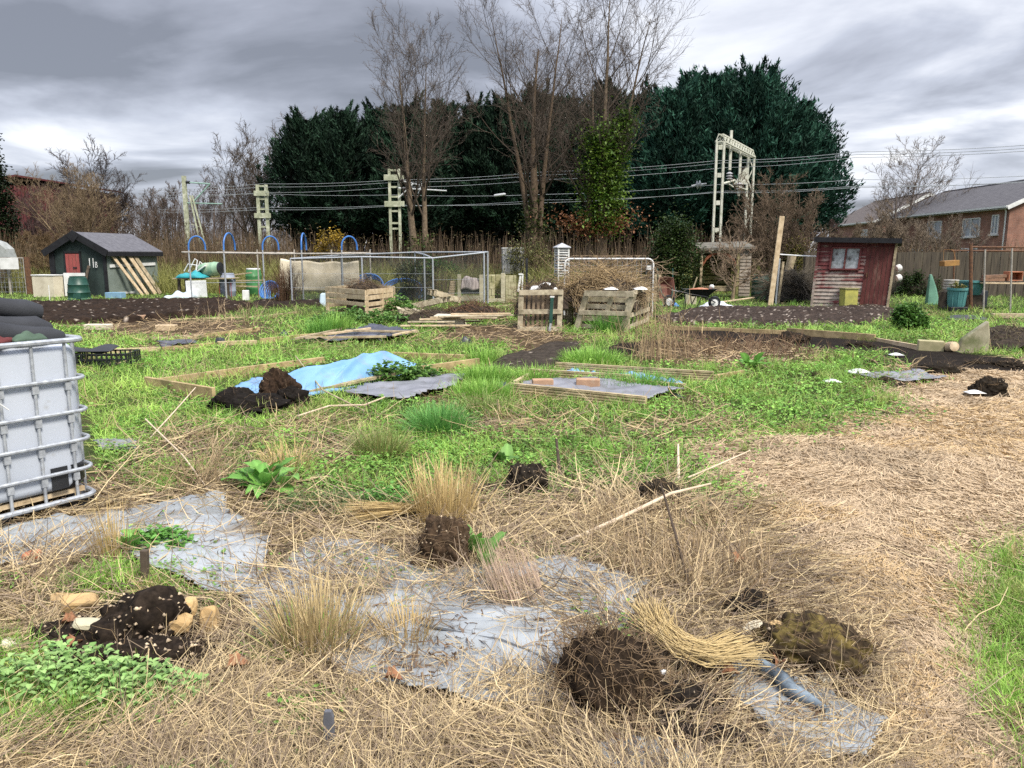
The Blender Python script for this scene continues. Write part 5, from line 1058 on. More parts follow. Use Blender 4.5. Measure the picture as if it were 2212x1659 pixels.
def junk():
    p = GZ(1, 1640, 1400); Y = p[1] + .9; zt = Q(430, 620, Y)[2]
    a = Q(382, 650, Y)[0]; b = Q(506, 650, Y)[0]; t = thing('trestle', 'makeshift plank bench under the heap of plot gear', 'bench', ((a + b) / 2, Y + .2, 0))
    for dy in (-.35, -.1, .15, .4): mb = MB(); mb.box((0, dy, .72 + .01 * dy), (b - a, .2, .04)); mb.build('board', WOOD, t, bev=.005)
    for sx in (-1, 1):
        for dy in (-.3, .35): mb = MB(); mb.box((sx * (b - a) * .42, dy, .35), (.09, .09, .70)); mb.build('leg', DARKW, t)
    q = Q(455, 595, Y + .35); barrel((q[0] - .35, Y + .35, .745), .27, .82, LTGREEN, 'pale green barrel lying on its side on the plank bench', R(-12))
    TEAL = M('teal_sheet', (.03, .30, .33), (.02, .20, .23), 4, .5, bump=.4, bsc=9)
    w = px(62, Y)
    def f(u, v): q = (math.sin(math.pi * u) ** .45) * (math.sin(math.pi * v) ** .5); return ((u - .5) * w, (v - .5) * .7, q * (.20 + .05 * math.sin(u * 13) + .04 * math.sin(v * 9 + u * 5)))
    cloth('tarpaulin', 'crumpled teal tarpaulin lying on the plank bench', 'tarpaulin', (Q(419, 600, Y)[0], Y - .05, .745), 0, f, 30, 16, TEAL, .01)
    CL = M('clear_white_film', (.62, .70, .74), (.5, .57, .62), 3, .35, bump=.4, bsc=7)
    w = px(62, Y)
    def f2(u, v): q = math.sin(math.pi * min(u * 1.0, 1)) ** .4 * math.sin(math.pi * min(1, v)) ** .6; return ((u - .5) * w, (v - .5) * .8, q * (.34 * (.5 + .5 * u) + .06 * math.sin(u * 15 + v * 4)))
    cloth('plastic_film', 'crumpled pale clear film on the grass before the plank bench', 'plastic film', (Q(392, 645, Y - .7)[0], Y - .75, -.01), 0, f2, 30, 16, CL, .008)
    q = Q(427, 640, Y - .35); mb = MB(); mb.bar((-px(22, Y), 0, .32), (px(22, Y), 0, .34), .04, .64); tag(mb.build('white_board', WHITEP, None, bev=.01, loc=(q[0], Y - .42, 0)), 'white panel leaning on the front of the plank bench', 'board')
    # folded chair frame
    c = Q(*Z(1, 1570, 1170), Y + .1); t = thing('folding_chair', 'upturned white folding chair frame on top of the gear', 'chair', (c[0], Y + .15, .75)); s = px(1, Y) / 3.78
    def zz(x, y): return ((x - 1570) * s, 0, (1250 - y) * s * .95)
    for dy, pts in ((-.12, [(1510, 1200), (1545, 1140), (1620, 1150), (1600, 1235)]), (.16, [(1520, 1205), (1580, 1095), (1600, 1110), (1570, 1235)]), (.05, [(1600, 1200), (1630, 1118), (1655, 1150)])):
        mb = MB(); mb.tube([tuple(np.array(zz(*q)) + (0, dy, .02)) for q in pts], .022, 8); mb.build('frame', WHITEP, t, True)
    mb = MB(); mb.bar(tuple(np.array(zz(1600, 1215)) + (0, -.1, .0)), tuple(np.array(zz(1690, 1150)) + (0, -.1, 0)), .35, .03); mb.build('seat', WHITEP, t)
    for u, v0, v1, w_, lab in ((524.5, 629, 650, 15, 'small white bucket in front of the green barrel'), (520, 640, 652, 1, '')):
        if not lab: continue
        q = G(u, v1); box_thing('white_bucket', lab, 'bucket', (q[0], q[1] + .35, 0), (.22, .22, .36), WHITEP, .2, None, .03)
    for i, (x, y, l, a, lab) in enumerate([(2010, 1255, 1.5, .02, 'topmost grey plank of the stack behind the barrels'), (1960, 1300, 1.6, -.03, 'lowest grey plank of the stack behind the barrels'), (1930, 1205, 1.2, .12, 'grey plank slanting up from the stack behind the barrels')]):
        q = Q(*Z(1, x, y), Y + 1.0); mb = MB(); mb.box((0, 0, 0), (l, .18, .05), Matrix.Rotation(-a, 3, 'Y')); tag(mb.build('plank', WOOD, None, bev=.004, loc=q), lab, 'plank', 'planks stacked behind the barrels')
junk()
def hose(u, v, w, h, Y, turns, label, squash=.6):
    q = Q(u, v, Y); t = thing('pipe_coil', label, 'pipe coil', (q[0], Y, 0))
    for k in range(turns):
        mb = MB(); a = w / 2 * (1 - .07 * k); b = h * (1 - .07 * k); n = 26; mb.tube([(a * math.cos(math.pi * 2 * i / n) + .03 * k, .06 * k + .35 * math.sin(math.pi * 2 * i / n) * .6, max(.04, b * (.5 + .5 * math.sin(math.pi * 2 * i / n)))) for i in range(n)], .028, 7, True); mb.build('coil_turn', BLUEPIPE, t, True)
hose(582, 640, px(40, 28.5), .66, 28.6, 6, 'blue water pipe coiled upright left of the cream cloth')
hose(795, 620, px(66, 29.0), .92, 29.0, 4, 'blue water pipe coil rising behind the pallet compost box')
hose(870, 625, px(84, 29.5), .72, 29.6, 3, 'low blue water pipe coil at the right of the compost box')
def bluesheet():
    a = GZ(2, 1360, 1215); w = px(58, a[1])
    def f(u, v): return ((u) * w, .1 * math.sin(u * 5) + .15 * v, .52 * v * (1 - (2 * u - 1) ** 4 * .6) + .0)
    cloth('blue_sheet', 'dull blue plastic sheet leaning under the low pipe coil', 'plastic sheet', (a[0], a[1] + .4, 0), 0, f, 20, 8, M('dull_blue', (.06, .11, .17), (.04, .075, .12), 3, .5, bump=.3, bsc=9), .01)
    a = GZ(2, 740, 1258); w = px(20, a[1])
    def f(u, v): return (u * w + .02 * v, .12 * v, .52 * v * (.75 + .25 * u) + .02 * math.sin(u * 9))
    cloth('plastic_sheet', 'pale blue-grey plastic panel leaning on the left of the compost box', 'panel', (a[0], a[1], -.02), 0, f, 8, 8, M('pale_bluegrey', (.42, .52, .58), (.33, .42, .48), 4, .5), .01)
bluesheet()
for i, (k, x, y, h, c, lab) in enumerate([(1, 1795, 1390, .5, 'red', 'left thin red stake at the foot of the grey-blue barrel'), (1, 1890, 1390, .5, 'red', 'right thin red stake at the foot of the grey-blue barrel'), (2, 245, 1190, .5, 'red', 'thin red stake right of the green barrel'), (1, 408, 1428, .5, 'w', 'thin pale stake in the grass left of the compost bin'), (1, 750, 1360, .42, 'w', 'thin white stake right of the compost bin')]):
    q = GZ(k, x, y); mb = MB(); mb.tube([(0, 0, -.05), (.01, 0, h * 1.15)], .014 if c == 'w' else .012, 6); tag(mb.build('stake', WHITEP if c == 'w' else M('red_paint', (.35, .05, .04), None, 4), None, loc=q), lab, 'stake')
def dead_stalks(name, label, p, n, h, spread, col=TAN, cat='dead plant', seed=1, w=.02, curl=.6, group=None, lean=.35):
    g = np.random.default_rng(seed); nb = NB(); b = np.zeros((n, 3)); b[:, :2] = g.normal(size=(n, 2)) * spread; L = h * (.5 + .7 * g.random(n)); az = g.random(n) * 6.28; d = np.stack((np.sin(az) * lean * g.random(n), np.cos(az) * lean * g.random(n), np.ones(n)), 1)
    P = grow(b, d, L, 4, .10, .0); r = w / 2; tubes_np(nb, P, np.tile(np.linspace(r, r * .4, 5), (n, 1)), cmix(*col, n), 3)
    s, d2, L2, r2 = kids(P, np.full((n, 5), r), L, 4, .3, .95, 20, 60, .35, .6); P2 = grow(s, d2, L2, 2, .15, 0); tubes_np(nb, P2, np.tile(np.linspace(r * .5, r * .25, 3), (len(P2), 1)), cmix(*col, len(P2)), 3)
    return tag(_at(nb, name, p), label, cat, group, 'stuff' if spread >= .45 else None)
def _at(nb, name, p):
    o = nb.build(name, A_STRAW); o.location = tuple(float(q) for q in p); return o
dead_stalks('dead_perennial', 'dark brown dead perennial clump in front of the cream cloth', GZ(2, 455, 1235) + (0, .1, 0), 150, 1.15, .22, ((.16, .09, .05), (.08, .05, .03)), seed=3, w=.018)
dead_stalks('dead_perennial', 'brown leafless shrublet inside the netted cage beside the brick pile', GZ(2, 1600, 1210) + (.2, .6, 0), 110, 1.0, .35, ((.20, .14, .09), (.10, .07, .05)), seed=4)
# ------------------------------------------------------------------ pallet compost box
SOILM = M('dark_compost', (.05, .036, .024), (.018, .013, .009), 14, .95, bump=.8, bd=.04, bsc=30)
def mound(name, label, p, rx, ry, h, m, seed, straw=0, cat='heap', col=TAN, slen=(.15, .5), base=0.0, n=40, group=None, sw=.012):
    t = thing(name, label, cat, (p[0], p[1], p[2] if len(p) > 2 else 0), 0, group); g = np.random.default_rng(seed); xs = np.linspace(-1, 1, n); X, Y = np.meshgrid(xs, xs); x, y = X.ravel(), Y.ravel(); r = np.sqrt(x * x + y * y)
    rr = r * (1 + .35 * (vn(x * 1.6 + seed, y * 1.6, 2) - .5)); z = h * np.clip(1 - rr ** 2, 0, 1) ** .8 * (.6 + .8 * fbm(x * 2.2 + seed, y * 2.2, 1)) + .10 * h * (vn(x * 7, y * 7 + seed, 3) - .5) * (rr < .95) - .04 * (rr >= .95) + base
    i = (np.arange(n - 1)[:, None] * n + np.arange(n - 1)[None]).ravel(); F = np.stack((i, i + 1, i + n + 1, i + n), 1); F = F[(rr[F] < 1.08).any(1)]; us = np.unique(F); mp = -np.ones(n * n, int); mp[us] = np.arange(len(us))
    mesh_np('mound', np.stack((x * rx, y * ry, z), 1)[us], mp[F], m, t, None, True)
    if straw:
        nb = NB(); a = g.random(straw) * 6.28; q = np.sqrt(g.random(straw)) * .95; bx, by = q * np.cos(a), q * np.sin(a); bz = h * np.clip(1 - q ** 2, 0, 1) ** .8 * (.75 + .5 * g.random(straw)) + base
        L = g.uniform(*slen, straw); d = np.stack((np.cos(a * 3 + 1), np.sin(a * 3 + 1), g.normal(size=straw) * .55), 1); P = grow(np.stack((bx * rx, by * ry, bz), 1), d, L, 4, .28, -.06); P[:, :, 2] = np.maximum(P[:, :, 2], .01)
        tubes_np(nb, P, np.tile(np.linspace(sw / 2, sw / 4, 5), (straw, 1)), cmix(*col, straw, .3), 3); nb.build('stems', A_STRAW, t)
    return t
def compost_box():
    L_ = GZ(2, 850, 1320); Mid = GZ(2, 1130, 1365); Rr = GZ(2, 1335, 1330); t = thing('compost_box', 'hexagonal compost box nailed from pale pallet boards', 'compost box', Mid)
    def top(u, v, Y): return Q(*Z(2, u, v), Y)[2]
    H = top(1130, 1130, Mid[1]); back = Mid + (Rr - Mid) * .5 + (L_ - Mid) * .5
    A, B, Cc = L_ - Mid, np.zeros(3), Rr - Mid; A[0] -= .15; D = A + np.array((.35, .95, 0)); E = Cc + np.array((-.10, 1.05, 0))
    faces = [(A, B), (B, Cc), (Cc, E), (E, D), (D, A)]
    for k, (a, b) in enumerate(faces):
        mb = MB(); n = np.cross(b - a, (0, 0, 1.0)); n = n / np.linalg.norm(n) * .02
        for j, f in enumerate((.08, .30, .52, .74, .95)):
            if k == 0 and j in (0, 1): continue
            w = (.11, .10, .10, .11, .13)[j]; mb.bar(a + n + (0, 0, H * f), b + n + (0, 0, H * (f + (.02 if j % 2 else -.01))), .022, w)
        if k == 0: mb.bar(a * .35 + n + (0, 0, H * .1), b + n + (0, 0, H * .07), .022, .12)
        mb.build('slats', PALE if k < 2 else WOOD, t, bev=.003)
    for a in (A, B, Cc, D, E, Cc * .6): mb = MB(); c = (a - back + Mid); mb.bar(a * .985 + (0, .03, -.05), a * .985 + (0, .03, H), .09, .06, (0, 1, 0)); mb.build('post', PALE, t, bev=.004)
    c = Mid + (A + Cc + D + E) / 4 - np.array((0, .04, 0)); mound('compost_heap', 'heap of dead stems and compost filling the hexagonal pallet box', (c[0], c[1], 0), .58, .48, H * .42, SOILM, 5, 420, 'compost heap', ((.22, .15, .09), (.10, .07, .045)), (.15, .5), H * .78)
    t2 = t; mb = MB(); q = [(math.cos(i * 1.2566) * .55, math.sin(i * 1.2566) * .42) for i in range(5)]; mb.prism(q, .02, H * .82, 'z'); o = mb.build('contents', SOILM, t2, loc=(c - Mid) * (1, 1, 0))
compost_box()
# ------------------------------------------------------------------ concrete block bay
BLOCK = M('mossy_concrete_block', (.46, .42, .27), (.32, .30, .17), 6, .9, c3=(.16, .17, .05), sc3=2.0, th3=(.48, .66), bsc=50)
CONC = M('concrete', (.50, .46, .33), (.36, .33, .23), 8, .9, c3=(.24, .23, .12), sc3=2.5, th3=(.55, .75), bsc=60)
def block_bay():
    Y = GZ(3, 225, 1022)[1]; x0 = Q(*Z(3, 212, 1000), Y)[0]; t = thing('block_bay', 'open bay of mossy concrete blocks and posts right of the fruit cage', 'compost bay', (x0, Y, 0)); s = px(1, Y) / 3.78
    def X(x): return (x - 212) * s
    H = 1.0
    for a, b, h in ((212, 240, 230), (390, 432, 228), (566, 600, 240)): mb = MB(); mb.box(((X(a) + X(b)) / 2, 0, h * s / 2), (X(b) - X(a), .12, h * s)); mb.build('post', CONC, t, bev=.01)
    bh = 56 * s
    def wall(p, q, rows, n):
        mb = MB(); p = np.array(p); q = np.array(q); d = (q - p); L = np.linalg.norm(d); d = d / L; bw = L / n
        for r_ in range(rows):
            off = bw / 2 if r_ % 2 else 0; e = -off
            while e < L - .02:
                a, b = max(0, e), min(L, e + bw); e += bw
                if b - a < .05: continue
                c = p + d * (a + b) / 2; mb.box((c[0], c[1], r_ * bh + bh / 2), (b - a - .012, .12, bh - .012), Matrix.Rotation(math.atan2(d[1], d[0]), 3, 'Z'))
        mb.build('block_wall', BLOCK, t, bev=.008)
    wall((X(602), .0), (X(692), -.02), 4, 2); wall((X(435), 1.1), (X(600), 1.1), 4, 3); wall((X(500), .1), (X(500), 1.0), 4, 2); wall((X(432), .02), (X(505), .05), 4, 2); wall((X(590), .1), (X(590), 1.0), 4, 2); wall((X(240), 1.1), (X(400), 1.1), 3, 3)
    mb = MB(); mb.box((X(315), -.02, 38 * s), (X(390) - X(242), .08, 40 * s)); mb.box((X(510), -.01, 22 * s), (X(566) - X(434), .08, 30 * s)); mb.build('base_board', CONC, t)
    mb = MB(); mb.box((X(315), .04, 110 * s), (X(388) - X(242), .03, 72 * s)); tag(mb.build('panel', M('slate_grey_panel', (.10, .105, .125), (.08, .085, .1), 4, .6), None, loc=(x0, Y, 0)), 'slate-grey panel slotted between two posts of the block bay', 'panel')
    BL = M('striped_blanket', (.46, .40, .37), (.20, .17, .16), 3, .95, (14, 1, 1), lo=.42, hi=.58, bsc=60)
    def f(u, v): a = math.pi * v; return ((u - .5) * 150 * s * (1 - .06 * math.sin(a)), -.22 * math.cos(a) + .03 * math.sin(u * 9), (60 * math.sin(a) + (8 * math.sin(u * 7))) * s * (1 - .5 * (1 - math.sin(math.pi * u)) ** 2) + 148 * s - .18 * abs(math.cos(a)) ** 3)
    cloth('blanket', 'striped greyish blanket draped over the panel in the block bay', 'blanket', (x0 + X(315), Y + .12, .02), 0, f, 24, 14, BL, .03)
    a = GZ(3, 712, 905); mb = MB(); mb.bar((0, 0, 0), (.10, .03, .62), .07, .05, (0, 1, 0)); mb.bar((.14, 0, .0), (.16, .03, .6), .05, .05, (0, 1, 0)); mb.bar((0.02, 0, .6), (.16, 0, .6), .05, .05); tag(mb.build('wooden_frame', WHITEP, None, loc=(Q(*Z(3, 705, 905), Y + .3)[0], Y + .3, .36)), 'leaning white wooden frame right of the block bay', 'frame')
    b = GZ(3, 150, 1020); mb = MB()
    for i in range(9): mb.box((.03 * i / 2 + .01 * (i % 2), 0, .045 + i * .082), (.2, .11, .07))
    tag(mb.build('brick_pile', M('buff_brick', (.45, .36, .24), (.33, .25, .16), 8, .9), None, bev=.006, loc=b), 'slim leaning pile of buff bricks left of the block bay', 'brick pile')
block_bay()
def angle_post():
    b = GZ(3, 775, 905); Y = 21.5; a = Q(*Z(3, 775, 900), Y); T = Q(*Z(3, 775, 655), Y); t = thing('angle_post', 'black steel angle post with a diagonal strut behind the pallet bins', 'post', (a[0], Y, 0))
    mb = MB(); mb.box((0, 0, T[2] / 2), (.06, .06, T[2])); mb.build('post', BLKPLA, t); e = Q(*Z(3, 835, 830), Y); mb = MB(); mb.bar((.02, 0, T[2] - .75), (e[0] - a[0], 0, e[2]), .04, .04, (0, 1, 0)); mb.build('strut', BLKPLA, t)
angle_post()
# ------------------------------------------------------------------ pallet bins in the middle
OLDP = M('weathered_pallet', (.56, .49, .35), (.32, .27, .19), 10, .88, c3=(.17, .15, .09), sc3=2.4, th3=(.52, .72), bsc=45)
PB = GZ(3, 700, 1245)
def pallet(name, label, bl, br, H, skew, hslats, vslats, postw=.10, group='pallets forming the compost bins', lean=0.0, backs=(), m=OLDP, m2=None):
    t = thing(name, label, 'pallet', bl, math.atan2(br[1] - bl[1], br[0] - bl[0]), group); L = float(np.linalg.norm((br - bl)[:2]))
    def X(x, z): return x + skew * z / H
    def Yy(z): return lean * z / H
    for x in (.04, L - .04): mb = MB(); mb.bar((X(x, 0), 0, -.03), (X(x, H), Yy(H), H), postw, .09, (0, 1, 0)); mb.build('post', m, t, bev=.005)
    for f, w in hslats: z = f * H; mb = MB(); mb.bar((X(.0, z), Yy(z) - .06, z), (X(L, z), Yy(z) - .06, z + .015), .022, w); mb.build('slat', m, t, bev=.003)
    for f, w in backs: z = f * H; mb = MB(); mb.bar((X(.0, z), Yy(z) + .06, z), (X(L, z), Yy(z) + .06, z), .02, w); mb.build('slat', m, t, bev=.003)
    for f, w, y in vslats: x = f * L; mb = MB(); mb.bar((X(x, 0), y, .02), (X(x, H), y + Yy(H), H - .03), w, .022, (0, 1, 0)); mb.build('slat', m2 or m, t, bev=.003)
    return t
pa, pb_ = GZ(3, 705, 1248), GZ(3, 1055, 1250); HA = Q(*Z(3, 700, 918), pa[1])[2]
pallet('pallet', 'upright grey pallet with close vertical slats at the left of the bins', pa, pb_, HA, .03, [(.94, .11), (.47, .10), (.04, .10)], [(q, .058, .05) for q in np.linspace(.12, .88, 8)], .11, m2=M('shaded_pallet', (.28, .21, .14), (.15, .11, .075), 10, .9))  # inner slats: their shade is put into a darker timber colour
qa, qb = GZ(3, 1165, 1240), GZ(3, 1560, 1262); HB = Q(*Z(3, 1200, 925), qa[1])[2]
pallet('pallet', 'lopsided pallet with wide gaps leaning right in the middle of the bins', qa, qb, HB, .27, [(.95, .12), (.46, .10)], [(.55, .10, .0)], .12, backs=[(.80, .10), (.62, .10), (.30, .10), (.10, .09)])
ra, rb = qb + np.array((.10, .15, 0)), GZ(3, 1828, 1235) + np.array((0, 1.2, 0))
pallet('pallet', 'pallet turned end on, forming the right side of the bins', ra, rb, HB * 1.02, .04, [(.95, .09), (.68, .09), (.40, .09), (.12, .09)], [(q, .10, .06) for q in (.2, .4, .6, .8)], .10)
pallet('pallet', 'hidden pallet behind the stems, forming the back of the bins', pa + np.array((.1, 1.3, 0)), pa + np.array((1.25, 1.45, 0)), HA * .95, 0, [(.93, .1), (.7, .1), (.45, .1), (.2, .1)], [], .1)
b = GZ(3, 968, 1250); t = thing('spade', 'dark green post with pale tip standing against the left pallet', 'post', (b[0], b[1] - .12, 0)); h_ = Q(*Z(3, 985, 975), b[1])[2]; mb = MB(); mb.bar((0, 0, .18), (.03, .05, h_), .07, .05, (0, 1, 0)); mb.build('shaft', GRNPLA, t, bev=.006); mb = MB(); mb.bar((-.02, -.01, 0), (0, 0, .2), .045, .03, (0, 1, 0)); mb.build('tip', GALV, t); mb = MB(); mb.box((.032, .052, h_ + .012), (.09, .06, .03)); mb.build('cap', WHITEP, t)
b = GZ(3, 1125, 1180); lean('plank', 'short yellow-brown board wedged between the two front pallets', 'plank', 3, (1125, 1190), (1135, 1050), .16, .03, MOSSW)
def heaps():
    c = (pa + rb) / 2; Yc = PB[1]
    mound('bramble_heap', 'heap of dead brown weeds filling the left pallet bin', (pa[0] + .62, pa[1] + .8, 0), .5, .5, .5, SOILM, 8, 380, 'weed heap', ((.15, .105, .065), (.07, .05, .033)), (.15, .5), .48)
    mound('straw_heap', 'pale straw and bean haulm heaped on the middle pallet bin', (qa[0] + .75, qa[1] + 1.0, 0), .95, .75, .55, SOILM, 9, 1500, 'straw heap', ((.50, .37, .20), (.28, .20, .11)), (.25, .75), .62)
    mound('weed_heap', 'dark tangle of dead weeds spilling over the right pallet', (ra[0] + .0, ra[1] + .8, 0), .38, .6, .35, SOILM, 10, 300, 'weed heap', ((.34, .26, .16), (.16, .12, .08)), (.2, .5), .5)
    POLY = M('white_foam', (.78, .78, .76), (.66, .66, .63), 5, .8, bump=.2)
    for x, y, w, h, lab in ((915, 912, .62, .16, 'white plastic bag lying on top of the left pallet bin'), (1460, 912, .3, .05, 'white plastic scrap on top of the middle pallet'), (1700, 912, .3, .06, 'small white plastic scrap on top of the right pallet')):
        q = Q(*Z(3, x, y), qa[1] + .30 + (.35 if x < 1000 else 0))
        def f(u, v): k = math.sin(math.pi * u) ** .5 * math.sin(math.pi * v) ** .5; return ((u - .5) * w, (v - .5) * .4, h * k * (.75 + .25 * math.sin(u * 8 + v * 5)))
        cloth('plastic_bag', lab, 'plastic scrap', q, 0, f, 18, 10, POLY, .006)
heaps()
def gate():
    Y = 19.6; a = Q(*Z(3, 1085, 880), Y); b = Q(*Z(3, 1805, 880), Y); zt = Q(*Z(3, 1400, 662), Y)[2]; w = b[0] - a[0]; t = thing('metal_gate', 'white tubular gate frame standing behind the bins, overgrown with dead bramble', 'gate', (a[0], Y, 0)); r = .14
    p = [(0, 0, -.05), (0, 0, zt - r)] + [(r - r * math.cos(R(q)), 0, zt - r + r * math.sin(R(q))) for q in (22, 45, 68, 90)] + [(w - r + r * math.sin(R(q)), 0, zt - r + r * math.cos(R(q))) for q in (0, 22, 45, 68, 90)] + [(w, 0, -.05)]
    mb = MB(); mb.tube(p, .022, 8); mb.build('frame', WHITEP, t, True); mb = MB()
    for x in np.arange(.12, w, .12): mb.tube([(x, 0, .05), (x, 0, zt - .02)], .004, 4)
    for z in np.arange(.15, zt, .15): mb.tube([(.02, 0, z), (w - .02, 0, z)], .004, 4)
    mb.build('mesh', GALV, t); mb = MB(); mb.box((w - .12, -.03, zt - .22), (.13, .02, .10)); mb.build('tag', WHITEP, t)
    nb = NB(); n = 620; g = np.random.default_rng(4); st = np.stack((g.uniform(-.05, w, n), g.normal(size=n) * .12 + .08, g.uniform(.25, zt, n)), 1); P = grow(st, g.normal(size=(n, 3)) * np.array((1, .35, 1.0)), g.uniform(.4, 1.1, n), 6, .4, -.05); P[:, :, 2] = np.clip(P[:, :, 2], .05, zt + .08)
    tubes_np(nb, P, np.tile(np.linspace(.008, .004, 7), (n, 1)), cmix((.40, .29, .18), (.20, .14, .09), n, .25), 3); o = nb.build('dead_bramble', A_STRAW); o.location = (a[0], Y, 0); tag(o, 'mat of tan dead bramble stems hanging on the gate frame', 'bramble')
    mound('bramble_heap', 'mound of dead brown bramble at the foot of the gate frame', (a[0] + w * .5, Y + .45, 0), w * .55, .5, 1.0, SOILM, 12, 900, 'weed heap', ((.30, .22, .13), (.13, .09, .06)), (.3, .8), .1)
gate()
mound('bramble_heap', 'sprawl of dead brown fern and bramble left of the gate frame', tuple(Q(1160, 610, 20.0)[:2]) + (0,), .6, .5, .65, SOILM, 14, 450, 'weed heap', ((.32, .22, .13), (.14, .10, .06)), (.25, .7), .15)
leafy('nettle_patch', 'green nettles growing between the black angle post and the gate', 'plant', tuple(Q(1200, 615, 20.5)[:2]) + (0,), (.5, .3, .9), 500, ((.06, .12, .02), (.12, .2, .04)), (.05, .11), 16, seed=21)
# ------------------------------------------------------------------ barrows, right-hand corner
def wheel(mb_t, mb_r, c, r, w, ax='X'):
    Mx = Matrix.Rotation(R(90), 3, 'Y' if ax == 'X' else 'X'); mb_t.lathe([(r * .62, -w / 2), (r * .92, -w / 2), (r, -w / 4), (r, w / 4), (r * .92, w / 2), (r * .62, w / 2)], 22, c, Mx, False, False); mb_r.lathe([(r * .08, -w * .45), (r * .2, -w * .45), (r * .60, -w * .25), (r * .64, -w * .4), (r * .64, w * .4), (r * .60, w * .25), (r * .2, w * .45), (r * .08, w * .45)], 22, c, Mx)
def barrow_tray(l, w, d, m, name, t, Mx=None, off=(0, 0, 0)):
    rings = [(.50, .42, 0), (.86, .78, d * .75), (1.0, .92, d), (1.04, .98, d), (.97, .90, d - .01), (.82, .74, d * .74), (.46, .38, .02)]; vs = []
    for a, b, z in rings:
        for x, y in ((-1, -1), (0, -1.08), (1, -1), (1.1, 0), (1, 1), (0, 1.08), (-1, 1), (-1.06, 0)): v = Vector((x * a * l / 2, y * b * w / 2, z)); vs.append((Mx @ v if Mx else v) + Vector(off))
    mb = MB(); n = 8; mb.add(vs, [(i * n + j, i * n + (j + 1) % n, (i + 1) * n + (j + 1) % n, (i + 1) * n + j) for i in range(6) for j in range(n)] + [tuple(range(n))[::-1], tuple(range(6 * n, 7 * n))]); return mb.build(name, m, t)
def barrow_upright():
    b = GZ(3, 1895, 1062); t = thing('wheelbarrow', 'rusty wheelbarrow stood on end with its wheel showing, beside the bins', 'wheelbarrow', (b[0] + .05, b[1] + .25, 0), .25)
    ta, ri = MB(), MB(); wheel(ta, ri, (.02, -.30, .20), .20, .09, 'Y'); w_ = ta.build('tyre', BLKPLA, t, True); ri.build('rim', WHITEP, w_, True)
    barrow_tray(.62, .52, .22, M('rust_red_tray', (.17, .065, .045), (.1, .045, .035), 7, .7), 'tray', t, Matrix.Rotation(R(78), 3, 'X') @ Matrix.Rotation(R(90), 3, 'Z'), (-.02, .02, .56))
    for s in (-1, 1): mb = MB(); mb.tube([(.02 + s * .06, -.30, .20), (s * .18, -.18, .45), (s * .24, -.06, .85), (s * .26, -.0, 1.20)], .018, 7); mb.tube([(s * .24, -.06, .8), (s * .28, -.22, .55), (s * .27, -.12, .02)], .014, 7); mb.build('handle', GRNPLA, t, True)
    q = GZ(3, 1942, 1050); mb = MB(); mb.bar((0, 0, 0), (.03, .06, .62), .22, .02, (0, 1, 0)); tag(mb.build('board', WHITEP, None, loc=(q[0] - .02, q[1] + .5, 0)), 'cream board standing just right of the upended wheelbarrow', 'board')
    q = GZ(3, 1960, 1050); f = lambda u, v: ((u - .5) * .5, (v - .5) * .3, .14 * math.sin(math.pi * u) ** .5 * math.sin(math.pi * v) * (.7 + .3 * math.sin(u * 11))); cloth('blue_sheet', 'scrap of blue sheet on the ground by the upended wheelbarrow', 'plastic sheet', q, 0, f, 14, 8, BLUEPIPE, .006)
    for x, y, h, lab in ((1815, 1000, .95, 'left grey board standing behind the upended wheelbarrow'), (1848, 1000, .92, 'right grey board standing behind the upended wheelbarrow')): q = GZ(3, x, y); mb = MB(); mb.box((0, 0, h / 2), (.10, .03, h)); tag(mb.build('board', WOOD, None, loc=(q[0], q[1] - .2, 0)), lab, 'board', 'boards behind the upended wheelbarrow')
barrow_upright()
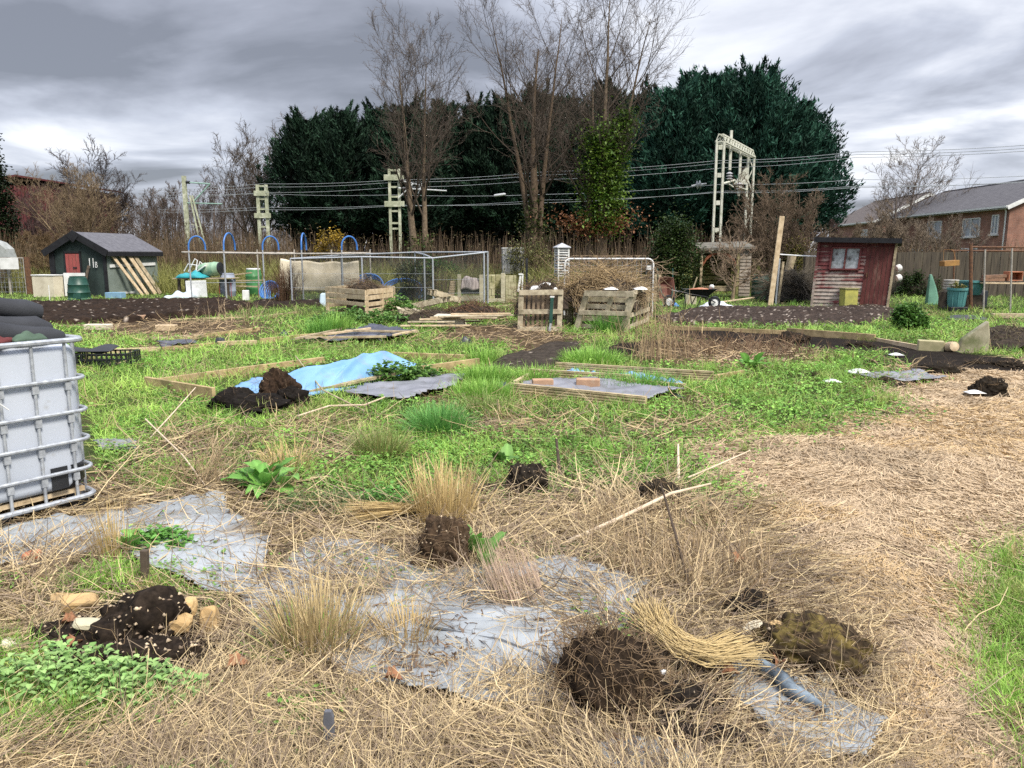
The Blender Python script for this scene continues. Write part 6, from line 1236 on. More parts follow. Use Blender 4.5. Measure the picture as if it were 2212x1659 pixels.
def barrow_full():
    b = GZ(4, 560, 1485); t = thing('wheelbarrow', 'dark wheelbarrow filled with rubble standing in front of the arbour', 'wheelbarrow', (b[0] - .1, b[1], 0), R(8)); DK = M('dark_barrow', (.018, .022, .022), (.012, .014, .014), 5, .5)
    barrow_tray(.92, .62, .22, DK, 'tray', t, None, (-.05, 0, .38)); ta, ri = MB(), MB(); wheel(ta, ri, (.44, 0, .19), .19, .09, 'Y'); w_ = ta.build('tyre', BLKPLA, t, True); ri.build('rim', WHITEP, w_, True)
    for s in (-1, 1): mb = MB(); mb.tube([(.44, s * .07, .19), (.1, s * .2, .37), (-.45, s * .25, .46), (-.82, s * .28, .56)], .018, 7); mb.build('handle', BLKPLA, t, True); mb = MB(); mb.tube([(-.05, s * .22, .40), (-.22, s * .26, .02), (-.36, s * .26, .02), (-.42, s * .25, .45)], .016, 7); mb.build('leg', BLKPLA, t, True)
    mound('rubble', 'brick rubble and soil heaped in the dark wheelbarrow', (b[0] - .15, b[1], .56), .36, .24, .07, TERRA, 15, 0, 'rubble'); q = G(*Z(4, 610, 1335)); 
    mb = MB(); mb.lathe([(.04, 0), (.07, .03), (.075, .08), (.05, .12), (.02, .13)], 14); tag(mb.build('white_pot', WHITEP, None, True, loc=(b[0] + .22, b[1] - .02, .60)), 'small white pot on the front of the rubble barrow', 'pot')
    q = GZ(4, 680, 1475); f = lambda u, v: ((u - .5) * 1.0, (v - .5) * .6, .20 * math.sin(math.pi * u) ** .5 * math.sin(math.pi * v) ** .6 * (.6 + .4 * math.sin(u * 14 + v * 3) * math.sin(v * 9)))
    cloth('plastic_film', 'crumpled white plastic film on the ground beside the rubble barrow', 'plastic film', q + (0, .2, 0), 0, f, 36, 16, M('white_film', (.66, .68, .74), (.42, .45, .52), 9, .4, bump=.5), .006)
    a, c = GZ(4, 650, 1450), GZ(4, 890, 1412); mb = MB(); mb.bar((0, 0, .05), (c - a) * (1, .6, 0) + (0, 0, .14), .10, .035); tag(mb.build('plank', PALE, None, bev=.004, loc=a), 'pale plank lying on the ground right of the rubble barrow', 'plank')
    lean('timber_post', 'thin stick leaning on the left post of the arbour', 'stick', 4, (425, 1450), (508, 1225), .04, .04, WOOD); q = GZ(4, 475, 1452); mb = MB(); mb.box((0, .1, .16), (.36, .2, .34)); tag(mb.build('block', CONC, None, bev=.01, loc=(q[0], q[1] + .3, 0)), 'cream block on the grass behind the left leg of the rubble barrow', 'block')
barrow_full()
mound('net_heap', 'dark heap of netted scrub between the split log and the red shed', tuple(GZ(4, 1320, 1440)[:2] + np.array((0, .9))) + (0,), .85, .5, .85, M('dark_scrub', (.03, .027, .022), (.015, .014, .012), 8, .95, bump=.6, bd=.05), 16, 1500, 'net heap', ((.17, .14, .10), (.06, .05, .035)), (.3, .9), .1)
def right_corner():
    def tub(p, r, h, m, lab, plant=False, rim=True, name='plant_tub', soil=True):
        t = thing(name, lab, 'tub', p); mb = MB(); pr = [(r * .76, 0), (r * .80, .03), (r * .95, h * .86), (r * 1.06, h * .88), (r * 1.06, h), (r * .94, h), (r * .90, h * .85)]
        mb.lathe(pr, 24); mb.build('body', m, t, True); mb = MB()
        for k in range(10): a = k * .628; mb.bar((r * .83 * math.cos(a), r * .83 * math.sin(a), .05), (r * .97 * math.cos(a), r * .97 * math.sin(a), h * .84), .02, .015)
        mb.build('ribs', m, t)
        if soil: mb = MB(); mb.lathe([(r * .9, h * .87)], 20, capt=True, capb=False) if False else mb.lathe([(r * .91, h * .84), (r * .5, h * .92), (.02, h * .95)], 20); mb.build('compost', SOILM, t, True)
        return t
    k = px(1, 25); p = GZ(5, 1515, 1500); Y = p[1]
    tub((p[0], Y, .10), .26, .56, TEALPLA, 'teal plant tub with leafy seedlings, standing on a black tray'); leafy('seedlings', 'green and reddish seedlings growing in the teal plant tub', 'plant', (p[0], Y, .60), (.22, .2, .22), 260, ((.10, .16, .03), (.22, .16, .05)), (.04, .08), 12, seed=22)
    box_thing('black_tray', 'black tray under the teal plant tub', 'tray', (p[0] - .02, Y, 0), (.5, .45, .12), BLKPLA)
    q = GZ(5, 1680, 1475); box_thing('black_tub', 'square charcoal tub right of the teal plant tub', 'tub', (q[0], q[1] + .2, 0), (.62, .5, .52), M('charcoal_plastic', (.045, .05, .065), (.035, .04, .05), 4, .5), .05)
    tub(tuple(Q(*Z(5, 1632, 1335), Y + .9)[:2]) + (.42,), .36, .42, TEALPLA, 'wide teal tub raised up behind the charcoal tub', soil=False); box_thing('crate', 'dark crate propping up the wide teal tub', 'crate', tuple(Q(*Z(5, 1632, 1335), Y + .9)[:2]) + (0,), (.6, .5, .42), DARKW)
    q = Q(*Z(5, 1475, 1290), Y + .5); t = thing('pot_stack', 'stack of whitish plant pots behind the teal plant tub', 'pot stack', (q[0], Y + .5, .52))
    for i in range(4): mb = MB(); h0 = i * .075; mb.lathe([(.15, h0), (.19, h0 + .10), (.21, h0 + .10), (.21, h0 + .14), (.18, h0 + .14)], 18, (.01 * (i % 2), 0, 0)); mb.build('pot', M('dusty_white', (.46, .44, .40), (.34, .32, .28), 6, .6), t, True)
    box_thing('crate', 'dark crate under the stack of whitish pots', 'crate', (q[0], Y + .5, 0), (.45, .4, .52), DARKW)
    a = GZ(5, 1400, 1460); mb = MB(); mb.add([(-.18, 0, 0), (.22, 0, 0), (.14, .1, .5), (-.06, .1, .98), (-.13, .1, .98), (-.18, .22, 0), (.22, .22, 0), (.14, .2, .5), (-.06, .18, .98), (-.13, .18, .98)], [(0, 1, 2, 3, 4), (5, 9, 8, 7, 6), (0, 5, 6, 1), (1, 6, 7, 2), (2, 7, 8, 3), (3, 8, 9, 4), (4, 9, 5, 0)]); tag(mb.build('plastic_chute', M('faded_green_plastic', (.14, .30, .22), (.1, .22, .16), 4, .5), None, bev=.02, loc=(a[0], a[1] + .5, 0)), 'faded green curved plastic chute standing left of the tubs', 'chute')
    # frame with shelf
    o = GZ(5, 1640, 1490); t = thing('bench_frame', 'rusty pole frame with a shelf at the right edge, in front of the fence', 'frame', o); zt = Q(*Z(5, 1640, 960), o[1])[2]
    def L(x, y, Yy): return Q(*Z(5, x, y), Yy) - o
    for x, y, Yy, yt, m, r in ((1640, 1490, o[1], 950, RUST, .05), (1740, 1540, o[1] - 1.2, 1000, POLE, .022), (1960, 1525, o[1] - 1.0, 990, POLE, .022), (2190, 1490, o[1] + .1, 950, RUST, .05), (1492, 1440, o[1] + 1.6, 1010, RUST, .025)): a = L(x, y, Yy); b = L(x, yt, Yy); a[2] = -.02; mb = MB(); mb.tube([a, (b[0] + (.06 if r < .03 else 0), b[1], b[2])], r, 8); mb.build('post', m, t, True)
    for a, b in (((1480, 1010, 1.6), (2300, 1015, 1.6)), ((1640, 980, 0), (2300, 985, 0))): mb = MB(); mb.tube([L(a[0], a[1], o[1] + a[2]), L(b[0], b[1], o[1] + b[2])], .028, 8); mb.build('rail', RUST, t, True)
    a, b = L(1715, 1272, o[1]), L(2300, 1278, o[1]); mb = MB(); mb.bar(a, b, .55, .035); mb.build('shelf', PALE, t)
    q = Q(*Z(5, 1980, 1265), o[1] - .05); mb = MB(); w, h = px(114 / 3.78, o[1]), px(76 / 3.78, o[1]); z0 = q[2] + .03
    for d in (((0, 0, .015), (w, .3, .03)), ((0, 0, h - .015), (w, .3, .03)), ((-w / 2 + .015, 0, h / 2), (.03, .3, h - .06)), ((w / 2 - .015, 0, h / 2), (.03, .3, h - .06)), ((0, .14, h / 2), (w - .06, .02, h - .06))): mb.box(*d)
    tag(mb.build('terracotta_trough', TERRA, None, bev=.006, loc=(q[0], q[1], z0)), 'terracotta trough on its side on the shelf at the right edge', 'trough')
    for i, (y, dx, lab) in enumerate(((1250, 0, 'lower old board on the shelf left of the terracotta trough'), (1222, .05, 'upper old board on the shelf left of the terracotta trough'))): a, b = Q(*Z(5, 1720, 1265), o[1] - .05), Q(*Z(5, 1905, 1265), o[1] - .05); mb = MB(); mb.box(((b[0] - a[0]) / 2 + dx, 0, .045 + i * .10), (b[0] - a[0] - .04, .2, .085), Matrix.Rotation(R(-2.0 * i), 3, 'Y')); tag(mb.build('board', M('reddish_board', (.24, .14, .09), (.15, .09, .06), 6, .85), None, bev=.004, loc=a + (0, 0, .02)), lab, 'board', 'boards on the shelf')
    q = Q(*Z(5, 2065, 1240), o[1] - .05); tub((q[0] + .03, q[1], q[2] - .02), .14, .22, TEALPLA, 'small teal pot at the right end of the shelf', soil=False)
    q = Q(*Z(5, 1465, 1112), o[1] + 1.2); mb = MB(); w = px(120 / 3.78, q[1]); mb.box((0, 0, 0), (w, .3, .16), Matrix.Rotation(R(-4), 3, 'Y')); mb.tube([(-w / 2 + .03, 0, .07), (-w / 2 + .08, .1, .42), (w / 2 - .1, .1, .42), (w / 2 - .03, 0, .07)], .006, 5); tag(mb.build('hanging_tray', M('orange_board', (.36, .20, .06), (.26, .14, .05), 6, .7), None, bev=.008, loc=q), 'orange-brown tray hung from the rear rail in front of the fence', 'tray')
    for i, y in enumerate((1135, 1215)):
        q = Q(*Z(5, 1028, y), RA[1] + .25); mb = MB(); mb.lathe([(.02, 0), (.10, .03), (.12, .10), (.11, .16), (.04, .2)], 14, (0, 0, -.1), Matrix.Rotation(R(70), 3, 'Y')); tag(mb.build('plastic_bottle', WHITEP, None, True, loc=q), ('upper' if i == 0 else 'lower') + ' white container hung on the right side of the red shed', 'container', 'containers on the red shed')
    a, b = GZ(5, 1810, 1560), GZ(5, 2200, 1562); mb = MB(); mb.bar((0, 0, .06), b - a + (0, 0, .06), .12, .12); tag(mb.build('bed_edge', WOOD, None, bev=.006, loc=a), 'pale timber bed edge lying at the right in front of the shelf frame', 'timber')
    mound('black_heap', 'low black plastic heap on the grass in front of the tubs', tuple(GZ(5, 1590, 1570)[:2]) + (0,), .62, .3, .10, BLKPLA, 18)
    mound('bramble_heap', 'brown weed clump at the right edge beside the stone slab', tuple(GZ(14, 2100, 330)[:2]) + (0,), .8, .6, .35, SOILM, 19, 260, 'weed heap', ((.20, .16, .09), (.10, .09, .05)), (.1, .3))
right_corner()
def left_edge():
    a = Q(-30, 560, 33); t = thing('garden_shed', 'dark shed with a rounded pale grey roof cut off by the left edge', 'shed', (Q(21, 560, 33)[0], 33, 0)); L = 2.4; zt = Q(0, 513, 33)[2]; ze = Q(0, 556, 33)[2]
    mb = MB(); mb.box((-L / 2 - .12, .1, ze / 2), (L - .2, .4, ze)); mb.build('wall', DARKW, t); mb = MB(); n = 9; pts = [(-.02 - L / 2 + (L / 2 + .1) * math.cos(R(q)), ze - .05 + (zt - ze + .05) * math.sin(R(q)) ** .8) for q in np.linspace(0, 180, n)]; mb.prism(pts, -.2, .4); mb.build('roof', M('grey_sheet', (.34, .36, .35), (.24, .26, .25), 4, .7, c3=(.2, .21, .17), sc3=3), t); mb = MB(); mb.box((-L / 2, -.17, ze - .07), (L + .2, .08, .16)); mb.build('fascia', BLKFELT, t)
    q = Q(*Z(1, 75, 1115), 32); mb = MB(); mb.box((0, 0, .22), (.75, .03, .46)); tag(mb.build('notice_board', WHITEP, None, loc=(q[0], 32, q[2] - .22)), 'blank white panel fixed to the wire fence at far left', 'board')
    t = thing('wire_fence', 'sagging wire fence with rusty post at the left, below the tawny brambles', 'fence', (Q(12, 600, 32.3)[0], 32.3, 0)); o = np.array((Q(12, 600, 32.3)[0], 32.3, 0))
    for x, w, yt in ((60, .06, 1070), (192, .05, 1065), (215, .22, 1060)): T = Q(*Z(1, x, yt), 32.3) - o; mb = MB(); mb.box((T[0], 0, T[2] / 2), (w, .06, T[2])); mb.build('post', RUST if w > .1 else POLE, t)
    e = Q(*Z(1, 200, 1070), 32.3) - o; mb = MB()
    for z in np.linspace(.1, e[2], 8): mb.tube([(-.8, 0, z), (e[0], 0, z)], .006, 4)
    for x in np.arange(-.8, e[0], .15): mb.tube([(x, 0, .05), (x, 0, e[2])], .005, 4)
    mb.build('wire_mesh', GALV, t); mb = MB(); mb.tube([(-.8, 0, e[2]), (e[0], 0, e[2])], .02, 6); mb.build('rail', POLE, t)
    q = G(8, 668); box_thing('yellow_crate', 'yellow plastic crate on the dug soil at the left edge', 'crate', (q[0] - .05, q[1], 0), (.42, .4, .30), M('yellow_plastic', (.55, .34, .02), (.42, .26, .02), 4, .45), .1)
left_edge()
# ------------------------------------------------------------------ raised beds
def board_on(a, b, h, th, m, parent, o, ridged=False, name='board', z0=-.03):
    a = np.array(a, float) - o; b = np.array(b, float) - o; mb = MB()
    if ridged:
        d = (b - a)[:2] / np.linalg.norm((b - a)[:2]); n = np.array((d[1], -d[0])); n = n if n[1] < 0 else -n; k = max(4, int(h / .028)); pr = []
        for i in range(k): z = z0 + h * i / k; dz = h / k; pr += [(0.004, z + .001), (.014, z + dz * .25), (.014, z + dz * .7), (.004, z + dz * .95)]
        pr += [(.014, h + z0), (-th, h + z0), (-th, z0)]; vs = [(a[0] + n[0] * p, a[1] + n[1] * p, z) for p, z in pr] + [(b[0] + n[0] * p, b[1] + n[1] * p, z) for p, z in pr]; q = len(pr)
        mb.add(vs, [tuple(range(q)), tuple(range(2 * q - 1, q - 1, -1))] + [(i, (i + 1) % q, (i + 1) % q + q, i + q) for i in range(q)])
    else: mb.bar(a + (0, 0, z0 + h / 2), b + (0, 0, z0 + h / 2), th, h)
    return mb.build(name, m, parent, bev=0 if ridged else .004)
def bed(name, label, segs, m=None, cat='raised bed'):
    o = G(*segs[0][0]); t = thing(name, label, cat, o)
    for s in segs:
        a, b, h = G(*s[0]), G(*s[1]), s[2]; board_on(a, b, h, s[4] if len(s) > 4 else .045, s[3], t, o, ridged=s[3] is DECK)
    return t
EDGE = M('edging_timber', (.47, .36, .19), (.27, .20, .10), 7, .85, c3=(.13, .12, .05), sc3=3, th3=(.5, .72), bsc=45)
bed('raised_bed', 'long timber-edged bed with the blue tarpaulin lying in it', [((316, 838), (463, 864), .17, EDGE), ((316, 838), (549, 805), .13, EDGE), ((549, 805), (700, 785), .13, EDGE), ((906, 815), (1034, 796), .18, EDGE), ((837, 772), (1034, 780), .12, EDGE)])
bed('raised_bed', 'ridged-board bed lined with grey fabric, two bricks lying in it', [((1100, 850), (1394, 882), .155, DECK), ((1143, 818), (1360, 832), .16, DECK), ((1112, 836), (1143, 818), .11, PALE), ((1360, 832), (1480, 842), .1, DECK)])
bed('raised_bed', 'ridged-board bed edge behind the grey-lined bed, with blue sheet inside', [((1200, 806), (1540, 828), .18, DECK), ((1540, 822), (1606, 810), .10, EDGE), ((1199, 800), (1236, 788), .08, PALE)])
bed('bed_edging', 'pale edging boards of the strip bed nearest the black crate at left', [((200, 765), (345, 758), .10, PALE), ((350, 757), (465, 747), .09, EDGE), ((470, 747), (556, 744), .11, PALE), ((561, 743), (696, 729), .13, EDGE)], cat='bed edging')
bed('bed_edging', 'middle row of edging boards on the strip beds at left', [((300, 737), (440, 727), .08, WOOD), ((440, 727), (560, 713), .09, EDGE)], cat='bed edging')
bed('bed_edging', 'edging board along the near side of the dug soil at left', [((370, 692), (549, 687), .07, PALE), ((130, 706), (260, 703), .07, WOOD), ((549, 687), (640, 676), .07, WOOD)], cat='bed edging')
bed('bed_edging', 'timber edging along the dark soil strip at right', [((1430, 711), (1700, 722), .11, EDGE), ((1700, 722), (1890, 737), .16, EDGE), ((1890, 737), (1990, 755), .10, PALE)], cat='bed edging')
bed('bed_edging', 'timber edge in the grass behind the mulch path by the pallets', [((980, 668), (1110, 660), .07, WOOD)], cat='bed edging')
FAB = M('grey_ground_fabric', (.23, .235, .26), (.15, .155, .175), 4, .45, (1, 1, 1), (.10, .09, .075), 2.5, (.56, .72), bump=.3, bsc=8, spec=.5)
DKFAB = M('dark_ground_fabric', (.055, .06, .085), (.03, .033, .048), 3, .45, (1, 1, 1), (.14, .14, .16), 2.2, (.55, .75), bump=.4, bsc=9, spec=.5)
BLUET = M('blue_tarpaulin', (.19, .36, .58), (.12, .27, .48), 2.2, .42, (1, 1, 1), (.22, .25, .27), 2.4, (.54, .72), bump=.35, bsc=7, spec=.45)
def sheet(name, label, poly, m, z=.03, amp=.03, step=.05, cat='sheet', fs=1.0, seed=0, group=None, hump=0, edge=0.0, folds=None, wob=.1, hole=None):
    P = np.array([G(*p)[:2] for p in poly]); lo = P.min(0) - .1; hi = P.max(0) + .1; xs = np.arange(lo[0], hi[0], step); ys = np.arange(lo[1], hi[1], step); X, Y = np.meshgrid(xs, ys); x, y = X.ravel(), Y.ravel()
    pp = [(p[0], p[1]) for p in P]; ins = inp(x + wob * (vn(x * 3, y * 3, 1) - .5), y + wob * (vn(x * 3, y * 3, 2) - .5), pp); I = ins.reshape(X.shape).astype(float); e = I.copy()
    for _ in range(int(max(4, .35 / step))): f = e.copy(); f[1:-1, 1:-1] = (e[1:-1, 1:-1] + e[:-2, 1:-1] + e[2:, 1:-1] + e[1:-1, :-2] + e[1:-1, 2:]) / 5; e = f
    e = e.ravel(); w = np.abs(vn(x * 2.2 * fs + seed, y * 3.5 * fs, 3) - .5) * 2; w2 = np.abs(vn(x * 7 * fs, y * 6 * fs + seed, 4) - .5) * 2; d = x * .6 + y; w3 = np.clip(1 - np.abs(np.sin(d * 3.1 * fs + 2.2 * vn(x, y, 5))) * 5, 0, 1)
    zz = gh(x, y) + z + amp * (1 - w) + amp * .4 * w2 + amp * 1.1 * w3 * vn(x * 1.3, y * 1.3, 6) + hump * sstep(.5, 1, e) ; zz += edge * (1 - sstep(.5, .8, e))
    ny, nx = X.shape; i = (np.arange(ny - 1)[:, None] * nx + np.arange(nx - 1)[None]).ravel(); F = np.stack((i, i + 1, i + nx + 1, i + nx), 1); F = F[ins[F].all(1)]; us = np.unique(F); mp = -np.ones(len(x), int); mp[us] = np.arange(len(us)); c = np.array((P[:, 0].mean(), P[:, 1].mean(), 0))
    V = np.stack((x, y, zz), 1)[us] - c; o = mesh_np(name, V, mp[F], m, None, None, True, c); s = o.modifiers.new('thick', 'SOLIDIFY'); s.thickness = .004; s.offset = -1; return tag(o, label, cat, group)
sheet('ground_fabric', 'grey ground fabric lying in the bed right of the blue tarpaulin', [(735, 858), (780, 845), (886, 833), (938, 818), (1010, 820), (990, 845), (890, 873), (765, 868)], FAB, .05, .03)
sheet('ground_fabric', 'grey ground fabric inside the ridged-board bed with the bricks', [(1105, 850), (1125, 838), (1165, 828), (1370, 842), (1480, 855), (1400, 878)], FAB, .07, .035, .04)
sheet('ground_fabric', 'dark blue-black ground sheet with timber bars lying on it, in front of the pallet box', [(608, 743), (700, 738), (739, 724), (807, 708), (840, 712), (915, 724), (864, 737), (700, 746)], DKFAB, .05, .05, .07)
sheet('ground_fabric', 'scrap of dark sheet at the strip bed beside the black crate', [(335, 748), (420, 741), (440, 750), (350, 756)], DKFAB, .05, .04, .05)
sheet('ground_fabric', 'dark wet sheet on the grass just right of the white tank', [(205, 962), (290, 955), (310, 978), (215, 985)], FAB, .03, .02, .03)
sheet('ground_fabric', 'grey sheet half buried in the dry grass left of the round soil clod', [(1840, 815), (1990, 805), (2050, 822), (1960, 830), (1880, 824)], FAB, .03, .03, .05)
def blue_tarp():
    near = [G(u, v) for u, v in ((492, 850), (560, 868), (640, 868), (720, 852), (800, 834), (892, 814))]; n_ = np.array(near); back = n_ + np.array([(.30, .45, 0), (.25, .70, 0), (.18, .95, 0), (.12, 1.15, 0), (.08, 1.2, 0), (.0, .45, 0)])
    def lerp(A, u): q = u * (len(A) - 1); i = min(int(q), len(A) - 2); f = q - i; return A[i] * (1 - f) + A[i + 1] * f
    def f(u, v):
        a, b = lerp(n_, u), lerp(back, u); p = a * (1 - v) + b * v; hh = (.08 + .20 * math.sin(math.pi * min(1, u * .92 + .05)) ** 1.2 + .09 * math.exp(-((u - .78) / .13) ** 2)); z = hh * min(1, (v * 1.25)) ** .8 * (1 if v < .85 else max(0.0, (1 - v) / .15)) + .03
        z += .018 * math.sin(math.pi * v) * (1 - abs(math.sin(u * 14 + v * 5 + 4 * float(vn(u * 4, v * 3, 1)))) ** .5) + .012 * math.sin(u * 17 + v * 4) * math.sin(math.pi * v) + .05 * math.exp(-((u - .55 - v * .12) / .03) ** 2) * math.sin(math.pi * v) + .03 * (float(vn(u * 9, v * 6, 2)) - .5) + .02 * (float(vn(u * 22, v * 14, 3)) - .5); return (p[0] - n_[0][0], p[1] - n_[0][1], z)
    cloth('tarpaulin', 'large sky-blue tarpaulin humped over the long timber bed', 'tarpaulin', n_[0], 0, f, 90, 34, BLUET, .006)
blue_tarp()
for i, (a, b, w, lab) in enumerate((((665, 846), (799, 820), .07, 'upper thin plank weighing down the blue tarpaulin'), ((641, 864), (897, 816), .08, 'lower long plank weighing down the edge of the blue tarpaulin'))):
    A, B = G(*a), G(*b); mb = MB(); mb.bar((0, 0, .17 - .1 * i), B - A + (0, 0, .16 - .05 * i), w, .035); tag(mb.build('plank', WOOD if i else PALE, None, bev=.004, loc=A), lab, 'plank', 'planks on the blue tarpaulin')
def strip(name, label, pts, w, h, m, cat='plastic sheet'):
    P = [G(*p) for p in pts]; P0 = P[0]
    def f(u, v): q = u * (len(P) - 1); i = min(int(q), len(P) - 2); g_ = q - i; p = P[i] * (1 - g_) + P[i + 1] * g_ - P0; return (p[0], p[1] + w * (v - .5), h * .62 * math.sin(math.pi * v) ** .7 * (.75 + .25 * math.sin(u * 7 + .5)) * math.sin(math.pi * u) ** .4 + .02 + .01 * math.sin(u * 40))
    cloth(name, label, cat, P0, 0, f, 40, 8, m, .006)
strip('blue_sheet', 'left short hump of blue sheet between the two ridged beds', [(1222, 812), (1296, 816)], .35, .17, BLUET); strip('blue_sheet', 'long strip of blue sheet between the two ridged beds', [(1335, 818), (1410, 826), (1475, 836)], .35, .18, BLUET)
strip('black_liner', 'black liner hanging loose inside the board with the bricks', [(1195, 842), (1290, 838), (1380, 850), (1475, 862)], .25, .12, BLKPLA); strip('black_liner', 'crumpled dark liner at the left end of the ridged bed', [(1075, 838), (1125, 844)], .4, .12, M('dark_teal_liner', (.05, .07, .075), None, 4, .45))
def brick(u, v, lab, rz=0.1, z=.09, s=1.0, m=None, name='brick', cat='brick', d=(.215, .105, .075)):
    p = G(u, v); d = tuple(q * s for q in d); mb = MB(); mb.box((0, 0, d[2] / 2), d, Matrix.Rotation(rz, 3, 'Z')); return tag(mb.build(name, m or BRK, None, bev=.008 * s, loc=(p[0], p[1], gh(p[0], p[1]) + z)), lab, cat)
BRK = M('orange_brick', (.42, .27, .17), (.32, .20, .13), 12, .9, c3=(.42, .34, .25), sc3=5, th3=(.55, .7), bsc=60)
brick(1172, 846, 'left brick on the grey fabric in the ridged bed', .1, .08, 1.15); brick(1270, 846, 'right brick on the grey fabric in the ridged bed', -.12, .08, 1.3)
brick(297, 694, 'flat orange brick at the edge of the dug soil at left', 0, .03, 1.8); brick(213, 712, 'pale block between the dug soil and the strip beds', 0, .0, 1.8, CREAM, 'block', 'block', (.3, .12, .07)); brick(360, 714, 'buff block at the left end of the strip beds', 0, 0, 1.6, PALE, 'block', 'block', (.26, .12, .08))
def bars_on_sheet():
    for i, (a, b, lab) in enumerate((((640, 746), (752, 720), 'long thin timber bar slanting across the dark ground sheet at left'), ((700, 736), (800, 722), 'middle timber bar across the dark ground sheet'), ((745, 727), (905, 730), 'level timber bar along the dark ground sheet'), ((850, 738), (900, 727), 'short timber bar at the right of the dark ground sheet'), ((660, 744), (835, 741), 'front timber bar along the near edge of the dark ground sheet'))):
        A, B = G(*a), G(*b); mb = MB(); mb.bar((0, 0, .12), B - A + (0, 0, .12), .05, .04); tag(mb.build('timber_bar', PALE if i % 2 else WOOD, None, bev=.003, loc=A), lab, 'timber', 'timber bars on the dark sheet')
    for i, (x, y, s, lab) in enumerate(((640, 260, .09, 'black lump at the left end of the dark ground sheet'), (1395, 290, .09, 'black lump on the right part of the dark ground sheet'), (2080, 320, .10, 'black clod in the dry grass right of the dark ground sheet'), (140, 320, .10, 'black bag end on the strip bed edging'))): p = GZ(12, x, y); mound('black_lump', lab, (p[0], p[1], .03), s * 1.3, s, s * 1.2, BLKPLA, 30 + i, 0, 'lump', n=16)
    g = np.random.default_rng(9); P0 = G(925, 712)
    for i in range(7):
        a = G(*(860 + 18 * i + g.uniform(-8, 8), 716 - g.uniform(0, 9))); an = g.uniform(-.25, .25); l = g.uniform(.9, 1.7); mb = MB(); mb.box((l / 2, 0, .10 + .035 * i), (l, .10, .03), Matrix.Rotation(an, 3, 'Z')); lab = ['front-left', 'second from the left', 'slightly twisted', 'middle', 'pale upper', 'topmost', 'rightmost'][i] + ' thin board of the loose pile right of the dark ground sheet'
        tag(mb.build('loose_board', (PALE, WOOD, OLDP)[i % 3], None, bev=.003, loc=a), lab, 'board', 'loose boards right of the dark sheet')
bars_on_sheet()
def broken_pallets():
    for i, (u, v, sz, rot, tilt, lab) in enumerate(((905, 690, 1.05, .2, .12, 'grey broken pallet lying rotting right of the compost box'), (935, 676, .9, -.3, -.22, 'tilted broken pallet on top of the rotting one'), (958, 672, .8, .5, .3, 'smaller broken crate at the right of the rotting pallets'))):
        p = G(u, v); t = thing('broken_pallet', lab, 'pallet', (p[0], p[1], .05 + .14 * i), rot, 'rotting pallets right of the compost box'); Mx = Matrix.Rotation(tilt, 3, 'Y')
        for k in range(6): mb = MB(); mb.box(Mx @ Vector((-sz / 2 + sz * k / 5, 0, .18)), (.09, sz * .8, .02), Mx); mb.build('slat', WOOD if k % 2 else OLDP, t, bev=.003)
        for k in (-1, 0, 1): mb = MB(); mb.box(Mx @ Vector((0, k * sz * .36, .10)), (sz, .06, .14), Mx); mb.build('bearer', OLDP, t, bev=.004)
    p = G(925, 698); mound('dead_weeds', 'dark dead weeds tangled through the rotting pallets', (p[0], p[1], 0), .9, .4, .3, SOILM, 41, 320, 'weed heap', ((.19, .14, .09), (.09, .07, .05)), (.15, .5))
    p = GZ(12, 1970, 185); t = thing('trough', 'cream rounded trough lying upside down by the rotting pallets', 'trough', (p[0], p[1] + .25, 0), -.05); mb = MB(); w = px(58, p[1]); mb.prism([(-w / 2, 0), (w / 2, 0), (w / 2 - .05, .22), (-w / 2 - .04, .26)], -.25, .25); mb.build('body', CREAM, t, bev=.03); mb = MB(); mb.box((-.03, 0, .255), (w + .12, .6, .03), Matrix.Rotation(.03, 3, 'Y')); mb.build('rim', CREAM, t, bev=.01)
    p = GZ(12, 2130, 130); mound('bramble_heap', 'reddish-brown heap of dead fern right of the cream trough', (p[0], p[1] + .3, 0), .95, .5, .38, SOILM, 42, 700, 'weed heap', ((.22, .12, .07), (.12, .075, .05)), (.15, .45))
broken_pallets()
def crate():
    p = GZ(11, 700, 500); t = thing('black_crate', 'black lattice crate lying in the grass behind the white tank', 'crate', (p[0] - .1, p[1] + .2, .05), .1); w, d, h = .75, .5, .17
    for s, ln in ((-1, w), (1, w)):
        mb = MB()
        for k in range(12): mb.box((-w / 2 + w * k / 11, s * d / 2, h / 2), (.02, .015, h))
        for z in (.01, h / 2, h - .01): mb.box((0, s * d / 2, z), (w, .018, .02))
        mb.build('side', BLKPLA, t)
    for s in (-1, 1):
        mb = MB()
        for k in range(8): mb.box((s * w / 2, -d / 2 + d * k / 7, h / 2), (.015, .02, h))
        for z in (.01, h / 2, h - .01): mb.box((s * w / 2, 0, z), (.018, d, .02))
        mb.build('end', BLKPLA, t)
    mb = MB()
    for k in range(14): mb.box((-w / 2 + w * k / 13, 0, .0), (.02, d, .012)); 
    mb.build('base', BLKPLA, t); f = lambda u, v: ((u - .5) * .7 - .25, (v - .5) * .5, h + .03 + .05 * math.sin(u * 6) * math.sin(v * 5)); cloth('black_net', 'black netting thrown over the left end of the black crate', 'netting', (p[0] - .1, p[1] + .2, .05), .1, f, 14, 8, TARPK, .008)
crate()
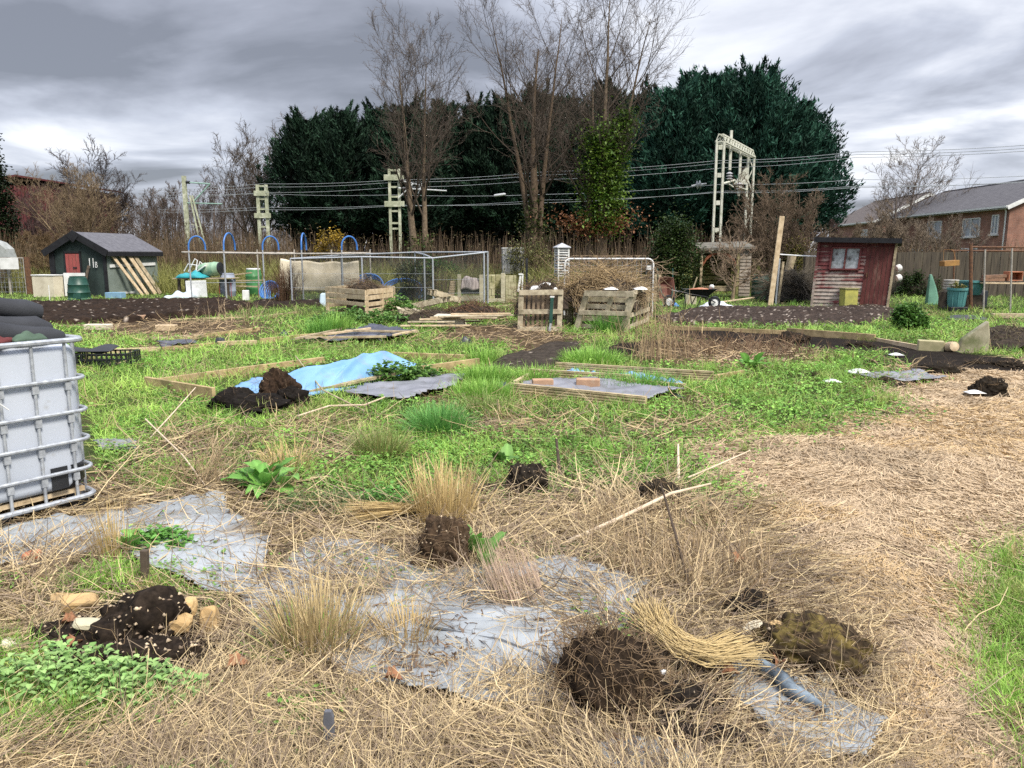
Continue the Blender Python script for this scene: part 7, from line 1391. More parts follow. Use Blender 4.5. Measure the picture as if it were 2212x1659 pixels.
def slab():
    a, b = GZ(14, 1705, 362), GZ(14, 1945, 368); s = px(1, a[1]); t = thing('stone_slab', 'pale triangular stone slab standing on edge at the right', 'stone', a, math.atan2(b[1] - a[1], b[0] - a[0])); L = float(np.linalg.norm(b - a)); h = px(75, a[1]) * .9
    mb = MB(); mb.prism([(0, -.03), (L, -.03), (L * .98, h * .55), (L * .90, h), (L * .5, h * .70), (.05, h * .40)], 0, .16); mb.build('slab', M('pale_stone', (.36, .33, .23), (.24, .22, .14), 5, .9, c3=(.14, .15, .07), sc3=3, bsc=20), t, bev=.02)
    a, b = GZ(14, 1390, 350), GZ(14, 1590, 358); mb = MB(); mb.bar((0, 0, .09), b - a + (0, 0, .08), .2, .18); tag(mb.build('timber_beam', M('pale_mossy_beam', (.42, .37, .22), (.28, .26, .14), 6, .9), None, bev=.012, loc=a), 'short pale squared beam lying left of the stone slab', 'beam')
    p = GZ(14, 1645, 365); mb = MB(); mb.lathe([(.04, -.12), (.08, -.11), (.09, 0), (.08, .11), (.03, .12)], 14, (0, 0, .09), Matrix.Rotation(R(80), 3, 'X')); tag(mb.build('log', PALE, None, True, loc=p), 'sawn log end between the beam and the stone slab', 'log')
slab()
# ------------------------------------------------------------------ dug-out root clumps
def root_clump(name, label, p, size, h, seed, shape='ball', roots=220, stones=40, col=((.050, .034, .022), (.016, .011, .008)), rcol=((.26, .18, .10), (.12, .08, .05)), rz=0.0, sink=.03, tilt=(0, 0), green=None):
    g = np.random.default_rng(seed); t = thing(name, label, 'soil clump', (p[0], p[1], float(gh(p[0], p[1])) - sink), rz); bm = bmesh.new(); bmesh.ops.create_icosphere(bm, subdivisions=5, radius=1); V = np.array([v.co[:] for v in bm.verts]); F = np.array([[v.index for v in f.verts] for f in bm.faces]); bm.free()
    n = V / np.linalg.norm(V, axis=1, keepdims=True)
    if shape == 'pot':
        k = 4.0; s = (np.abs(n[:, 0] ** 2 + n[:, 1] ** 2) ** (k / 2) + np.abs(n[:, 2]) ** k) ** (1 / k); V = n / s[:, None]; V[:, :2] *= (1 - .16 * V[:, 2:3])
    d = 1 + .34 * (n3(n * 1.6 + seed, 1) - .5) * 2.4 + .50 * (n3(n * 4.5 + seed, 2) - .5) + .36 * (n3(n * 11 + seed, 3) - .5) + .14 * (n3(n * 24 + seed, 4) - .5)
    V = V * d[:, None]; V[:, 2] = np.where(V[:, 2] < 0, V[:, 2] * .75, V[:, 2]); z0 = V[:, 2].min() * .55; V[:, 2] = np.maximum(V[:, 2], z0); V[:, 2] = (V[:, 2] - z0) / (V[:, 2].max() - z0); V = V * np.array((size[0], size[1], h)); Mx = np.array(Matrix.Rotation(tilt[0], 3, 'X') @ Matrix.Rotation(tilt[1], 3, 'Y')); V = V @ Mx.T
    q = n3(n * 7 + seed, 5)[:, None]; c = np.array(col[1]) * (1 - q) + np.array(col[0]) * q; c *= (.6 + .8 * g.random((len(V), 1)))
    if green is not None: m_ = (n[:, 2:3] > .15) & (q > .52); c = np.where(m_, np.array(green) * (.5 + g.random((len(V), 1))), c)
    mesh_np('soil', V, F, A_SOIL, t, c, False)
    if roots:
        nb = NB(); i = g.integers(0, len(V), roots); nn = n[i]; st = V[i]; dd = unit(g.normal(size=(roots, 3)) + nn * .6); L = g.uniform(.05, .20, roots) * (size[0] / .2) ** .5; P = grow(st, dd, L, 4, .5, -.10); P[:, :, 2] = np.maximum(P[:, :, 2], .005); r = np.full((roots, 5), .0016) * np.linspace(1, .5, 5)
        tubes_np(nb, P, r, cmix(*rcol, roots, .3), 3); tag(nb.build('roots', A_STRAW, t), kind='stuff')
    nc_ = 130; nb = NB(); a = g.random(nc_) * 6.28; q = 1 + .55 * g.random(nc_) ** 2; r = g.uniform(.003, .016, nc_) * (size[0] / .2) ** .5; oc = np.array([(1, 0, 0), (-1, 0, 0), (0, 1, 0), (0, -1, 0), (0, 0, .8), (0, 0, -.8)]); ce = np.stack((np.cos(a) * size[0] * q * .95, np.sin(a) * size[1] * q * .95, sink + .008 + 0 * a), 1); Vs = (ce[:, None] + oc[None] * (1 + .5 * g.normal(size=(nc_, 6, 1)).clip(-1, 1)) * r[:, None, None]).reshape(-1, 3); f0 = np.array([(0, 2, 4), (2, 1, 4), (1, 3, 4), (3, 0, 4), (2, 0, 5), (1, 2, 5), (3, 1, 5), (0, 3, 5)]); nb.add(Vs, (f0[None] + (np.arange(nc_) * 6)[:, None, None]).reshape(-1, 3), np.repeat(cmix(*col, nc_, .4), 6, 0)); tag(nb.build('crumbs', A_SOIL, t), kind='stuff')
    if stones:
        nb = NB(); sel = np.where(n[:, 2] > -.2)[0]; i = g.choice(sel, stones); r = g.uniform(.004, .012, stones) * (size[0] / .2) ** .3; oc = np.array([(1, 0, 0), (-1, 0, 0), (0, 1, 0), (0, -1, 0), (0, 0, .7), (0, 0, -.7)]); Vs = (V[i][:, None] + (oc[None] * (1 + .5 * g.normal(size=(stones, 6, 1)).clip(-1, 1)) * r[:, None, None])).reshape(-1, 3); f0 = np.array([(0, 2, 4), (2, 1, 4), (1, 3, 4), (3, 0, 4), (2, 0, 5), (1, 2, 5), (3, 1, 5), (0, 3, 5)]); Fs = (f0[None] + (np.arange(stones) * 6)[:, None, None]).reshape(-1, 3)
        nb.add(Vs, Fs, np.repeat(cmix((.46, .37, .25), (.14, .10, .07), stones, .4), 6, 0)); tag(nb.build('stones', A_STONE, t), kind='stuff')
    return t
def GC(k, x, y): return GZ(k, x, y)
root_clump('root_ball', 'big pot-shaped root ball with stones, in front of the tall straw tuft', GC(22, 1075, 545), (.155, .14), .29, 61, 'pot', 320, 70, ((.075, .048, .028), (.022, .015, .010)), sink=.02)
root_clump('root_ball', 'black pot-shaped root ball standing alone in the green ground cover', GC(13, 765, 1490), (.145, .135), .25, 62, 'pot', 160, 60, ((.03, .024, .018), (.010, .008, .006)))
root_clump('root_ball', 'dark layered clod half hidden behind the dead stalks', GC(13, 1810, 1560), (.15, .12), .19, 63, 'ball', 220, 10, ((.03, .024, .016), (.010, .008, .006)))
root_clump('root_ball', 'low dark clod left of the black pot-shaped root ball', GC(13, 395, 1480), (.16, .10), .09, 64, 'ball', 120, 20, ((.03, .024, .018), (.010, .008, .006)))
root_clump('root_clump', 'large brown fibrous root clump at the front, beside the curved straw bundle', GC(23, 560, 1290), (.165, .15), .30, 65, 'pot', 1300, 8, ((.036, .024, .015), (.010, .007, .005)), tilt=(0, -.2))
root_clump('root_clump', 'low black clod in the hollow right of the fibrous root clump', GC(23, 960, 1320), (.16, .10), .12, 66, 'ball', 260, 8, ((.02, .015, .011), (.008, .006, .005)))
root_clump('root_clump', 'dark shadowy clod right of the dead stalks, behind the mossy clod', GC(23, 1360, 830), (.145, .10), .16, 67, 'ball', 260, 4, ((.018, .014, .010), (.007, .005, .004)))
root_clump('root_clump', 'big mossy yellow-brown clod at the right front', GC(24, 440, 1085), (.225, .15), .22, 68, 'ball', 420, 14, ((.07, .05, .028), (.014, .010, .007)), rz=-.5, green=(.10, .075, .025))
root_clump('root_clump', 'small dark clod at the very front, left of the plastic scraps', GC(23, 1000, 1530), (.15, .07), .10, 69, 'ball', 200, 4, ((.02, .015, .011), (.008, .006, .005)), rz=-.6)
root_clump('root_clump', 'small dark clod at the very front, below the curved straw bundle', GC(23, 1200, 1560), (.09, .07), .11, 70, 'ball', 160, 4, ((.02, .015, .011), (.008, .006, .005)))
for i, (k, x, y, sx, h, lab) in enumerate(((12, 250, 840, .26, .30, 'left lobe of the black soil heap before the blue tarpaulin'), (12, 420, 850, .32, .24, 'low front part of the black soil heap before the blue tarpaulin'), (12, 610, 780, .20, .44, 'brown-topped tallest clod of the heap before the blue tarpaulin'), (12, 690, 800, .18, .26, 'right lobe of the black soil heap before the blue tarpaulin'))):
    root_clump('soil_clod', lab, GC(k, x, y), (sx, sx * .8), h, 80 + i, 'ball', 60, 6, ((.014, .011, .009), (.006, .005, .004)) if i != 2 else ((.050, .030, .018), (.008, .006, .005)), sink=.03)
def left_heap():
    for i, (x, y, sx, sy, h, lab) in enumerate(((800, 960, .20, .15, .30, 'tallest clod of the stony black soil heap at lower left'), (560, 960, .20, .15, .13, 'left part of the stony black soil heap at lower left'), (930, 1090, .17, .11, .17, 'front right clod of the stony black soil heap at lower left'), (640, 1080, .22, .10, .13, 'front left clod of the stony black soil heap at lower left'), (1100, 1000, .12, .08, .11, 'grey lump at the right end of the stony black soil heap'), (420, 900, .14, .10, .09, 'outlying clod at the left end of the stony black soil heap'), (1180, 850, .12, .08, .07, 'low clod beside the standing yellow stone'), (1340, 850, .13, .07, .05, 'flat clod right of the standing yellow stone'))):
        root_clump('soil_clod', lab, GC(21, x, y), (sx * 1.05, sy * 1.05), h * 1.05, 90 + i, 'ball', 40, 170 if i < 4 else 60, ((.028, .020, .014), (.008, .006, .005)), sink=.03)
    YST = M('yellow_stone', (.52, .36, .17), (.36, .24, .11), 9, .9, c3=(.22, .16, .09), sc3=4, bsc=40)
    def stone(x, y, s, z, seed, lab, st=(1, .7, .8), m=YST, rz=0.3, k=21):
        g = np.random.default_rng(seed); p = GZ(k, x, y); bm = bmesh.new(); bmesh.ops.create_icosphere(bm, subdivisions=3, radius=1)
        for v in bm.verts:
            c = np.array(v.co[:]); q = (np.abs(c) ** 5).sum() ** .2; c = c / q; c *= 1 + .35 * (n3(c[None] * 1.6 + seed, 1)[0] - .5) + .12 * (n3(c[None] * 5 + seed, 2)[0] - .5); v.co = c * np.array(st) * s
        me = bpy.data.meshes.new('stone'); bm.to_mesh(me); bm.free(); me.materials.append(m); o = bpy.data.objects.new('stone', me); C.objects.link(o); o.location = (p[0], p[1], float(gh(p[0], p[1])) + z); o.rotation_euler = (g.uniform(-.4, .4), g.uniform(-.3, .3), rz); tag(o, lab, 'stone')
    stone(1000, 960, .075, .13, 1, 'flat yellow stone on the front of the stony soil heap', (1.1, .6, .45)); stone(1060, 880, .065, .13, 2, 'upper yellow stone leaning on the stony soil heap', (1, .7, .6)); stone(1225, 850, .062, .06, 3, 'upright yellow stone block standing right of the soil heap', (.62, .6, 1.05), rz=.2); stone(470, 790, .06, .08, 4, 'buff chunk at the back left of the stony soil heap', (1.2, .6, .5)); stone(380, 740, .05, .04, 5, 'small buff chunk behind the stony soil heap', (1.1, .6, .5)); stone(195, 485, .045, .05, 6, 'pinkish brick chunk on the plastic sheet at left', (1, .7, .7), TERRA)
    stone(540, 1000, .045, .12, 7, 'grey flat stone at the front of the soil heap', (1.3, .7, .3), CONC); stone(120, 960, .05, .0, 8, 'buff stone sunk in the straw at the left edge', (1.3, .8, .4), CREAM)
    stone(1790, 1185, .05, .02, 9, 'pale pebble at the foot of the mossy clod, right side', (1, .7, .5), CREAM, k=23); stone(1360, 950, .05, .03, 10, 'pale pebble left of the mossy clod', (1.1, .7, .6), CREAM, k=23); stone(860, 1245, .011, .09, 11, 'small white pebble on the black clod in the hollow', (1, .7, .8), WHITEP, k=23); stone(1560, 1040, .06, .10, 12, 'yellow stone stuck in the front of the mossy clod', (1.4, .5, .5), YST, rz=-.6, k=23)
left_heap()
def rightheaps():
    sc_ = lambda s: s * .5
    for i, (x, y, s, h, lab) in enumerate(((1520, 520, .55, .24, 'black soil heap on the dark strip left of the round black clod'), (1630, 500, .40, .15, 'right lobe of the black soil heap on the dark strip'), (1930, 680, .42, .34, 'round black clod standing alone in the tan dry grass at right'), (430, 290, .55, .32, 'dark root heap at the left end of the dark soil strip'), (940, 320, .45, .18, 'dark clod in the middle of the dark soil strip'), (2110, 470, .40, .16, 'dark clod at the right end of the soil strip'), (1990, 465, .30, .15, 'second dark clod from the right end of the soil strip'), (1840, 455, .26, .13, 'small dark clod right of the black soil heap'), (1145, 600, .28, .16, 'dark clod on the grey sheet in the dry grass'), (1245, 620, .22, .10, 'small low clod right of the grey sheet'), (580, 540, .25, .12, 'dark rooty clod in the green at right, left of the white rag'), (1050, 470, .30, .16, 'mossy dark tuft of soil behind the grey sheet'), (500, 545, .2, .09, 'small rooty clod left of the dark rooty clod'))):
        p = GZ(14, x, y); root_clump('soil_clod', lab, p, (sc_(s), sc_(s) * .6), h * .8, 120 + i, 'ball', 90, 10, ((.026, .020, .014), (.009, .007, .005)), sink=.04)
    W_ = M('white_rag', (.74, .75, .74), (.6, .61, .6), 4, .7)
    for x, y, w, lab in ((735, 615, .2, 'white rag lying on the green ground cover at right'), (1225, 420, .2, 'flat white scrap by the dark soil strip'), (940, 545, .3, 'crumpled white film at the left end of the grey sheet'), (1830, 690, .2, 'torn white film at the foot of the round black clod')):
        p = GZ(14, x, y); f = lambda u, v: ((u - .5) * w, (v - .5) * w * .7, .16 * w * math.sin(math.pi * u) ** .7 * math.sin(math.pi * v) ** .7 * (.7 + .3 * math.sin(u * 9 + v * 6)) + .02); cloth('white_rag', lab, 'rag', (p[0], p[1], float(gh(p[0], p[1])) + .03), 0, f, 14, 10, W_, .005)
rightheaps()
# ------------------------------------------------------------------ plastic ground sheets in front
SHM = M('pale_ground_plastic', (.31, .335, .35), (.22, .24, .25), 1.6, .36, (1, 1, 1), (.17, .14, .10), 2.2, (.56, .70), bump=.12, bsc=10, spec=.45)
def plastic_sheets():
    sheet('plastic_sheet', 'pale plastic ground sheet spread in front of the white tank', [(-220, 1150), (0, 1150), (200, 1108), (330, 1095), (480, 1082), (530, 1125), (600, 1180), (560, 1300), (450, 1290), (340, 1250), (250, 1190), (120, 1235), (-220, 1260)], SHM, .022, .035, .022, 'plastic sheet', 1.3, 3)
    sheet('plastic_sheet', 'pale plastic ground sheet showing through the straw in the middle front', [(520, 1290), (700, 1165), (840, 1190), (1000, 1240), (1220, 1220), (1420, 1270), (1380, 1350), (1300, 1420), (1260, 1530), (1000, 1540), (790, 1500), (640, 1420), (530, 1380)], SHM, .022, .028, .02, 'plastic sheet', 1.3, 5)
    sheet('plastic_sheet', 'pale plastic ground sheet with rolled edge at the right front', [(1560, 1420), (1640, 1430), (1760, 1480), (1920, 1560), (1860, 1640), (1650, 1610), (1570, 1520)], SHM, .022, .02, .02, 'plastic sheet', 1.2, 7)
    sheet('plastic_sheet', 'scrap of pale plastic sheet at the very front edge', [(1270, 1620), (1420, 1595), (1500, 1650), (1480, 1720), (1260, 1720)], SHM, .022, .02, .02, 'plastic sheet', 1.2, 9)
    a = [GZ(24, *q) for q in ((90, 1105), (180, 1180), (250, 1225), (300, 1290), (400, 1345), (500, 1400))]; mb = MB(); mb.tube([q - a[0] + (0, 0, .045) for q in a], [.018, .03, .03, .03, .024, .01], 10); tag(mb.build('rolled_plastic', M('slate_blue_film', (.20, .25, .29), (.05, .065, .08), 8, .35, (1, 1, 1), lo=.42, hi=.58), None, True, loc=a[0]), 'dark slate roll of plastic along the edge of the right front sheet', 'plastic roll')
    a = [GZ(22, *q) for q in ((930, 935), (1080, 968), (1200, 1000), (1370, 1025), (1480, 1070), (1580, 1115), (1690, 1170))]; mb = MB(); mb.tube([q - a[0] + (0, 0, .06) for q in a], [.004, .008, .008, .009, .008, .007, .003], 6); tag(mb.build('sheet_fold', M('dark_fold', (.10, .11, .12), None, 4, .4), None, True, loc=a[0]), 'dark folded seam running across the middle front plastic sheet', 'plastic fold')
plastic_sheets()
# ------------------------------------------------------------------ single plants and sticks
GR = ((.16, .34, .05), (.33, .54, .11)); GRB = ((.09, .24, .04), (.20, .42, .08)); ST = ((.56, .42, .20), (.42, .31, .14))
def tuft(name, label, p, n, h, spread, col, cat='grass', seed=1, w=.008, lean=.55, curl=.9, z=None, group=None, dirn=None, mat=None, base=.03):
    global rng
    keep = rng; rng = np.random.default_rng(seed); nb = NB(); b = np.zeros((n, 3)); a = rng.random(n) * 6.28; r = np.sqrt(rng.random(n)) * spread; b[:, 0] = r * np.cos(a); b[:, 1] = r * np.sin(a); b[:, 2] = -base; az = np.arctan2(b[:, 0], b[:, 1]) + rng.normal(size=n) * .7
    pit = R(90) - lean * (r / spread) * rng.random(n) - .5 * rng.random(n) ** 3
    if dirn is not None: az = np.full(n, dirn[0]) + rng.normal(size=n) * .12; pit = np.full(n, dirn[1]) + rng.normal(size=n) * .06
    ribbons(nb, b, az, pit, h * (.55 + .55 * rng.random(n)), np.full(n, w) * (.7 + .6 * rng.random(n)), -curl * rng.random(n), cmix(*col, n, .25), 4, .8, .9, False); o = nb.build(name, mat or A_LEAF); rng = keep
    o.location = (float(p[0]), float(p[1]), float(gh(p[0], p[1])) if z is None else z); return tag(o, label, cat, group)
tuft('grass_tuft', 'round bushy dark green grass tuft in the middle of the plot', GZ(12, 1870, 1000), 1100, .32, .20, ((.08, .24, .05), (.22, .46, .12)), seed=1, lean=1.1, curl=1.1, w=.009)
tuft('grass_tuft', 'tall pale green grass clump left of the ridged bed, upper part', GZ(13, 430, 620), 900, .30, .28, GR, seed=2, lean=.8, w=.012); tuft('grass_tuft', 'wide green grass clump below the left end of the ridged bed', GZ(13, 400, 730), 1000, .27, .33, GR, seed=3, lean=.9, w=.011)
tuft('grass_tuft', 'yellowing grass clump below the wide one at the ridged bed', GZ(13, 430, 840), 500, .24, .27, ((.26, .30, .10), (.16, .26, .06)), seed=4, lean=.9, w=.010); tuft('grass_tuft', 'grass clump at the board end left of the mulch path', GZ(13, 400, 475), 320, .34, .17, GR, seed=5, w=.013)
tuft('grass_tuft', 'lush green grass clump right of the mulch path, behind the ridged boards', GZ(13, 1260, 465), 1100, .28, .42, GR, seed=6, lean=.8, w=.014); tuft('grass_tuft', 'grass growing up the leaning middle pallet', GZ(3, 1440, 1260), 400, .46, .28, GRB, seed=7, lean=.6, w=.018)
tuft('grass_tuft', 'grass overhanging the right part of the ridged bed', GZ(13, 1640, 660), 700, .24, .45, GRB, seed=8, lean=.9, w=.012); tuft('grass_tuft', 'grass tuft inside the left end of the ridged bed', GZ(13, 820, 610), 420, .26, .28, GR, seed=9, lean=.9, w=.011)
tuft('grass_tuft', 'mixed green and straw tuft in the middle of the green ground cover', GZ(12, 1390, 1190), 520, .30, .17, ((.16, .28, .06), (.34, .30, .12)), seed=10, lean=.9); tuft('grass_tuft', 'green tuft at the left of the pale blocks behind the dark ground sheet', GZ(12, 1050, 230), 500, .5, .30, GR, seed=11, w=.016)
tuft('grass_tuft', 'grass tuft at the edge of the dark ground sheet', GZ(12, 950, 245), 420, .42, .28, GRB, seed=12, w=.016)
tuft('straw_tuft', 'tall upright tuft of pale golden straw behind the big root ball', GZ(22, 1060, 290), 420, .42, .16, ((.62, .48, .24), (.48, .36, .16)), 'dry grass', 13, .008, .35, .3, mat=A_STRAW); tuft('straw_tuft', 'thick golden straw tuft with green at its base, middle left front', GZ(22, 360, 1010), 420, .36, .125, ((.54, .42, .22), (.36, .28, .14)), 'dry grass', 14, .007, .6, .5, mat=A_STRAW)
tuft('straw_tuft', 'short straw tuft at the left edge of the middle plastic sheet', GZ(22, 850, 960), 300, .20, .10, ST, 'dry grass', 15, .005, .7, .5, mat=A_STRAW); tuft('straw_tuft', 'slim bundle of pale straw rising from the plastic sheet before the tank', GZ(21, 655, 470), 150, .36, .07, ST, 'dry grass', 16, .005, .3, .1, mat=A_STRAW)
tuft('straw_tuft', 'straw tuft in the green behind the dock plant', GZ(12, 670, 1330), 220, .30, .16, ST, 'dry grass', 17, .006, .6, mat=A_STRAW); tuft('straw_tuft', 'greyish stem bundle leaning up right of the big root ball', GZ(22, 1500, 800), 170, .40, .13, ((.44, .33, .23), (.28, .20, .15)), 'dry grass', 18, .004, .5, .1, dirn=(-.45, R(46)), mat=A_STRAW)
tuft('straw_bundle', 'flopped bundle of golden straw lying left of the big root ball', GZ(22, 930, 270), 420, .46, .05, ST, 'dry grass', 19, .006, 0, .2, dirn=(R(242), R(8)), z=.10, mat=A_STRAW)
tuft('grass_tuft', 'fresh green blades at the foot of the golden straw tuft', GZ(22, 270, 1010), 200, .22, .14, GR, seed=20, lean=.7, w=.006); tuft('weed_tuft', 'feathery green weed at the foot of the slim straw bundle', GZ(21, 650, 590), 240, .16, .10, GR, 'weed', 21, .008, 1.1)
def curved_bundle():
    nb = NB(); n = 190; P = []; base = GZ(23, 800, 1040); mid = [GZ(23, 790, 960), GZ(23, 830, 1050), GZ(23, 960, 1130), GZ(23, 1130, 1165), GZ(23, 1300, 1140)]; pts = np.array(mid); g = np.random.default_rng(5); j = g.normal(size=(n, 1, 3)) * np.array((.030, .034, .012)); q = pts[None] + j * np.array((1.5, .8, .8, 1.0, 1.7))[None, :, None] + g.normal(size=(n, 5, 3)) * .016; q[:, :, 2] = .07 + np.array((.06, .05, .03, .02, .03)) + np.abs(j[:, :, 2]) + g.random((n, 5)) * .02; fine = np.concatenate([(q[:, i:i + 1] * (1 - f) + q[:, i + 1:i + 2] * f) for i in range(4) for f in (0, .5)] + [q[:, 4:5]], 1) - base
    tubes_np(nb, fine, np.tile(np.full(9, .0017), (n, 1)), cmix(*ST, n, .2), 3); o = nb.build('straw_bundle', A_STRAW); o.location = tuple(base); tag(o, 'curved bundle of blond straw sweeping right from the fibrous root clump', 'dry grass')
curved_bundle()
def broad_plant(name, label, p, n, L, w, col, seed, tilt=(.1, 1.1), cat='plant', stem=.0, fold=.22):
    g = np.random.default_rng(seed); t = thing(name, label, cat, (p[0], p[1], float(gh(p[0], p[1]))))
    for i in range(n):
        nb = NB(); az = g.random() * 6.28; ti = g.uniform(*tilt); l = L * g.uniform(.6, 1.1); ww = w * g.uniform(.7, 1.1); k = 9; c = np.array(cmix(*col, 1, .2)[0]); b = np.array((g.normal() * .03, g.normal() * .03, .0)); P = [b]; pt = ti + .3
        for s in range(k): P.append(P[-1] + np.array((math.cos(pt) * math.sin(az), math.cos(pt) * math.cos(az), math.sin(pt))) * l / k); pt -= .16 * (1 if s > 2 else .4)
        P = np.array(P); sd = np.array((math.cos(az), -math.sin(az), 0)); V = []
        for s in range(k + 1):
            f = s / k; hw = ww / 2 * (0.12 if f < .22 else math.sin(math.pi * min(1, (f - .22) / .78) ** .75) ** .8 + .02); und = .008 * math.sin(s * 2.3 + i); V += [P[s] - sd * hw + (0, 0, hw * fold + und), P[s] - sd * hw * .5 + (0, 0, hw * fold * .35), P[s], P[s] + sd * hw * .5 + (0, 0, hw * fold * .35), P[s] + sd * hw + (0, 0, hw * fold - und)]
        F = [(s * 5 + j, s * 5 + j + 1, (s + 1) * 5 + j + 1, (s + 1) * 5 + j) for s in range(k) for j in range(4)]; cc = np.tile(c, (len(V), 1)); cc[2::5] *= 1.35; V = np.array(V); V[:, 2] = np.maximum(V[:, 2], .004); nb.add(V, F, cc); nb.build('leaf', A_LEAF, t, True)
    return t
DOCK = ((.12, .28, .05), (.20, .40, .09))
broad_plant('dock_plant', 'broad-leaved green dock plant at the edge of the left plastic sheet', GZ(12, 500, 1500), 19, .36, .125, DOCK, 3, (.15, 1.25)); broad_plant('dock_leaf', 'single upright bright dock shoot beside the big root ball', GZ(22, 1275, 560), 6, .24, .09, DOCK, 4, (.7, 1.3)); broad_plant('dock_plant', 'small dock leaves behind the nettle seedlings on the left sheet', GZ(21, 790, 420), 5, .22, .09, DOCK, 5, (.2, .9)); broad_plant('dock_leaf', 'lone dock leaf lying on the plastic right of the nettle seedlings', GZ(21, 1200, 370), 2, .20, .10, DOCK, 6, (.05, .3)); broad_plant('dock_plant', 'leafy green weed standing in the ground cover by the ridged bed', GZ(13, 580, 1300), 9, .22, .10, ((.10, .22, .05), (.18, .32, .08)), 7, (.2, 1.1)); broad_plant('dock_plant', 'bright broad-leaved weed in the green at right', GZ(14, 110, 500), 12, .38, .16, DOCK, 8, (.3, 1.2))
def patch(name, label, p, rx, ry, n, h, lsz, col, seed, cat='plant'):
    g = np.random.default_rng(seed); nb = NB(); a = g.random(n) * 6.28; r = np.sqrt(g.random(n)); P = np.stack((r * rx * np.cos(a), r * ry * np.sin(a), h * (.15 + .85 * g.random(n)) * (1 - .6 * r ** 2)), 1); cl = fbm(P[:, 0] * 7 + seed, P[:, 1] * 7, 3); P[:, 2] *= .5 + cl; leaves(nb, P, g.random(n) * 6.28, g.uniform(-.35, .5, n), g.uniform(*lsz, n), g.uniform(*lsz, n) * .85, cmix(*col, n, .25) * (.55 + .8 * cl)[:, None]); o = nb.build(name, A_LEAF); o.location = (float(p[0]), float(p[1]), float(gh(p[0], p[1])))
    return tag(o, label, cat)
NET_ = ((.09, .24, .04), (.17, .38, .08))
patch('nettle_seedlings', 'clump of fresh green nettle seedlings on the left plastic sheet', GZ(21, 920, 400), .20, .11, 420, .12, (.025, .05), NET_, 31); patch('nettle_patch', 'pale green nettle patch in the grass at the lower left corner', GZ(21, 420, 1230), .38, .16, 900, .17, (.015, .036), ((.20, .36, .10), (.34, .50, .18)), 32); patch('nettle_patch', 'pale green nettle patch right of the one in the lower left corner', GZ(21, 760, 1290), .28, .13, 560, .17, (.015, .036), ((.20, .36, .10), (.34, .50, .18)), 33)
patch('nettle_patch', 'dark green creeping plants on the plank right of the blue tarpaulin', GZ(12, 1520, 620), .38, .22, 420, .30, (.05, .09), ((.06, .15, .03), (.15, .27, .06)), 34); patch('nettle_patch', 'small creeping plant at the right end of the blue tarpaulin', GZ(12, 1740, 600), .25, .16, 220, .22, (.05, .09), ((.06, .15, .03), (.15, .27, .06)), 35); patch('nettle_patch', 'nettles crowding the foot of the pallet compost box', GZ(2, 1080, 1400), 1.2, .45, 900, .35, (.06, .13), ((.07, .17, .04), (.17, .30, .07)), 36); patch('nettle_patch', 'tall bright nettles at the right side of the compost box', GZ(2, 1395, 1340), .5, .25, 320, .55, (.07, .14), ((.10, .22, .05), (.2, .33, .09)), 37)
patch('bramble_patch', 'dark low weed mat right of the dock plant', GZ(22, 400, 250), .38, .17, 900, .14, (.015, .03), ((.06, .11, .03), (.13, .18, .06)), 38); patch('weed_patch', 'bright low weeds left of the straw tuft', GZ(22, 760, 220), .25, .12, 500, .16, (.02, .04), NET_, 39)
for i, (k, x, y, a, s, lab) in enumerate(((21, 370, 925, .2, .07, 'curled orange-brown leaf at the left of the stony soil heap'), (21, 400, 1080, 1.2, .07, 'orange-brown leaf at the front of the stony soil heap'), (21, 1320, 1165, .5, .085, 'pink-brown fallen oak leaf on the straw at lower left'), (22, 735, 1250, 0, .06, 'brown leaf at the front edge of the middle plastic sheet'), (23, 1255, 590, .7, .09, 'orange leaf among the dead stalks'), (23, 1185, 1200, .2, .07, 'brown leaf right of the black clod in the hollow'), (24, 210, 1150, .9, .06, 'reddish leaf beside the slate plastic roll'))):
    p = GZ(k, x, y); mb = MB(); o7 = [(0, 0), (.25, .18), (.30, .40), (.5, .30), (.62, .5), (.78, .3), (1.0, .12), (1.08, 0), (1.0, -.12), (.78, -.32), (.62, -.48), (.5, -.28), (.30, -.42), (.25, -.16)]; vs = [(x_ * s, y_ * s, .02 + .03 * abs(y_) + .02 * math.sin(x_ * 4)) for x_, y_ in o7] + [(.5 * s, 0, .012)]; mb.add(vs, [(j, (j + 1) % 14, 14) for j in range(14)]); o = mb.build('fallen_leaf', M('russet_leaf', (.34, .17, .09), (.22, .11, .06), 20, .8), None, loc=(p[0], p[1], float(gh(p[0], p[1])) + .05)); o.rotation_euler = (.2, -.15, a); s_ = o.modifiers.new('thick', 'SOLIDIFY'); s_.thickness = .001; tag(o, lab, 'leaf')
def stick(k, pts, r, z, m, lab, name='stick', cat='stick'):
    P = [GZ(k, x, y) + np.array((0, 0, zz)) for (x, y), zz in zip(pts, z)]; P0 = P[0].copy(); mb = MB(); mb.tube([q - P0 for q in P], r, 8); tag(mb.build(name, m, None, True, loc=P0), lab, cat)
STK = M('bleached_stick', (.62, .52, .38), (.48, .38, .27), 9, .8, bsc=60); DST = M('dark_stick', (.07, .05, .035), None, 9, .9)
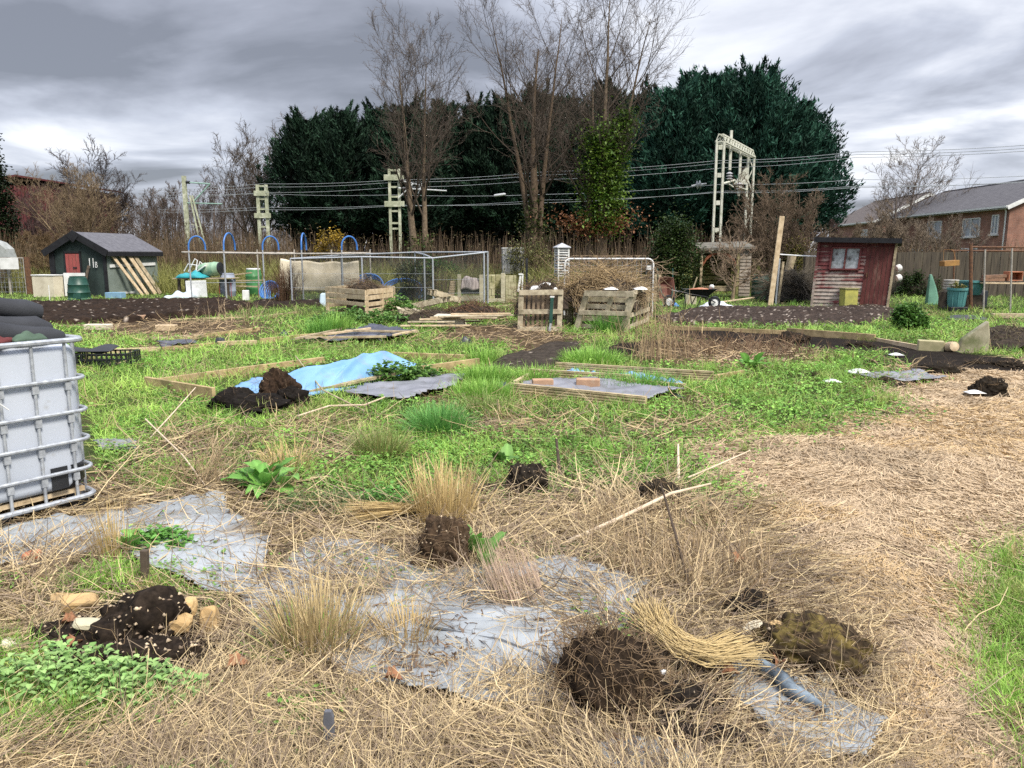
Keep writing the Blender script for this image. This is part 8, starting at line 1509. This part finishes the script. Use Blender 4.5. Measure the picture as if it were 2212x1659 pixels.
stick(23, ((325, 450), (640, 380), (900, 310), (1120, 268)), [.011, .012, .010, .006], (.05, .13, .20, .22), STK, 'long bleached stick lying across the dead stalks'); stick(11, ((980, 985), (1150, 920), (1290, 800)), [.005, .006, .005], (.04, .20, .28), STK, 'thin bent straw-coloured stalk arching right of the white tank'); stick(11, ((960, 960), (1200, 1150), (1380, 1340)), [.006, .006, .005], (.18, .1, .03), STK, 'thin pale stalk slanting down from the bent stalk right of the tank'); stick(12, ((740, 600), (950, 760), (1280, 880)), [.007, .009, .008], (.32, .12, .05), WOOD, 'long brown bramble stem slanting right of the black soil heap'); stick(12, ((750, 920), (1000, 870), (1280, 870), (1440, 820)), [.008, .010, .010, .008], (.05, .09, .10, .12), STK, 'pale crooked branch lying across the green ground cover'); stick(23, ((1000, 105), (1140, 90), (1340, 40)), [.007, .006, .004], (.08, .14, .2), STK, 'pale forked twig at the edge of the tan dry grass'); stick(23, ((1020, 720), (930, 560), (840, 400)), [.008, .007, .005], (.03, .18, .34), DST, 'dark bramble stem rising through the dead stalks'); stick(13, ((1020, 1390), (985, 1265)), [.014, .010], (.0, .20), DST, 'short dark upright stick right of the black root ball'); stick(13, ((1955, 1400), (1945, 1265)), [.012, .008], (.0, .16), STK, 'short pale upright stalk behind the layered clod'); stick(23, ((460, 710), (560, 800), (655, 895)), [.006, .006, .005], (.07, .05, .08), STK, 'thin straight twig lying on the straw behind the fibrous root clump')
p = GZ(22, 425, 1610); mb = MB(); mb.prism([(-.018, -.05), (.018, -.05), (.017, .15), (.010, .17), (-.012, .17), (-.017, .14)], -.008, .008); tag(mb.build('slate_stake', M('slate_stake', (.17, .175, .20), (.09, .095, .11), 9, .6), None, bev=.003, loc=(p[0], p[1], float(gh(p[0], p[1])))), 'small dark grey stake sticking out of the straw at the front', 'stake')
p = GZ(21, 845, 605); mb = MB(); mb.bar((0, 0, -.03), (.01, 0, .17), .035, .03, (0, 1, 0)); tag(mb.build('peg', DARKW, None, bev=.004, loc=(p[0], p[1], float(gh(p[0], p[1])))), 'dark wooden peg standing behind the stony soil heap', 'peg')
dead_stalks('dead_perennial', 'tall bleached dead stalks in front of the right pallet', GZ(13, 1760, 440), 40, .95, .22, ((.50, .38, .22), (.32, .23, .14)), seed=5, w=.012, lean=.3); dead_stalks('dead_perennial', 'spread of dead stems right of the right pallet', GZ(13, 1900, 380), 90, .55, .5, ((.36, .25, .15), (.2, .14, .09)), seed=6, w=.010, lean=.9); dead_stalks('dead_perennial', 'pale dead stalks on the strip beds before the fruit cage', GZ(12, 330, 160), 36, .6, .5, ((.50, .38, .24), (.32, .24, .15)), seed=7, w=.012, lean=.9); dead_stalks('dead_perennial', 'thin dead stalks standing in the timber bed left of the blue tarpaulin', GZ(11, 1290, 620), 14, .42, .2, ((.55, .45, .28), (.4, .3, .18)), seed=8, w=.009, lean=.7)
dead_stalks('dead_perennial', 'tangle of brown dead weeds on the dry patch right of the pallets', G(1620, 765), 160, .4, .7, ((.24, .15, .09), (.13, .085, .055)), seed=9, w=.012, lean=1.3); dead_stalks('dead_perennial', 'pale stalks clump right of the white tank', GZ(11, 1380, 1260), 60, .34, .16, ((.52, .40, .24), (.34, .25, .15)), seed=10, w=.006, lean=.8)
# ------------------------------------------------------------------ ground vegetation
def pts_uv(n, v0, v1, u0=-420, u1=2640, pw=1.0):
    u = rng.uniform(u0, u1, n); v = v0 + (v1 - v0) * rng.random(n) ** pw; x, y = Gv(u, v); return x, y, u, v
def bare_of(u, v):
    return anyp(u, v, [DUG_L, DUG_R, MULCH])
EXCL = [[(495, 850), (640, 868), (890, 815), (900, 800), (760, 786), (540, 818)], [(735, 860), (780, 845), (938, 818), (1010, 822), (890, 873), (765, 868)], [(1110, 850), (1165, 830), (1470, 850), (1400, 876)], [(615, 743), (739, 726), (807, 710), (908, 724), (860, 737), (685, 745)], [(0, 1140), (0, 900), (195, 900), (225, 1085)]]
def straw_layer():
    x, y, u, v = pts_uv(150000, 915, 1900, -300, 2520, 1.0); z = zones(x, y); d = z['dry']; win = z['win']; k = d & (~win | (rng.random(len(x)) < .07)); k |= z['green'] & (rng.random(len(x)) < .015) & ~win; k |= z['soil'] & (v > 1200) & (rng.random(len(x)) < .10); k &= ~anyp(u, v, EXCL)
    dens = fbm(x * 2.5, y * 2.5, 4); k &= rng.random(len(x)) < .20 + 1.15 * dens; x, y = x[k], y[k]; n = len(x)
    b = np.stack((x, y, gh(x, y) + .005 + rng.random(n) ** 2 * .05), 1); fl = fbm(x * 1.2, y * 1.2, 7) * 14; az = fl + rng.normal(size=n) * .9
    tone = fbm(x * 1.6, y * 1.6, 2)[:, None]; c1 = cmix((.60, .48, .28), (.42, .32, .18), n, .25); c2 = cmix((.28, .215, .15), (.15, .11, .075), n, .3); c = np.where(rng.random((n, 1)) < .25 + .9 * (tone - .2), c1, c2)
    L = rng.uniform(.10, .42, n) * np.clip(y / 3.2, .75, 1.5); nb = NB()
    ribbons(nb, b, az, rng.normal(size=n) * .16 + .06, L, rng.uniform(.0022, .0055, n) * np.clip(y / 3, .8, 1.6), rng.normal(size=n) * .55, c, 4, .5, 1.2, True, 1.5)
    tag(nb.build('straw', A_STRAW), 'matted dead grass and straw covering the front of the plot', 'straw', kind='stuff')
    # looser, arching straws on top
    x, y, u, v = pts_uv(11000, 930, 1900, -300, 2520); z = zones(x, y); k = z['dry'] & (~z['win'] | (rng.random(len(x)) < .02)) & ~anyp(u, v, EXCL); x, y = x[k], y[k]; n = len(x); b = np.stack((x, y, gh(x, y) + .01), 1)
    nb = NB(); ribbons(nb, b, rng.random(n) * 6.28, rng.uniform(.05, .6, n), rng.uniform(.12, .4, n), rng.uniform(.002, .0045, n) * np.clip(y / 3, .8, 1.5), -rng.uniform(.2, 2.2, n), cmix((.60, .46, .26), (.38, .28, .16), n, .25), 5, .5, 1.2, True, 1.2)
    tag(nb.build('loose_straw', A_STRAW), 'loose arching straws lying over the matted dead grass', 'straw', kind='stuff')
straw_layer()
def debris():
    x, y, u, v = pts_uv(16000, 1080, 1800, -200, 2100); z = zones(x, y); k = z['win']; x, y = x[k], y[k]; n = len(x); nb = NB(); k2 = fbm(x * 4, y * 4, 2) + .25 * rng.random(n) > .66; x, y = x[k2], y[k2]; n = len(x)
    ribbons(nb, np.stack((x, y, gh(x, y) + .055), 1), rng.random(n) * 6.28, rng.normal(size=n) * .2, rng.uniform(.015, .07, n), rng.uniform(.003, .009, n), rng.normal(size=n), cmix((.20, .13, .075), (.07, .045, .03), n, .3), 2, .3, 1.2, False)
    tag(nb.build('leaf_litter', A_STRAW), 'brown crumbs of dead leaf scattered on the plastic sheets', 'leaf litter', kind='stuff')
debris()
def path_layer():
    x, y, u, v = pts_uv(300000, 755, 1900, 1150, 2750); z = zones(x, y); k = z['path'] & ~z['win']; k |= z['dry'] & (u > 1500) & (rng.random(len(x)) < .3) & ~z['win']; x, y, v = x[k], y[k], v[k]; n = len(x)
    s = np.clip(y / 4, .8, 3.2); b = np.stack((x, y, gh(x, y) + .002 + rng.random(n) * .012), 1); az = fbm(x * 1.0, y * 1.0, 7) * 12 + rng.normal(size=n) * .9; warm = fbm(x * .7, y * .7, 5)[:, None]
    c = cmix((.56, .435, .285), (.48, .365, .235), n, .10) ; c = np.where((warm > .56) & (rng.random((n, 1)) < .55), cmix((.56, .41, .22), (.48, .34, .18), n, .12), c); dk = rng.random((n, 1)) < .09; c = np.where(dk, cmix((.34, .25, .16), (.24, .17, .11), n, .2), c); c = np.where(fbm(x * 1.8, y * 1.8, 1)[:, None] < .36, c * .8, c)
    nb = NB(); ribbons(nb, b, az, rng.normal(size=n) * .09 + .04, rng.uniform(.03, .11, n) * s ** .6, rng.uniform(.003, .008, n) * s ** .7, rng.normal(size=n) * .5, c, 3, .6, 1.0, True, .8)
    tag(nb.build('dry_grass', A_STRAW), 'flattened tan dry grass of the path along the right side', 'dry grass', kind='stuff')
path_layer()
def green_layer():
    # grass blades
    x, y, u, v = pts_uv(420000, 628, 1900, -420, 2700, 1.25); z = zones(x, y); pt = fbm(x * .9, y * .9, 6); far = v < 760; k = z['green'] & ~anyp(u, v, EXCL) & ~bare_of(u, v) & ((pt > .43) | far | (rng.random(len(x)) < .35)); x, y, v = x[k], y[k], v[k]; n = len(x); s = np.clip(y / 6, .75, 3.0)
    b = np.stack((x, y, gh(x, y) - .004), 1); hh = (.04 + .10 * fbm(x * 1.4, y * 1.4, 3)) * np.clip(s, .8, 1.7); hue = fbm(x * .8, y * .8, 2)[:, None]; rich = fbm(x * 2.2, y * 2.2, 5)[:, None]
    c = cmix((.27, .46, .075), (.17, .35, .055), n, .25) * (1 - hue) * 2 * .6 + cmix((.40, .53, .12), (.30, .43, .09), n, .25) * hue * 2 * .5; c *= (.30 + 1.35 * rich) * (.55 + .85 * fbm(x * .45, y * .45, 1)[:, None])
    dry = rng.random((n, 1)) < .10; c = np.where(dry, cmix((.42, .34, .17), (.28, .22, .12), n), c)
    nb = NB(); ribbons(nb, b, rng.random(n) * 6.28, R(90) - rng.random(n) ** .8 * 1.1, hh * (.5 + rng.random(n)), rng.uniform(.004, .008, n) * s ** .85, -rng.uniform(.2, 1.5, n), c, 3, .85, 1.2, False)
    tag(nb.build('grass', A_LEAF), 'uneven bright green grass across the middle of the plots', 'grass', kind='stuff')
    # thicker clumps standing in the sward
    x, y, u, v = pts_uv(2600, 660, 1700, -420, 2700, 1.2); z = zones(x, y, 0); k = z['green'] & ~anyp(u, v, EXCL) & ~bare_of(u, v); x, y = x[k], y[k]; m = len(x); i = np.repeat(np.arange(m), 46); n = len(i); sc = np.clip(y / 7, .7, 2.2); r = np.abs(rng.normal(size=n)) * .055 * sc[i]; a = rng.random(n) * 6.28; X = x[i] + r * np.cos(a); Y = y[i] + r * np.sin(a); kind = rng.random(m)[:, None]
    cc = np.where(kind < .55, cmix((.16, .36, .05), (.30, .50, .10), m, .25), np.where(kind < .8, cmix((.42, .50, .14), (.34, .40, .12), m, .2), cmix((.50, .39, .20), (.34, .25, .13), m, .2)))
    nb = NB(); ribbons(nb, np.stack((X, Y, gh(X, Y) - .01), 1), a + rng.normal(size=n) * .5, R(88) - rng.random(n) * .9, (rng.uniform(.06, .20, m) * sc ** .5)[i] * rng.uniform(.5, 1.1, n), rng.uniform(.004, .008, n) * sc[i] ** .7, -rng.uniform(.2, 1.4, n), cc[i] * rng.uniform(.6, 1.2, (n, 1)), 3, .85, 1.2, False)
    tag(nb.build('grass_clumps', A_LEAF), 'small uneven clumps of green and yellowing grass scattered through the plots', 'grass', kind='stuff')
    # broad-leaved ground cover
    x, y, u, v = pts_uv(190000, 690, 1900, -420, 2700, 1.2); z = zones(x, y); pt = fbm(x * .9, y * .9, 6); rp = inp(u, v, [(1480, 790), (1700, 770), (1950, 830), (1900, 920), (1600, 935), (1420, 900)]); cp = inp(u, v, [(880, 880), (1300, 870), (1640, 960), (1640, 1080), (1100, 1080), (800, 1000)]); k = (z['green'] & ~anyp(u, v, EXCL) & ~bare_of(u, v)) & ((pt < .52) | ((rp | cp) & (rng.random(len(x)) < .85)) | (rng.random(len(x)) < .08)); k |= z['dry'] & (v > 800) & (fbm(x * 2, y * 2, 3) < .33) & (rng.random(len(x)) < .35) & ~z['win']; k &= ~((u > 2020) & (v > 1080)); x, y = x[k], y[k]; n = len(x); s = np.clip(y / 6, .55, 2.6)
    cl = fbm(x * 2.6, y * 2.6, 4); P = np.stack((x, y, gh(x, y) + (.012 + .11 * rng.random(n) * cl * s ** .5)), 1); c = cmix((.12, .28, .045), (.27, .46, .09), n, .3) * ((.3 + 1.3 * cl) * (.5 + .95 * fbm(x * .5, y * .5, 7)))[:, None]
    nb = NB(); leaves(nb, P, rng.random(n) * 6.28, rng.uniform(-.4, .5, n), rng.uniform(.018, .045, n) * s ** .8, rng.uniform(.014, .036, n) * s ** .8, c, .2)
    tag(nb.build('ground_cover', A_LEAF), 'low leafy nettles and ground ivy mixed into the grass', 'ground cover', kind='stuff')
    # dead straw strands lying in the green, and dry patches further back
    x, y, u, v = pts_uv(45000, 680, 1100, -420, 2700, 1.2); z = zones(x, y); pt = fbm(x * 1.3, y * 1.3, 1); k = (z['dry'] & (v < 960)) | (z['green'] & (pt > .56) & (rng.random(len(x)) < .07)); k &= ~anyp(u, v, EXCL) & ~bare_of(u, v); x, y = x[k], y[k]; n = len(x); s = np.clip(y / 5, .9, 3)
    nb = NB(); ribbons(nb, np.stack((x, y, gh(x, y) + .01 + .07 * rng.random(n) * (rng.random(n) < .5)), 1), rng.random(n) * 6.28, rng.normal(size=n) * .25 + .15, rng.uniform(.08, .38, n) * s ** .4, rng.uniform(.003, .007, n) * s ** .8, -rng.normal(size=n) * .6 - .2, cmix((.48, .36, .20), (.20, .14, .085), n, .3), 4, .5, 1.2, True, 1.2)
    tag(nb.build('dead_stems', A_STRAW), 'dead brown stems and straw lying through the green growth', 'dead stems', kind='stuff')
green_layer()
def stalks():
    x, y, u, v = pts_uv(3400, 1090, 1330, 1180, 1700); k = inp(u, v, STALK); x, y = x[k], y[k]; n = len(x); nb = NB()
    ribbons(nb, np.stack((x, y, gh(x, y) - .01), 1), rng.random(n) * 6.28, R(90) - rng.random(n) * .75, rng.uniform(.08, .26, n), rng.uniform(.003, .007, n), rng.normal(size=n) * .7, cmix((.54, .41, .25), (.26, .19, .11), n, .3), 4, .5, 1.4, False, .5)
    tag(nb.build('dead_stalks', A_STRAW), 'thicket of brittle upright dead stalks at the right of the plot', 'dead stalks', kind='stuff')
    x, y, u, v = pts_uv(1700, 925, 1500, -200, 2000); z = zones(x, y); k = ((z['dry'] | z['green']) & (fbm(x * 1.7, y * 1.7, 6) > .52)) & ~z['win'] & ~anyp(u, v, EXCL); x, y = x[k], y[k]; n = len(x); nb = NB()
    ribbons(nb, np.stack((x, y, gh(x, y) - .01), 1), rng.random(n) * 6.28, rng.uniform(.25, 1.3, n), rng.uniform(.10, .40, n), rng.uniform(.003, .006, n), rng.normal(size=n) * .7, cmix((.30, .21, .12), (.10, .075, .05), n, .3), 4, .5, 1.4, True, .7)
    tag(nb.build('twigs', A_STRAW), 'thin dark twigs and bramble runners lying over the plot', 'twigs', kind='stuff')
stalks()
